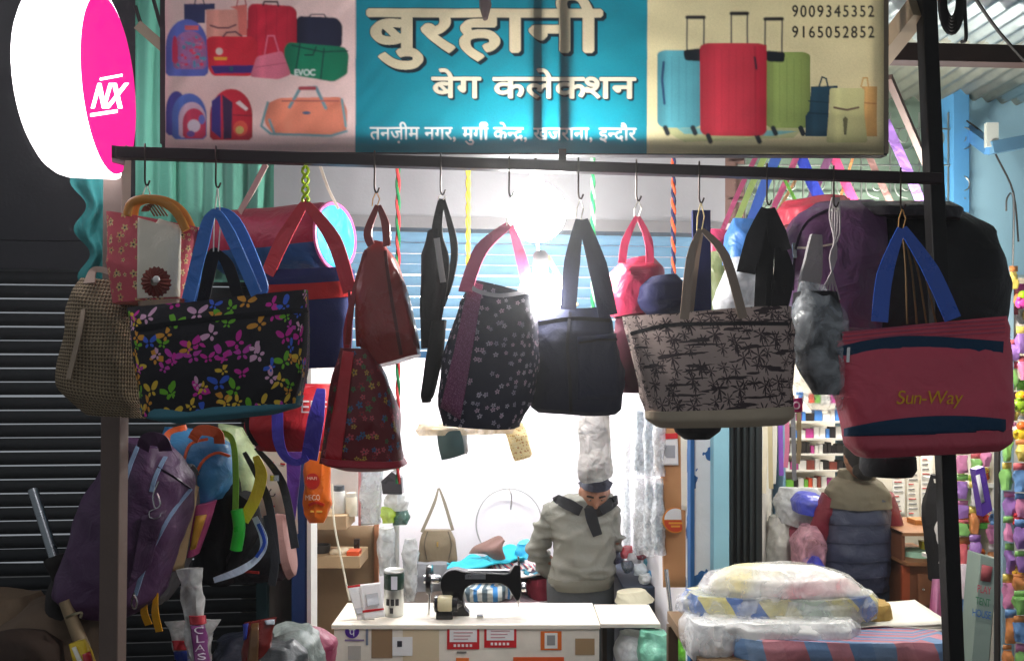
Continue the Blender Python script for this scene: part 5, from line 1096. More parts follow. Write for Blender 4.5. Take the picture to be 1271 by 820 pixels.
for q, lb_, sd in (((468, 655, 490, 712), 'tall clear packet of white goods below the pole stand', 223), ((498, 668, 520, 712), 'grey crumpled plastic packet right of the pole', 224), ((500, 705, 518, 745), 'clear packet with a black buckle by the silver tin', 225)):
    o = thing('packet', lb_, 'packet', W((q[0] + q[2]) / 2, q[3], 4.25))
    bag('sleeve', clear((215, 220, 220), .75), o, [(q[0] + 4, q[1], q[2] - 4, q[1], .04), (q[0], (q[1] + q[3]) / 2, q[2], (q[1] + q[3]) / 2, .1), (q[0] + 3, q[3], q[2] - 3, q[3], .06)], 4.25, 2.3, .016, 16, seed=sd)
    bag('goods', fab((150, 160, 160) if sd != 225 else (40, 40, 42)), o, [(q[0] + 7, q[1] + 8, q[2] - 7, q[1] + 8, .03), (q[0] + 6, q[3] - 6, q[2] - 6, q[3] - 6, .04)], 4.27, 2.6, .006, seed=sd, m=10)
# plastic wrapped garments on the right-hand wall
k = 0
for row, (y0, y1) in enumerate(((505, 590), (594, 688))):
    for j, px in enumerate((768, 781, 794, 806, 818)):
        Yq = 5.15 - .012 * (px - 768) * 2.6; k += 1; c = [(196, 206, 212), (150, 168, 176), (222, 222, 222), (205, 196, 188), (120, 140, 150)][(j * 2 + row * 3) % 5]
        o = thing('wrapped_garment', '%s garment in clear plastic, %s along the %s row on the wall' % (['pale blue', 'slate blue', 'white', 'beige', 'dark teal'][(j * 2 + row * 3) % 5], ['first', 'second', 'third', 'fourth', 'last'][j], ['upper', 'lower'][row]), 'garment', W(px, y1, Yq), 'plastic wrapped garments on the shop wall')
        bag('garment', fab(c), o, [(px - 4, y0 + 6, px + 4, y0 + 6, .04), (px - 6, (y0 + y1) / 2, px + 6, (y0 + y1) / 2, .06), (px - 5, y1 - 6, px + 5, y1 - 6, .05)], Yq + .02, 2.6, .01, seed=k, m=12, n=24)
        bag('plastic_sleeve', clear((238, 242, 245), .5, ws=22), o, [(px - 5, y0, px + 5, y0, .03), (px - 8, (y0 + y1) / 2, px + 8, (y0 + y1) / 2, .1), (px - 7, y1, px + 7, y1, .07)], Yq, 2.4, .014, 18, seed=k + 40, m=16, n=28)
for k, (px, py, c, nm) in enumerate(((768, 690, (60, 60, 90), 'navy'), (778, 684, (200, 60, 70), 'red'), (788, 692, (230, 230, 230), 'white'), (797, 686, (150, 60, 80), 'plum'), (807, 696, (110, 190, 215), 'sky blue'), (816, 690, (235, 235, 235), 'pearl white'), (780, 702, (90, 100, 110), 'grey'), (795, 706, (215, 225, 230), 'ice white'), (812, 712, (60, 150, 200), 'bright blue'), (801, 718, (235, 240, 240), 'milky white'))):
    props(bag('small_packet', clear(c, .95), None, [(px - 6, py - 6, px + 5, py - 7, .03), (px - 8, py, px + 8, py, .07), (px - 6, py + 7, px + 7, py + 6, .04)], 4.45 - .02 * k, 2.3, .016, 20, seed=230 + k, n=24, m=10), '%s packet in the heap beside the shopkeeper' % nm, 'packet', 'heap of small packets')
props(MB().bb((W(765, 0, 4.45).x, 4.2, .05), (W(824, 0, 4.45).x, 4.8, W(0, 722, 4.3).z)).build('side_cabinet', pnt((44, 54, 70)), bevel=.004), 'dark blue cabinet under the heap of small packets', 'cabinet')
props(bag('folded_cloth', fab((190, 185, 160)), None, [(768, 735, 800, 730, .1), (765, 748, 812, 742, .2)], 4.1, 2.6, .012, seed=245, m=10), 'pale cloth lying behind the counter\'s side leaf', 'cloth')
# cardboard strip and posters by the door
cb = thing('cardboard_strip', 'tall brown cardboard strip with payment stickers beside the peeling pillar', 'board', W(838, 728, 3.55))
panel('board', pnt((190, 138, 92), var=.08), cb, [(820, 530), (845, 530), (856, 728), (824, 728)], [3.62, 3.52, 3.52, 3.62], th=.015)
panel('poster', pnt((235, 232, 230), var=.03), cb, [(820, 541), (841, 541), (842, 577), (821, 577)], [3.585, 3.52, 3.52, 3.585], th=.002); panel('poster_header', pnt((205, 36, 44)), cb, [(820, 538), (841, 537), (841, 544), (820, 545)], [3.58, 3.515, 3.515, 3.58], th=.002); panel('print_block', pnt((165, 165, 168)), cb, [(824, 552), (838, 552), (838, 568), (825, 568)], [3.572, 3.53, 3.53, 3.572], th=.002)
ce = W(838, 645, 3.535)
ds = MB().lathe(ce, [(.001, -.004), (.056, -.004), (.056, 0), (.001, 0)], 32, 'y').build('round_sticker', pnt((226, 140, 40)), cb)
hd = MB(); n = 20; hd.add([ce + Vector((.049 * math.cos(PI * k / n), -.006, .049 * math.sin(PI * k / n) + .003)) for k in range(n + 1)], [tuple(range(n + 1))]); hd.build('white_half', pnt((240, 238, 235)), ds)
hd = MB(); hd.add([ce + Vector((.049 * math.cos(PI * k / n), -.006, -.049 * math.sin(PI * k / n) - .001)) for k in range(n + 1)], [tuple(range(n + 1))]); hd.build('red_half', pnt((215, 74, 36)), ds)
for z, w_ in ((-.012, .06), (-.026, .04)): MB().bb(ce + Vector((-w_ / 2, -.0085, z - .004)), ce + Vector((w_ / 2, -.0075, z + .004))).build('print_line', pnt((240, 170, 60)), ds)
panel('paper_strip', pnt((232, 226, 212)), None, [(845, 540), (857, 540), (857, 634), (846, 632)], [3.5, 3.46, 3.46, 3.5], th=.003, label='cream paper strip hanging right of the cardboard strip', cat='paper')
pa = thing('poster_strip', 'narrow yellow and red advert strip on the door edge', 'poster', W(860, 690, 3.42)); panel('sheet', pnt((234, 226, 190)), pa, [(855, 545), (864, 545), (862, 800), (852, 800)], [3.46, 3.4, 3.4, 3.46], th=.004)
for k in range(9): panel('print_mark', pnt([(232, 190, 40), (214, 90, 40), (60, 60, 50)][k % 3]), pa, [(858, 548 + 16 * k), (862, 548 + 16 * k), (861, 560 + 16 * k), (857, 560 + 16 * k)], [3.41, 3.395, 3.395, 3.41], th=.002)
props(MB().tube([W(827, 706, 3.45), W(840, 830, 3.35)], .009, 10).build('steel_stick', CHROME), 'thin steel stick leaning beside the counter\'s side leaf', 'stick')
for q, c, lb_, sd in (((764, 784, 815, 830), (232, 234, 236), 'white carrier bag standing under the side leaf', 250), ((792, 782, 836, 830), (130, 210, 180), 'mint green carrier bag under the side leaf', 251), ((838, 790, 862, 830), (110, 190, 40), 'bright green packet beside the bedding stack', 252)):
    props(bag('carrier_bag', clear(c, .88, .3), None, [(q[0] + 8, q[1], q[2] - 10, q[1] + 3, .1), (q[0], (q[1] + q[3]) / 2, q[2], (q[1] + q[3]) / 2, .22), (q[0] + 2, q[3], q[2], q[3], .22)], 3.72 if sd == 250 else 3.6, 2.4, .02, 12, seed=sd), lb_, 'carrier bag')
# unseen tube added to brighten the shop interior
il = thing('fill_tube', 'unseen tube lamp added under the shop ceiling to brighten the interior', 'lamp', W(600, 405, 4.6))
MB().bar(Vector((-.7, 4.55, 2.56)), Vector((.3, 4.55, 2.56)), .05, .04).build('tube', emit((255, 253, 250), SHOP), il); MB().bar(Vector((-.75, 4.55, 2.6)), Vector((.35, 4.55, 2.6)), .06, .035).build('tube_fitting', WHITE, il)

# ================================================================ PEOPLE
SKIN = M((142, 98, 74), .55, var=.08, bump=.1, wr=0)
def remesh(o, vox, it=4):
    r = o.modifiers.new('remesh', 'REMESH'); r.mode = 'VOXEL'; r.voxel_size = vox; r.use_smooth_shade = True
    s = o.modifiers.new('soft', 'SMOOTH'); s.factor = .5; s.iterations = it; return o
def hand(b, w, d, side):
    """palm and five bent fingers from wrist w along d"""
    d = d.normalized(); x = d.cross(Vector((0, 1, .2))).normalized(); nrm = x.cross(d)
    b.tube([w - d * .02, w + d * .03, w + d * .085], [.026, .036, .034], 10, flat=.5)
    for k, (l, o_) in enumerate(((.065, -.027), (.075, -.009), (.07, .009), (.055, .026))):
        p = w + d * .08 + x * o_; b.tube([p, p + d * l * .5 - nrm * .008, p + d * l * .85 - nrm * .03], [.0095, .009, .007], 8)
    p = w + d * .02 + x * side * .03; b.tube([p, p + d * .03 + x * side * .025, p + d * .055 + x * side * .028], [.012, .011, .008], 8)
def person(label, base_, hx, hy, Y, chest, shL, shR, arms, hip, feet, tilt, fc_=1):
    root = thing('person', label, 'person', base_)
    b = MB(); c = W(hx, hy, Y - .06 * (tilt > 0)); R = Matrix.Rotation(tilt, 3, 'X') if fc_ > 0 else Matrix.Rotation(PI, 3, 'Z') @ Matrix.Rotation(tilt, 3, 'X')
    b.ell(c, (.074, .092, .108), 24, 16, R); b.ell(c + R @ Vector((0, -.03, -.06)), (.055, .062, .055), 18, 12, R)          # skull and jaw
    f = lambda x, y, z: c + R @ Vector((x, y, z))
    b.ell(f(0, -.1, -.02), (.014, .02, .02), 10, 8, R); b.tube([f(0, -.085, .02), f(0, -.102, -.014)], [.009, .012], 8)         # nose
    b.tube([f(-.05, -.076, .022), f(0, -.09, .026), f(.05, -.076, .022)], .009, 8)                                                  # brow
    b.tube([f(-.022, -.09, -.055), f(0, -.095, -.053), f(.022, -.09, -.055)], .007, 8)                                              # lips
    for s in (-1, 1): b.ell(f(s * .076, .005, -.01), (.011, .02, .032), 10, 8, R)                                                   # ears
    nb = W(*chest, Y + .03); b.tube([c + R @ Vector((0, .03, -.06)), (c + nb) / 2 + Vector((0, .03, 0)), nb], [.055, .058, .075], 16)
    hp = W(*hip, Y); b.tube([nb + Vector((0, .02, 0)), nb * .6 + hp * .4, hp], [.1, .15, .15], 20, flat=.7)
    for A in arms:
        P = [W(*p) for p in A]; b.tube(smooth([nb + Vector((0, .02, -.04))] + P, 4), [.04] * (4 * len(P)) + [.03], 12); hand(b, P[-1], P[-1] - P[-2], 1 if P[0].x < hp.x else -1)
    for fx in feet:
        p = W(fx, 0, Y); a = Vector((p.x, Y, .14)); b.tube([hp + Vector(((p.x - hp.x) * .9, 0, -.04)), Vector((p.x, Y - .01, .5)), a], [.085, .06, .042], 14)
        b.tube([a + Vector((0, .03 * fc_, -.06)), a + Vector((0, -.06 * fc_, -.06)), a + Vector((0, -.17 * fc_, -.07))], [.035, .042, .03], 10)
    remesh(b.build('body', SKIN, root), .009, 3)
    return root, c, R, f
p1, hc, R, f = person('person in a grey sweater with black collar bowing his head behind the counter', atZ(717, 4.4, .05), 738, 609, 4.4, (728, 640), None, None,
    [[(688, 642, 4.44), (669, 682, 4.5), (700, 712, 4.6)], [(756, 645, 4.44), (761, 680, 4.5), (740, 712, 4.6)]], (719, 735), (700, 740), .5)
GS = M((134, 134, 125), .9, var=.1, vs=14, bump=.5, bs_=320, wr=.5, ws=9)
b = MB(); r, _ = bagrings([(706, 614, 758, 614, .16), (684, 625, 766, 628, .22), (680, 642, 764, 648, .24), (688, 662, 761, 668, .26), (687, 690, 762, 690, .28), (679, 712, 763, 710, .29), (681, 722, 759, 719, .27)], 4.4, 2.3, 36, 24); b.loft(r)
for pts in ([(692, 634, 4.42), (676, 658, 4.46), (667, 682, 4.5), (680, 703, 4.56), (700, 712, 4.6)], [(752, 638, 4.42), (761, 660, 4.46), (761, 684, 4.52), (752, 703, 4.57), (740, 712, 4.6)]): b.tube(smooth([W(*p) for p in pts], 4), [.062 - .0013 * k for k in range(17)], 16)
sw = b.rough(.008, 9, 3).build('sweater', GS, p1); hs = Hit(sw); remesh(sw, .011, 4)
me = bpy.data.meshes.new_from_object(sw.evaluated_get(bpy.context.evaluated_depsgraph_get())); sw.modifiers.clear(); sw.data = me
nr = [v.normal.copy() for v in me.vertices]
for v, n_ in zip(me.vertices, nr):
    q = v.co + WP[sw.name]; low = max(0, min(1, (1.25 - q.z) / .25)); arm = 1 if abs(q.x - W(722, 0, 4.4).x) > .17 else 0
    f1 = 1 - abs(noise.noise(Vector((q.x * 4 + q.z * 5, q.y * 4, q.z * 15)))); f2_ = 1 - abs(noise.noise(Vector((q.x * 7 - q.z * 4, q.y * 6, q.z * 8 + 5))))
    v.co += n_ * (.030 * (f1 ** 3 - .4) * (.35 + .65 * max(low, arm)) + .014 * (f2_ ** 4 - .4))
for pl_ in me.polygons: pl_.use_smooth = True
bag('hem', fab((122, 120, 108)), p1, [(680, 714, 762, 711, .29), (679, 720, 763, 717, .3), (682, 728, 760, 725, .28)], 4.4, 2.3, .004, seed=301, m=10)
b = MB(); r, _ = bagrings([(678, 718, 762, 716, .24), (679, 750, 762, 750, .27), (682, 775, 760, 775, .26)], 4.4, 2.4, 30, 10); b.loft(r)
for px in (699, 741): b.tube([W(px, 765, 4.4), W(px, 840, 4.4), Vector((W(px, 0, 4.4).x, 4.4, .1))], [.1, .085, .065], 16)
remesh(b.build('trousers', fab((74, 78, 80)), p1), .014, 3)
KC = fab((22, 24, 28))
trim('collar', KC, p1, hs, [(688, 617), (696, 623), (707, 627), (721, 634)], [.03, .052, .062, .052], .014, .016)
trim('collar', KC, p1, hs, [(765, 614), (761, 622), (753, 628), (744, 634)], [.026, .044, .054, .046], .014, .016)
trim('placket', KC, p1, hs, [(732, 630), (735, 646), (741, 664)], [.062, .062, .05], .012, .012)
b = MB(); b.ell(f(0, .015, .03), (.081, .098, .095), 24, 16, R); b.v = [v if (R.inverted() @ (v - hc)).z > .055 - .06 * ((R.inverted() @ (v - hc)).y > .0) * 2 else f(0, .02, .03) + (v - f(0, .02, .03)) * .8 for v in b.v]; b.rough(.004, 40).build('cap', fab((28, 30, 40)), p1)
MB().ribbon([f(-.078, -.01, .07), f(-.052, -.068, .074), f(0, -.086, .076), f(.052, -.068, .074), f(.078, -.01, .07)], .034, .006, (0, -1, .2), None, 5).build('cap_band', fab((30, 32, 44)), p1)
b = MB(); b.ell(f(0, -.05, -.072), (.066, .06, .05), 20, 12, R); b.rough(.006, 60).build('beard', M((30, 26, 25), .9), p1)
for s in (-1, 1):
    e = MB().ell(f(s * .03, -.08, .004), (.012, .009, .005), 12, 8, R).build('eye', pnt((120, 108, 98)), p1); MB().ell(f(s * .03, -.087, .003), (.005, .003, .004), 10, 8, R).build('pupil', pnt((25, 18, 15)), e)
    MB().tube([f(s * .014, -.094, .026), f(s * .03, -.092, .03), f(s * .048, -.078, .024)], .005, 6).build('eyebrow', M((26, 22, 20), .9), p1)
# person in the right-hand shop, seen from behind
p2, hc2, R2, f2 = person('person seen from behind in a quilted navy vest with maroon sleeves', atZ(1064, 4.5, .05), 1066, 568, 4.5, (1064, 606), None, None,
    [[(1032, 622, 4.5), (1020, 676, 4.56), (1044, 684, 4.78)], [(1096, 622, 4.5), (1106, 676, 4.56), (1084, 684, 4.78)]], (1063, 730), (1045, 1084), .25, -1)
for o in list(p2.children): pass
p2.rotation_euler = (0, 0, 0)
VN = nyl((58, 64, 88), rough=.55)
o = bag('vest', VN, p2, [(1026, 612, 1102, 612, .25), (1024, 650, 1102, 650, .28), (1023, 690, 1102, 690, .29), (1024, 715, 1101, 715, .29), (1026, 728, 1099, 727, .27)], 4.5, 2.5, .012, 9, seed=311, n=56)
for i, v in enumerate(o.data.vertices):
    z = v.co.z; v.co.y *= 1 + .02 * math.cos(z * 2 * PI / .1); v.co.x *= 1 + .006 * math.cos(z * 2 * PI / .1)
h = Hit(o)
for y in (627, 650, 673, 696, 716): trim('quilt_seam', nyl((44, 50, 72)), p2, h, [(1024, y), (1064, y + 2), (1103, y)], .008, .003)
bag('yoke', fab((104, 98, 84)), p2, [(1042, 591, 1084, 591, .14), (1033, 597, 1093, 597, .2), (1025, 610, 1101, 610, .26), (1023, 628, 1104, 628, .285)], 4.5, 2.4, .008, seed=312)
bag('collar', fab((96, 90, 76)), p2, [(1042, 582, 1084, 582, .15), (1040, 594, 1087, 594, .17)], 4.5, 2.2, .004, seed=313, m=8)
for pts in ([(1034, 618, 4.5), (1022, 645, 4.52), (1019, 680, 4.56), (1040, 686, 4.74)], [(1094, 618, 4.5), (1106, 645, 4.52), (1108, 680, 4.56), (1088, 686, 4.74)]): MB().tube(smooth([W(*p) for p in pts], 5), [.066 - .0014 * k for k in range(16)], 16).rough(.016, 14).build('sleeve', nyl((118, 34, 52)), p2)
b = MB(); r, _ = bagrings([(1026, 722, 1102, 722, .22), (1028, 760, 1100, 760, .24), (1034, 790, 1094, 790, .22)], 4.5, 2.4, 30, 10); b.loft(r)
for px in (1045, 1083): b.tube([W(px, 770, 4.5), W(px, 850, 4.5), Vector((W(px, 0, 4.5).x, 4.5, .1))], [.085, .075, .06], 16)
remesh(b.build('trousers', fab((46, 58, 76)), p2), .014, 3)
MB().ell(f2(0, .015, .02), (.082, .1, .108), 24, 16, R2).ell(f2(0, .05, -.07), (.06, .055, .06), 16, 10, R2).rough(.006, 40).build('hair', M((24, 21, 20), .7, bump=.5), p2)
# ================================================================ LOWER LEFT CLUTTER
props(MB().tube([W(41, 608, 2.6), W(72, 706, 2.5)], .0155, 16).build('steel_pipe', met((140, 145, 148), .3)), 'short steel pipe leaning in front of the grey shutter at lower left', 'pipe')
props(MB().tube(smooth([W(66, 690, 2.5), W(76, 720, 2.5), W(68, 760, 2.48), W(80, 830, 2.46)], 4), [.03, .034, .03, .026, .024, .03, .034, .03, .026, .03, .034, .03, .03], 12).rough(.01, 14).build('cloth_wrap', fab((44, 40, 38))), 'dark rag wound round the lower end of the steel pipe', 'rag')
props(bag('brown_sack', fab((104, 86, 70)), None, [(30, 752, 90, 745, .2), (4, 775, 118, 770, .35), (-15, 835, 122, 835, .4)], 2.55, 2.4, .03, 7, seed=401), 'slumped brown sack at the bottom left corner', 'sack')
props(bag('brown_sack', fab((128, 106, 84)), None, [(-40, 735, 40, 738, .2), (-60, 770, 62, 768, .3), (-60, 835, 70, 835, .35)], 2.8, 2.4, .03, 7, seed=402), 'lighter brown sack behind the slumped one at the left edge', 'sack')
props(MB().lathe(W(18, 835, 2.35), [(.1, 0), (.13, .02), (.12, .07), (.08, .11), (.02, .125)], 30).rough(.006, 20).build('dark_hat', fab((52, 38, 30))), 'dark brown hat lying on the slumped brown sack', 'hat')
props(MB().tube([W(80, 745, 2.4), W(90, 770, 2.4), W(104, 806, 2.38)], [.016, .018, .02], 12).build('wooden_stick', M((140, 120, 92), .6, var=.25, vs=30)), 'pale wooden handle sticking out of the brown sack', 'stick')
props(wire('bent_wire', met((170, 160, 130), .4), None, [(82, 766, 2.36), (92, 762, 2.35), (101, 760, 2.36), (100, 766, 2.36)], .004), 'bent wire looped on the pale wooden handle', 'wire')
yp = thing('snack_packet', 'yellow snack packet with a red patch at lower left', 'packet', W(102, 830, 2.3))
o = bag('pouch', plas((226, 190, 40)), yp, [(87, 799, 106, 793, .02), (92, 812, 112, 808, .05), (98, 835, 120, 832, .05)], 2.3, 2.6, .004, seed=403); h = Hit(o)
patch('patch', plas((190, 50, 60)), yp, h, [(102, 812), (110, 808), (116, 828), (106, 832)], n=5); patch('stripe', plas((236, 228, 210)), yp, h, [(90, 804), (95, 802), (106, 828), (101, 830)], n=5)
# pouches before the shutter
def clearpouch(rows, Y, label, fill, band, txt, tcol, seed, tx):
    o = thing('plastic_pouch', label, 'pouch', W((rows[-1][0] + rows[-1][2]) / 2, rows[-1][1], Y))
    body = bag('sleeve', clear((228, 228, 226), .6, .2), o, rows, Y, 2.6, .01, 16, seed=seed)
    r2 = [(a + 3, b_, c - 3, d, e * .6) for a, b_, c, d, e in rows[1:]]; bag('contents', fab(fill), o, r2, Y + .01, 2.6, .004, seed=seed + 1)
    h = Hit(body); a = rows[-2]; z = rows[-1]
    for (ya, yb, c) in band: 
        fa = lambda y: [(rows[1][k] + (rows[-1][k] - rows[1][k]) * (y - rows[1][1]) / (rows[-1][1] - rows[1][1])) for k in (0, 2)]
        (l0, r0), (l1, r1) = fa(ya), fa(yb); patch('print_band', plas(c), o, h, [(l0 + tx[0], ya), (r0 - tx[1], ya), (r1 - tx[1], yb), (l1 + tx[0], yb)], .004, 10)
    for ch, px, py, cap in txt: words([ch], plas(tcol), o, h, px - 5, px + 5, py, cap, .009)
    return o
clearpouch([(217, 707, 250, 704, .012), (224, 730, 250, 728, .03), (229, 770, 252, 768, .05), (232, 800, 256, 798, .06), (236, 840, 262, 840, .06)], 2.55, 'tall clear pouch with purple lettering standing upright', (96, 76, 66), [(763, 774, (205, 70, 80)), (775, 838, (128, 62, 120))], [('C', 246, 785, 9), ('L', 247, 796, 9), ('A', 248, 807, 9), ('S', 250, 818, 9)], (238, 226, 236), 410, (8, 1))
clearpouch([(205, 770, 275, 768, .012), (214, 785, 264, 785, .04), (218, 810, 262, 810, .06), (222, 840, 258, 840, .06)], 2.68, 'wide clear pouch with a red and blue label behind the tall one', (150, 136, 120), [(794, 806, (200, 46, 56)), (807, 838, (44, 60, 140))], [], (255, 255, 255), 415, (0, 26))
cw = thing('snack_packet', 'dark red and brown snack packet with a blue corner', 'packet', W(320, 835, 2.6))
o = bag('pouch', plas((112, 34, 30)), cw, [(302, 772, 342, 766, .012), (305, 785, 338, 782, .05), (300, 838, 334, 838, .08)], 2.6, 2.6, .005, seed=420); h = Hit(o)
patch('brown_panel', plas((110, 78, 48)), cw, h, [(313, 774), (322, 773), (320, 834), (306, 834)], n=6); patch('blue_corner', plas((44, 64, 160)), cw, h, [(303, 774), (309, 773), (307, 792), (304, 794)], n=4); patch('foil_top', plas((215, 225, 235)), cw, h, [(329, 770), (341, 768), (340, 774), (331, 775)], n=4)
hp_ = [((276, 792, 330, 782), (40, 44, 58), 'dark navy bag in the heap left of the counter', 2.8, (262, 838, 335, 838)), ((340, 785, 385, 778), (130, 140, 136), 'grey green rumpled plastic bag in the heap left of the counter', 2.75, (330, 838, 402, 838)), ((330, 800, 365, 795), (70, 74, 76), 'charcoal rumpled bag in the heap left of the counter', 2.65, (322, 838, 378, 838)), ((352, 778, 396, 782), (142, 56, 84), 'plum pink cloth on top of the heap left of the counter', 2.95, (345, 820, 408, 830))]
for i, (a, c, lb_, Yq, z) in enumerate(hp_): props(bag('rumpled_bag', nyl(c), None, [(a[0], a[1], a[2], a[3], .12), ((a[0] + z[0]) / 2 - 6, a[1] + 14, (a[2] + z[2]) / 2 + 6, a[3] + 14, .24), (z[0], z[1], z[2], z[3], .28)], Yq, 2.3, .035, 10, seed=430 + i), lb_, 'bag', 'heap left of the counter')
# goods hung between the duffel bag and the counter
po = thing('poster', 'white poster with small drawings on the pier left of the shop', 'poster', W(340, 660, 3.1)); panel('sheet', pnt((220, 212, 198), var=.05), po, [(306, 552), (366, 552), (370, 662), (318, 662)], [3.12] * 4, th=.004)
for (x, y) in ((334, 572), (337, 590), (335, 626), (348, 574)): panel('print_mark', pnt((190, 50, 56)), po, [(x, y), (x + 6, y + 1), (x + 6, y + 3), (x, y + 2)], [3.112] * 4, th=.002)
for (x, y) in ((333, 606), (338, 612)): MB().tube([W(x + 3.5 * math.cos(a * PI / 6), y + 3.5 * math.sin(a * PI / 6), 3.112) for a in range(8)], .002, 5).build('print_mark', pnt((50, 50, 52)), po)
props(strap('strap', nyl((98, 56, 150)), None, [(364, 560, 2.98), (364, 600, 2.98), (361, 645, 2.98)], [.06, .045, .03]), 'violet strap hanging left of the orange pouch', 'strap')
op = thing('pouch', 'bright orange pouch with red oval and white letters', 'pouch', W(394, 648, 2.95))
o = bag('body', plas((232, 112, 24)), op, [(381, 560, 411, 560, .02), (378, 580, 412, 580, .06), (379, 625, 411, 622, .07), (380, 640, 407, 640, .05), (384, 649, 402, 649, .02)], 2.98, 2.6, .007, 14, seed=440); h = Hit(o)
ov = MB(); ov.add([h(388.5 + 9 * math.cos(a * PI / 12), 597 + 10 * math.sin(a * PI / 12), .004) for a in range(24)], [tuple(range(24))]); ov.build('red_oval', plas((196, 40, 36)), op)
words(list('MECO'), pnt((245, 225, 200)), op, h, 380, 397, 620, 7, .006); words(list('HAPI'), pnt((245, 225, 200)), op, h, 382.5, 394, 595, 4, .009); trim('print_line', plas((200, 50, 30)), op, h, [(384, 626), (393, 623), (402, 626)], .01, off=.004); trim('print_line', plas((245, 190, 80)), op, h, [(386, 634), (400, 634)], .006, off=.004)

# ================================================================ BEDDING STACK
bt = thing('display_table', 'low table carrying the stack of wrapped bedding', 'table', atZ(1000, 2.95, 0))
zt = W(0, 822, 2.75).z
MB().bb((W(866, 0, 2.8).x, 2.7, zt - .04), (W(1172, 0, 2.8).x, 3.35, zt)).build('table_top', pnt((120, 96, 70)), bt)
for px in (870, 1165):
    for Yl in (2.75, 3.3): MB().bb((W(px, 0, 2.8).x - .02, Yl - .02, 0), (W(px, 0, 2.8).x + .02, Yl + .02, zt - .042)).build('leg', pnt((90, 72, 54)), bt)
def lay(q0, q1, Y, dep, mat, label, seed, p=3, wr=.014, name='blanket', cover=None):
    (xa, ya), (xb, yb) = q0, q1
    dep *= .5
    t_ = thing(name, label, 'bedding', W((xa + xb) / 2, yb, Y), 'stack of wrapped bedding')
    cloth(q0, q1, Y, dep, mat, None, seed, p, wr, 'cloth', parent=t_)
    if cover: bag('plastic_cover', clear((238, 240, 242), cover, .15, 10), t_, [(xa + 2, ya - 2, xb - 2, ya - 2, dep * .9), (xa - 6, ya * .7 + yb * .3, xb + 6, ya * .7 + yb * .3, dep * 1.06), (xa - 6, ya * .3 + yb * .7, xb + 6, ya * .3 + yb * .7, dep * 1.06), (xa + 2, yb + 1, xb - 2, yb + 1, dep * .9)], Y, p, .02, 9, seed=seed + 1)
    return t_
CHK = stripes([(104, 134, 172), (120, 146, 178), (186, 126, 136), (178, 116, 128), (110, 140, 180), (190, 130, 142)], 2.2, 0, .3)
lay((900, 784), (1172, 814), 2.88, .5, CHK, 'blue and pink checked blanket at the bottom of the bedding stack', 501, 5)
lay((868, 763), (1058, 788), 2.92, .5, fab((242, 242, 240)), 'white folded quilt in clear plastic in the middle of the bedding stack', 503, 3.5, .02, cover=.4)
lay((850, 768), (903, 808), 2.9, .4, fab((240, 240, 238)), 'white quilt end bulging at the left of the bedding stack', 505, 2.6, .02, cover=.45)
lay((884, 755), (1060, 774), 3.0, .45, stripes([(228, 226, 218), (224, 180, 40), (228, 226, 218), (228, 226, 218), (222, 176, 50)], 1.9), 'white and yellow cloth layer under the rolled mat', 507, 3)
lay((1040, 746), (1103, 776), 3.05, .36, fab((172, 140, 74)), 'ochre rolled quilt at the right end of the bedding stack', 509, 2.4)
lay((850, 734), (1084, 762), 3.0, .5, stripes([(190, 205, 190), (214, 208, 150), (96, 126, 180), (214, 206, 140), (100, 128, 184), (218, 210, 160)], 1.35, 0, .8), 'long rolled mat in pale green, yellow and blue wrapped in plastic', 511, 2.4, .014, cover=.3)
m, t, bs, out = base('quilt_print'); tc = node(t, 'ShaderNodeTexCoord').outputs['Object']; nz = node(t, 'ShaderNodeTexNoise', i_Scale=4.2, i_Detail=1.0); t.links.new(tc, nz.inputs['Vector']); rp = node(t, 'ShaderNodeValToRGB'); e = rp.color_ramp.elements
while len(e) < 4: e.new(.5)
for i, (ps_, c) in enumerate(((.36, (232, 218, 150)), (.45, (238, 234, 226)), (.55, (238, 230, 226)), (.66, (228, 150, 160)))): e[i].position = ps_; e[i].color = rgba(c)
t.links.new(nz.outputs[0], rp.inputs[0]); surf(t, bs, rp.outputs[0], .7, wr=.6, ws=7)
t_ = thing('pillow_pack', 'puffy cream and pink quilt in a clear bag on top of the bedding stack', 'bedding', W(970, 738, 3.0), 'stack of wrapped bedding')
bag('quilt', m, t_, [(915, 703, 1010, 703, .1), (887, 714, 1045, 715, .2), (874, 728, 1066, 729, .24), (880, 737, 1060, 737, .2)], 3.0, 2.3, .02, 6, seed=515); bag('plastic_cover', clear((240, 242, 242), .35, .15, 9), t_, [(910, 700, 1015, 700, .12), (880, 713, 1052, 713, .24), (868, 730, 1080, 733, .28), (880, 738, 1075, 739, .2)], 3.0, 2.3, .015, 8, seed=516)
for i in range(9):
    a = .15 * math.sin(i * 2.3); zz = W(0, 782 - 1.3 * i, 2.95).z; c = atZ(1085 + 9 * math.sin(i * 1.7), 3.07, zz)
    w_, d_ = .4 + .06 * math.sin(i * 3.1), .3; R3 = Matrix.Rotation(a, 3, 'Z')
    o = MB().grid(lambda u, v: c + R3 @ Vector(((u - .5) * w_, (v - .5) * d_, .006 * math.sin(u * 5 + i) + .01 * (u - .5) * math.sin(i))), 12, 6).build('paper_sheet', pnt([(226, 220, 200), (214, 206, 190), (232, 228, 216)][i % 3], var=.08)); s = o.modifiers.new('thick', 'SOLIDIFY'); s.thickness = .003
    props(o, '%s paper sheet, %s in the pile on the checked blanket' % (['cream', 'beige', 'whitish'][i % 3], ['lowest', 'second from the bottom', 'third from the bottom', 'fourth from the bottom', 'in the middle', 'fourth from the top', 'third from the top', 'second from the top', 'topmost'][i]), 'paper', 'paper pile on the bedding')

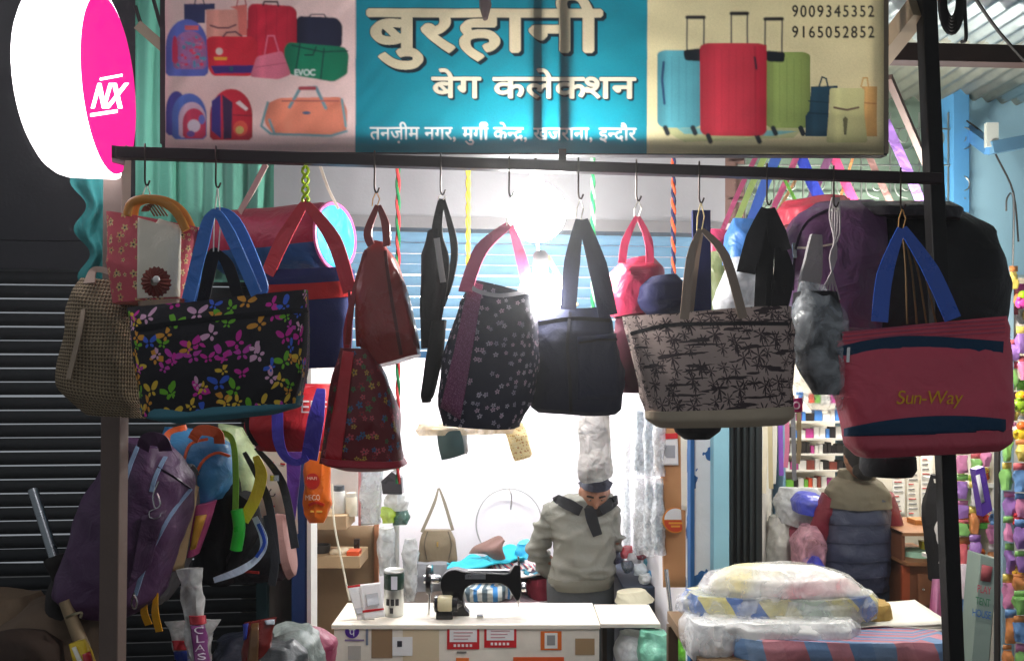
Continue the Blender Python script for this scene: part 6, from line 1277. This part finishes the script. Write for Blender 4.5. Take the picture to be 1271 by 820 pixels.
# ================================================================ RIGHT-HAND SHOP
cw_ = pnt((224, 218, 206), var=.05)
struct(vplane(MB(), 945, 5.7, 1420, 5.9, .0, 2.7, .1), 'toy_shop_back_wall', cw_, smooth=False)
struct(vplane(MB(), 932, 3.7, 962, 5.7, .0, 2.7, .08), 'toy_shop_side_wall', pnt((206, 204, 198)), smooth=False)
struct(MB().bb((1.1, 3.75, 2.705), (4.2, 6.0, 2.8)), 'toy_shop_ceiling', cw_, smooth=False)
struct(vplane(MB(), 1420, 4.0, 1400, 5.9, .0, 2.7, .08), 'toy_shop_side_wall', cw_, smooth=False)
for k, (px, y1, c, nm) in enumerate(((949, 612, (226, 218, 198), 'cream'), (955, 606, (196, 184, 150), 'beige'), (961, 600, (226, 224, 216), 'white'), (968, 590, (138, 84, 190), 'purple'), (976, 580, (206, 120, 150), 'pink'), (984, 596, (110, 112, 118), 'grey'), (991, 575, (120, 104, 78), 'olive brown'))):
    b = MB(); b.ribbon([W(px, 495, 4.0 + .03 * k), W(px + 1, 550, 4.0 + .03 * k), W(px + (2 if k % 2 else -1), y1, 4.0 + .03 * k)], .022, .004, (0, -1, 0), .6, 6)
    props(b.build('lace_strip', fab(c)), '%s lace strip hanging beside the folded black gate' % nm, 'ribbon')
# rack of small goods
rk = thing('goods_rack', 'white rack of small packed goods behind the palm tree tote', 'rack', atZ(1018, 5.4, 0))
zs = [W(0, y, 5.3).z for y in (500, 522, 543, 562, 582, 604, 628)]
x0r, x1r = W(972, 0, 5.3).x, W(1062, 0, 5.3).x
for z in zs: MB().bb((x0r, 5.25, z - .012), (x1r, 5.6, z)).build('shelf_board', pnt((222, 220, 214)), rk, smooth=False)
for x in (x0r, x1r): MB().bb((x - .015, 5.25, 0), (x - .001, 5.6, zs[0] + .1)).build('side_panel', pnt((120, 160, 190)), rk, smooth=False)
PALC = [((232, 232, 230), 'white'), ((70, 130, 210), 'blue'), ((40, 36, 40), 'black'), ((236, 190, 70), 'yellow'), ((220, 90, 60), 'orange'), ((180, 60, 140), 'magenta'), ((120, 190, 70), 'green'), ((140, 70, 60), 'brown')]
ORD = ['top', 'second', 'third', 'fourth', 'fifth', 'sixth', 'lowest']
BOXM = {}
NTH = 'first second third fourth fifth sixth seventh eighth ninth tenth eleventh twelfth thirteenth fourteenth fifteenth sixteenth'.split()
def packbox(A, B, ci, label, group, name='small_box'):
    w, d, hh = (B[i] - A[i] for i in range(3)); key = (round(w, 3), round(d, 3), round(hh, 3), ci)
    if key in BOXM: o = BOXM[key].copy(); COL.objects.link(o); o.location = ((A[0] + B[0]) / 2, (A[1] + B[1]) / 2, A[2])
    else: o = BOXM[key] = MB().bb(A, B).build(name, plas(PALC[ci][0]), bevel=.002, smooth=False)
    return props(o, label, 'packet', group)
rnd = random.Random(8)
for si, z in enumerate(zs):
    x = x0r + .01; nb_ = 0
    while x < x1r - .03:
        w = rnd.choice((.024, .034, .05)); hh = rnd.choice((.05, .06, .072)); ci = rnd.choice([0, 0, 0, 1, 1, 2, 3, 4, 5, 6, 2, 7]) if si not in (1, 2, 3) else rnd.choice([0, 1, 2, 2, 0, 5, 0])
        nb_ += 1; packbox((x, 5.27, z + .001), (x + w, 5.33, z + .001 + hh), ci, 'small %s packet, %s from the left on the %s board of the white rack' % (PALC[ci][1], NTH[nb_ - 1], ORD[si]), 'packets on the white rack'); x += w + .004
# wrapped goods left of the person
for q, c, al, lb_, sd in (((962, 606, 1022, 650), (196, 200, 205), .8, 'grey plastic bundle left of the person in the vest', 601), ((985, 612, 1024, 636), (56, 70, 200), .95, 'bright blue plastic bundle on the grey one', 602), ((968, 648, 1010, 705), (140, 40, 66), .98, 'maroon sack behind the bedding stack', 603), ((984, 652, 1022, 708), (225, 170, 190), .6, 'pink clear plastic bag in front of the maroon sack', 604), ((948, 640, 985, 720), (205, 205, 200), .95, 'pale grey sack beside the folded black gate', 605), ((1000, 690, 1022, 722), (50, 60, 190), .98, 'royal blue bag beside the person\'s hip', 606)):
    props(bag('wrapped_bundle', clear(c, al, .25), None, [(q[0] + 8, q[1], q[2] - 8, q[1], .1), (q[0], q[1] * .6 + q[3] * .4, q[2], q[1] * .6 + q[3] * .4, .25), (q[0] + 2, q[3], q[2], q[3], .22)], 4.75 - .06 * (sd - 600) * (sd in (602, 604, 606)), 2.4, .03, 9, seed=sd), lb_, 'bundle')
props(MB().bb((W(962, 0, 4.7).x, 4.6, 0), (W(1012, 0, 4.7).x, 5.0, W(0, 716, 4.6).z)).build('storage_box', pnt((150, 130, 110)), bevel=.005), 'brown box under the wrapped bundles', 'box')
mg = thing('shop_tag', 'small magenta tag with a white ring beside the palm tree tote', 'tag', W(990, 512, 2.5)); panel('card', plas((176, 40, 120)), mg, [(981, 495), (996, 493), (996, 511), (982, 512)], [2.5] * 4, th=.003); MB().tube([W(988.5 + 4 * math.cos(a * PI / 8), 503 + 4 * math.sin(a * PI / 8), 2.494) for a in range(17)], .0025, 6, cap=False).build('print_ring', pnt((235, 225, 232)), mg)
# papers on the back wall
for k, (a, y0, y1, c, nm) in enumerate(((1108, 575, 640, (236, 234, 228), 'white price list'), (1126, 560, 650, (228, 224, 214), 'cream price list'), (1143, 565, 648, (238, 236, 230), 'white printed chart'), (1108, 655, 690, (120, 190, 90), 'green notice'), (1106, 700, 745, (222, 210, 226), 'lilac notice'))):
    o = thing('wall_notice', '%s on the toy shop wall right of the person' % nm, 'notice', W(a + 8, y1, 5.65)); panel('sheet', pnt(c, var=.04), o, [(a, y0), (a + 15, y0), (a + 15, y1), (a, y1)], [5.66] * 4, th=.004)
    for j in range(int((y1 - y0) / 6)): panel('print_line', pnt((150, 150, 155) if j % 3 else (200, 80, 80)), o, [(a + 2, y0 + 4 + 6 * j), (a + 8 + (j * 37 % 6), y0 + 4 + 6 * j), (a + 8 + (j * 37 % 6), y0 + 5.5 + 6 * j), (a + 2, y0 + 5.5 + 6 * j)], [5.652] * 4, th=.002, n=1)
# brown cabinet
cbn = thing('wooden_cabinet', 'brown wooden cabinet with an open upper shelf behind the black post', 'cabinet', atZ(1150, 4.4, 0)); BR = M((112, 70, 50), .5, var=.2, vs=10, bump=.1, wr=0)
xa, xb = W(1126, 0, 4.3).x, W(1185, 0, 4.3).x
MB().bb((xa, 4.3, 0), (xb, 4.75, W(0, 700, 4.3).z)).build('carcass', BR, cbn, bevel=.004); MB().bb((xa - .03, 4.25, W(0, 700, 4.3).z + .002), (xb, 4.75, W(0, 695, 4.3).z)).build('shelf_board', M((140, 96, 66), .5), cbn, bevel=.002)
MB().bb((xa - .03, 4.3, W(0, 694.8, 4.3).z), (xa - .012, 4.75, W(0, 660, 4.3).z)).build('side_panel', BR, cbn); MB().bb((xa - .03, 4.28, W(0, 664, 4.3).z), (xb, 4.75, W(0, 660, 4.3).z)).build('top_board', M((150, 104, 72), .5), cbn)
for y0, y1 in ((712, 750), (755, 800)):
    dr_ = MB().bb(W(1140, y0, 4.285), W(1180, y1, 4.298)).build('door', M((128, 84, 60), .5, var=.2, vs=10, bump=.1, wr=0), cbn, bevel=.003); MB().ell(W(1146, (y0 + y1) / 2, 4.28), (.008, .008, .008), 10, 8).build('knob', CHROME, dr_)
MB().bb(W(1120, 702, 4.29), W(1127, 810, 4.31)).build('door', M((150, 72, 44), .5), cbn)
props(bag('folded_cloth', fab((160, 205, 185)), None, [(1122, 682, 1164, 682, .12), (1122, 693, 1166, 694, .18)], 4.42, 3, .01, seed=620, m=8), 'mint folded cloth on the open cabinet shelf', 'cloth')
props(bag('yellow_packet', plas((222, 210, 60)), None, [(1140, 670, 1160, 672, .05), (1142, 681, 1164, 681, .08)], 4.45, 2.6, .006, seed=621, m=8), 'yellow packet lying on the mint folded cloth', 'packet')
props(bag('cardboard_box', pnt((170, 142, 104)), None, [(1108, 735, 1128, 735, .2), (1108, 775, 1128, 775, .2)], 4.5, 8, .002, seed=622, m=6), 'cardboard box left of the brown cabinet', 'box')
props(MB().bb(W(1136, 645, 4.5), W(1162, 659.6, 4.6)).build('wooden_tray', M((170, 110, 50), .4), bevel=.004), 'honey coloured tray on top of the brown cabinet', 'tray')
jk = thing('hanging_jacket', 'black and white jacket hanging behind the black post', 'jacket', W(1165, 720, 4.0)); bag('body', BLK, jk, [(1158, 590, 1172, 590, .08), (1152, 630, 1180, 630, .2), (1155, 720, 1182, 720, .18)], 4.0, 2.4, .012, seed=623); bag('white_panel', fab((226, 224, 222)), jk, [(1160, 632, 1170, 632, .1), (1156, 655, 1174, 655, .22), (1160, 676, 1172, 676, .12)], 3.97, 2.4, .006, seed=624, m=12)
props(MB().grid(lambda a, c: W(1157 - 5 * c + (16 + 8 * c) * a, 718 + 54 * c, 3.8 + .03 * math.sin(a * 11) * c), 24, 12).build('pink_cloth', fab((224, 150, 190))), 'pink pleated cloth hanging at the front of the brown cabinet', 'cloth')
# toys right of the post
ts = thing('toy_rack', 'rack with a green edged shelf of toys right of the black post', 'rack', atZ(1212, 3.9, 0))
for y, c in ((600, (230, 228, 220)), (651, (90, 180, 70)), (702, (226, 224, 220))):
    A, B = W(1184, y, 3.8), W(1232, y + 5, 4.1); B.z = W(0, y + 5, 3.8).z; MB().bb(A, B).build('shelf_board', pnt(c), ts, smooth=False)
MB().bb(W(1234, 540, 3.8), W(1240, 1017, 4.1)).build('side_panel', pnt((222, 218, 210)), ts, smooth=False); MB().bb(W(1184, 540, 4.12), W(1240, 1000, 4.13)).build('back_panel', pnt((226, 220, 200)), ts, smooth=False)
def toy(px, py, s, cols, label, Y=3.85, kind=0, name='toy', seed=0):
    """little moulded toy: body, head and small knobs"""
    o = thing(name, label, 'toy', W(px, py + s, Y)); k = s / F * Y; c = W(px, py, Y)
    MB().ell(c + Vector((0, 0, -.35 * k)), (.62 * k, .5 * k, .62 * k), 16, 10).build('body', plas(cols[0]), o); MB().ell(c + Vector((.1 * k, -.1 * k, .5 * k)), (.45 * k, .42 * k, .45 * k), 16, 10).build('head', plas(cols[1 % len(cols)]), o)
    for j in range(4): a = PI / 4 + j * PI / 2 + seed; MB().ell(c + Vector((.62 * k * math.cos(a), -.25 * k, -.3 * k + .55 * k * math.sin(a))), (.22 * k, .2 * k, .22 * k), 10, 8).build('limb', plas(cols[2 % len(cols)]), o)
    MB().ell(c + Vector((.1 * k, -.52 * k, .5 * k)), (.1 * k, .06 * k, .1 * k), 8, 6).build('nose', plas((230, 60, 50)), o); return o
TY = [(1192, 590, 8, [(232, 200, 60), (150, 200, 70)], 'yellow and green toy at the left of the top toy shelf'), (1207, 590, 9, [(170, 205, 70), (232, 210, 90)], 'lime toy with a yellow head on the top toy shelf'), (1222, 588, 9, [(226, 110, 50), (236, 200, 80)], 'orange toy at the right of the top toy shelf'),
      (1190, 640, 10, [(224, 90, 40), (236, 150, 60)], 'dark orange toy on the green edged shelf'), (1202, 638, 11, [(240, 170, 40), (240, 190, 60)], 'golden yellow toy on the green edged shelf'), (1214, 641, 9, [(214, 60, 70), (235, 150, 150)], 'red toy on the green edged shelf'), (1225, 640, 9, [(222, 70, 50), (240, 220, 190)], 'red toy with a cream head at the end of the green edged shelf'),
      (1192, 690, 10, [(70, 120, 200), (236, 150, 60)], 'blue toy with an orange head on the lowest toy shelf'), (1203, 688, 11, [(90, 170, 70), (240, 200, 50)], 'green toy with a yellow head on the lowest toy shelf'), (1216, 690, 11, [(220, 60, 60), (240, 130, 50)], 'red toy with an orange head on the lowest toy shelf')]
for i, q in enumerate(TY): toy(*q, seed=i)
def blister(x0, y0, x1, y1, Y, hc_, cols, label, seed):
    """card with a coloured header and little parts under a clear bubble"""
    o = thing('toy_packet', label, 'toy packet', W((x0 + x1) / 2, y1, Y), 'toy packets hung at the right edge'); panel('card', pnt((226, 228, 228), var=.05), o, [(x0, y0), (x1, y0), (x1, y1), (x0, y1)], [Y] * 4, th=.003, n=2); hy = y0 + (y1 - y0) * .28
    panel('header', plas(hc_), o, [(x0, y0), (x1, y0), (x1, hy), (x0, hy)], [Y - .005] * 4, th=.003, n=2); r = random.Random(seed)
    for j in range(4): MB().ell(W(x0 + (x1 - x0) * (.25 + .5 * (j % 2)) + r.uniform(-2, 2), hy + (y1 - hy) * (.3 + .4 * (j // 2)), Y - .02), ((x1 - x0) * .2 / F * Y, .015, (y1 - hy) * .2 / F * Y), 12, 8).build('trinket', plas(r.choice(cols)), o)
    bag('bubble', clear((240, 242, 245), .22, .08), o, [(x0 + 2, hy, x1 - 2, hy, .03), (x0 + 1, (hy + y1) / 2, x1 - 1, (hy + y1) / 2, .07), (x0 + 2, y1, x1 - 2, y1, .03)], Y - .02, 3, .004, seed=seed, n=24, m=10)
BR_ = [(226, 90, 60), (236, 200, 80), (214, 60, 70), (235, 225, 215), (230, 150, 60)]
for i, (q, hc_, lb_) in enumerate((((1238, 334, 1256, 366), (40, 80, 170), 'topmost blue headed toy packet right of the black backpack'), ((1236, 366, 1254, 400), (36, 76, 180), 'second blue headed toy packet right of the black backpack'), ((1244, 400, 1262, 436), (46, 86, 190), 'third blue headed toy packet beside the magenta bag'), ((1246, 436, 1262, 470), (226, 226, 226), 'white headed toy packet beside the magenta bag'), ((1256, 352, 1280, 402), (210, 70, 150), 'pink headed toy packet at the right edge of the photo'), ((1262, 470, 1290, 520), (120, 190, 60), 'green headed toy packet at the right edge of the photo'))):
    blister(*q, 3.4 + .02 * i, hc_, BR_, lb_, 700 + i)
for i, (px, py, s, cols, lb_) in enumerate(((1268, 372, 12, [(226, 80, 170), (170, 220, 40)], 'pink and lime toy hanging at the right edge'), (1265, 498, 14, [(160, 200, 50), (236, 200, 40)], 'lime toy with a yellow head hanging low at the right edge'), (1266, 535, 13, [(240, 205, 50), (226, 120, 50)], 'yellow toy with an orange head at the right edge'), (1264, 640, 13, [(205, 50, 60), (232, 190, 170)], 'red doll toy below the others at the right edge'), (1265, 705, 13, [(232, 180, 60), (200, 60, 80)], 'golden toy near the bottom of the right edge'), (1266, 590, 11, [(230, 90, 130), (235, 230, 225)], 'pink toy with a white head at the right edge'), (1266, 665, 10, [(220, 210, 205), (205, 60, 66)], 'white toy with a red head at the right edge'))): toy(px, py, s, cols, lb_, 3.25, seed=i)
wire('hook_wire', STEEL, None, [(1249, 262, 3.4), (1250, 246, 3.4), (1258, 246, 3.4), (1257, 330, 3.42)], .004, label='bent steel rod on the pale blue wall at upper right', cat='rod')
wire('wall_cable', DARKP, None, [(1200, 150, 3.45), (1222, 168, 3.5), (1240, 200, 3.5), (1258, 240, 3.5), (1264, 300, 3.5)], .004, label='thin black cable dangling over the pale blue wall', cat='cable')
bp_ = thing('shop_post', 'pale blue grey post between the toy rack and the right edge', 'post', atZ(1251, 3.3, 0)); MB().bb((W(1244, 0, 3.3).x, 3.3, 0), (W(1259, 0, 3.3).x, 3.36, 2.54)).build('post_body', pnt((150, 180, 196)), bp_, bevel=.003); MB().bb((W(1241, 0, 3.3).x, 3.31, 0), (W(1243.5, 0, 3.3).x, 3.34, 2.5)).build('edge_strip', pnt((50, 46, 46)), bp_)
pb = thing('purple_box', 'slim purple box hanging at the right of the toy rack', 'box', W(1215, 640, 3.6)); MB().prism([(W(a, b_, 3.6).x, W(a, b_, 3.6).z) for a, b_ in ((1208, 582), (1219, 578), (1229, 632), (1217, 640))], 3.58, 3.63).build('carton', plas((84, 50, 150)), pb, bevel=.002); panel('label', pnt((222, 220, 226)), pb, [(1211, 590), (1216, 588), (1222, 622), (1218, 624)], [3.577] * 4, th=.002, n=1)
toy(1235, 640, 12, [(90, 130, 180), (200, 220, 230)], 'blue toy vehicle hanging below the slim purple box', 3.62)
th_ = thing('toy_carton', 'tall toy carton lettered play tent house leaning at lower right', 'carton', W(1230, 840, 3.5))
def slab(q, Y, d, mat, name): return MB().prism([(W(a, b_, Y).x, W(a, b_, Y).z) for a, b_ in q], Y, Y + d).build(name, mat, th_, bevel=.002)
slab([(1217, 688), (1238, 694), (1226, 840), (1205, 840)], 3.5, .1, pnt((150, 168, 160), var=.1), 'carton_front'); slab([(1239, 694), (1250, 697), (1240, 840), (1227, 840)], 3.5, .1, pnt((216, 206, 190)), 'carton_side')
for i, (s_, y, c) in enumerate((('PLAY', 736, (205, 60, 90)), ('TENT', 751, (50, 130, 90)), ('HOUSE', 766, (50, 110, 190)))): ontext(None, list(s_), W(1221.5 - i * 1.6, y - 5, 3.492), (1, 0, -.2), (.05, 0, 1), .034, 1, pnt(c), th_, wscale=.58)
for i, ch in enumerate('PLAYTENT'):
    ontext(None, [ch], W(1243.5 - .95 * i, 708 + 15 * i, 3.492), (1, 0, 0), (0, 0, 1), .034, 1, pnt([(205, 60, 80), (170, 60, 60), (60, 90, 170), (180, 70, 160)][i % 4]), th_); 
panel('print_picture', pnt((176, 90, 96)), th_, [(1219, 700), (1232, 703), (1229, 722), (1217, 720)], [3.494] * 4, th=.003, n=2)
for q, c, lb_, sd in (((1188, 700, 1206, 742), (236, 222, 232), 'pale pink packet hanging below the toy shelves', 640), ((1194, 738, 1212, 772), (70, 130, 200), 'blue toy pouch at lower right', 641), ((1196, 772, 1214, 800), (232, 150, 50), 'orange toy pouch at lower right', 642), ((1206, 702, 1214, 820), (220, 80, 110), 'long pink toy packet beside the play tent carton', 643)):
    props(bag('toy_pouch', plas(c), None, [(q[0] + 2, q[1], q[2] - 2, q[1], .03), (q[0], (q[1] + q[3]) / 2, q[2], (q[1] + q[3]) / 2, .07), (q[0] + 2, q[3], q[2] - 2, q[3], .04)], 3.72, 2.6, .006, 14, seed=sd, n=24, m=12), lb_, 'toy packet')
# cables under the awning
cc = thing('cable_coil', 'coil of black cable hanging under the awning roof', 'cable', W(1180, 45, 2.5))
for k in range(6): MB().tube([W(1181 + (15 - 1.5 * k) * math.cos(a * PI / 12), 2 + (40 - 4 * k) * math.sin(a * PI / 12), 2.5 + .012 * k) for a in range(25)], .006, 6, cap=False).build('loop', DARKP, cc)
props(wire('cable', DARKP, None, [(1196, -20, 2.5), (1198, 20, 2.5), (1199, 48, 2.5), (1194, 52, 2.52)], .006), 'single cable drop right of the cable coil', 'cable')
props(wire('cable', DARKP, None, [(1205, -10, 2.5), (1240, 40, 2.6), (1290, 95, 2.7)], .005), 'cable running down right below the awning roof', 'cable')

TC = [(tuple(int(v * .72 + 62) for v in c), n_) for c, n_ in [((228, 120, 40), 'orange'), ((226, 70, 80), 'red'), ((240, 205, 60), 'yellow'), ((110, 190, 70), 'green'), ((70, 130, 205), 'blue'), ((226, 110, 170), 'pink'), ((235, 230, 225), 'white'), ((140, 80, 180), 'purple')]]
def minipack(x0, y0, w, hh, Y, ci, cj, label, group, seed):
    o = thing('toy_packet', label, 'toy packet', W(x0 + w / 2, y0 + hh, Y), group)
    panel('header', plas(TC[cj][0]), o, [(x0, y0), (x0 + w, y0), (x0 + w, y0 + hh * .25), (x0, y0 + hh * .25)], [Y] * 4, th=.003, n=1)
    bag('bubble', plas(TC[ci][0]), o, [(x0 + 1, y0 + hh * .25, x0 + w - 1, y0 + hh * .25, .01), (x0 + .5, y0 + hh * .5, x0 + w - .5, y0 + hh * .45, .04), (x0 + 1, y0 + hh * .8, x0 + w, y0 + hh * .8, .035), (x0 + 2, y0 + hh, x0 + w - 1, y0 + hh, .02)], Y, 3, .012, 26, seed=seed, n=18, m=8)
rn = random.Random(12); RN = 'top second third fourth fifth sixth seventh eighth ninth tenth eleventh twelfth thirteenth fourteenth'.split()
for ci_, (x, y0, y1, Y, w) in enumerate(((1186, 556, 690, 3.78, 15), (1203, 560, 700, 3.77, 14), (1216, 552, 575, 3.76, 15), (1226, 650, 690, 3.76, 13), (1246, 540, 810, 3.24, 13), (1259, 545, 815, 3.2, 20), (1252, 330, 540, 3.3, 13), (1263, 405, 470, 3.28, 17))):
    y = y0; k = 0
    while y < y1 and k < 14:
        hh = rn.uniform(18, 44); a, b_ = rn.randrange(8), rn.randrange(8)
        minipack(x + rn.uniform(-2, 2), y, w * rn.uniform(.75, 1.15), hh, Y + .012 * (k % 3), a, b_, '%s toy packet with a %s header, %s in the %s hanging column' % (TC[a][1], TC[b_][1], RN[k], ['post side', 'next to post', 'short inner', 'purple box', 'blue post', 'right edge', 'upper right', 'far upper'][ci_]), 'toy packets hanging in columns', 800 + ci_ * 20 + k); y += hh + 2; k += 1
# ================================================================ HAZE VOLUME added to imitate lens glare round the lamps
hz = MB().bb((-9.5, -6.5, -1.2), (9.5, 9.5, 4.4)).build('glare_haze', M((255, 255, 255)), kind='stuff', smooth=False)
m = bpy.data.materials.new('glare_haze'); m.use_nodes = True; t = m.node_tree; t.nodes.clear()
out = node(t, 'ShaderNodeOutputMaterial'); v = node(t, 'ShaderNodeVolumePrincipled'); v.inputs['Density'].default_value = .01; v.inputs['Color'].default_value = (1, 1, 1, 1); v.inputs['Anisotropy'].default_value = .82
t.links.new(v.outputs[0], out.inputs['Volume']); hz.data.materials.clear(); hz.data.materials.append(m)
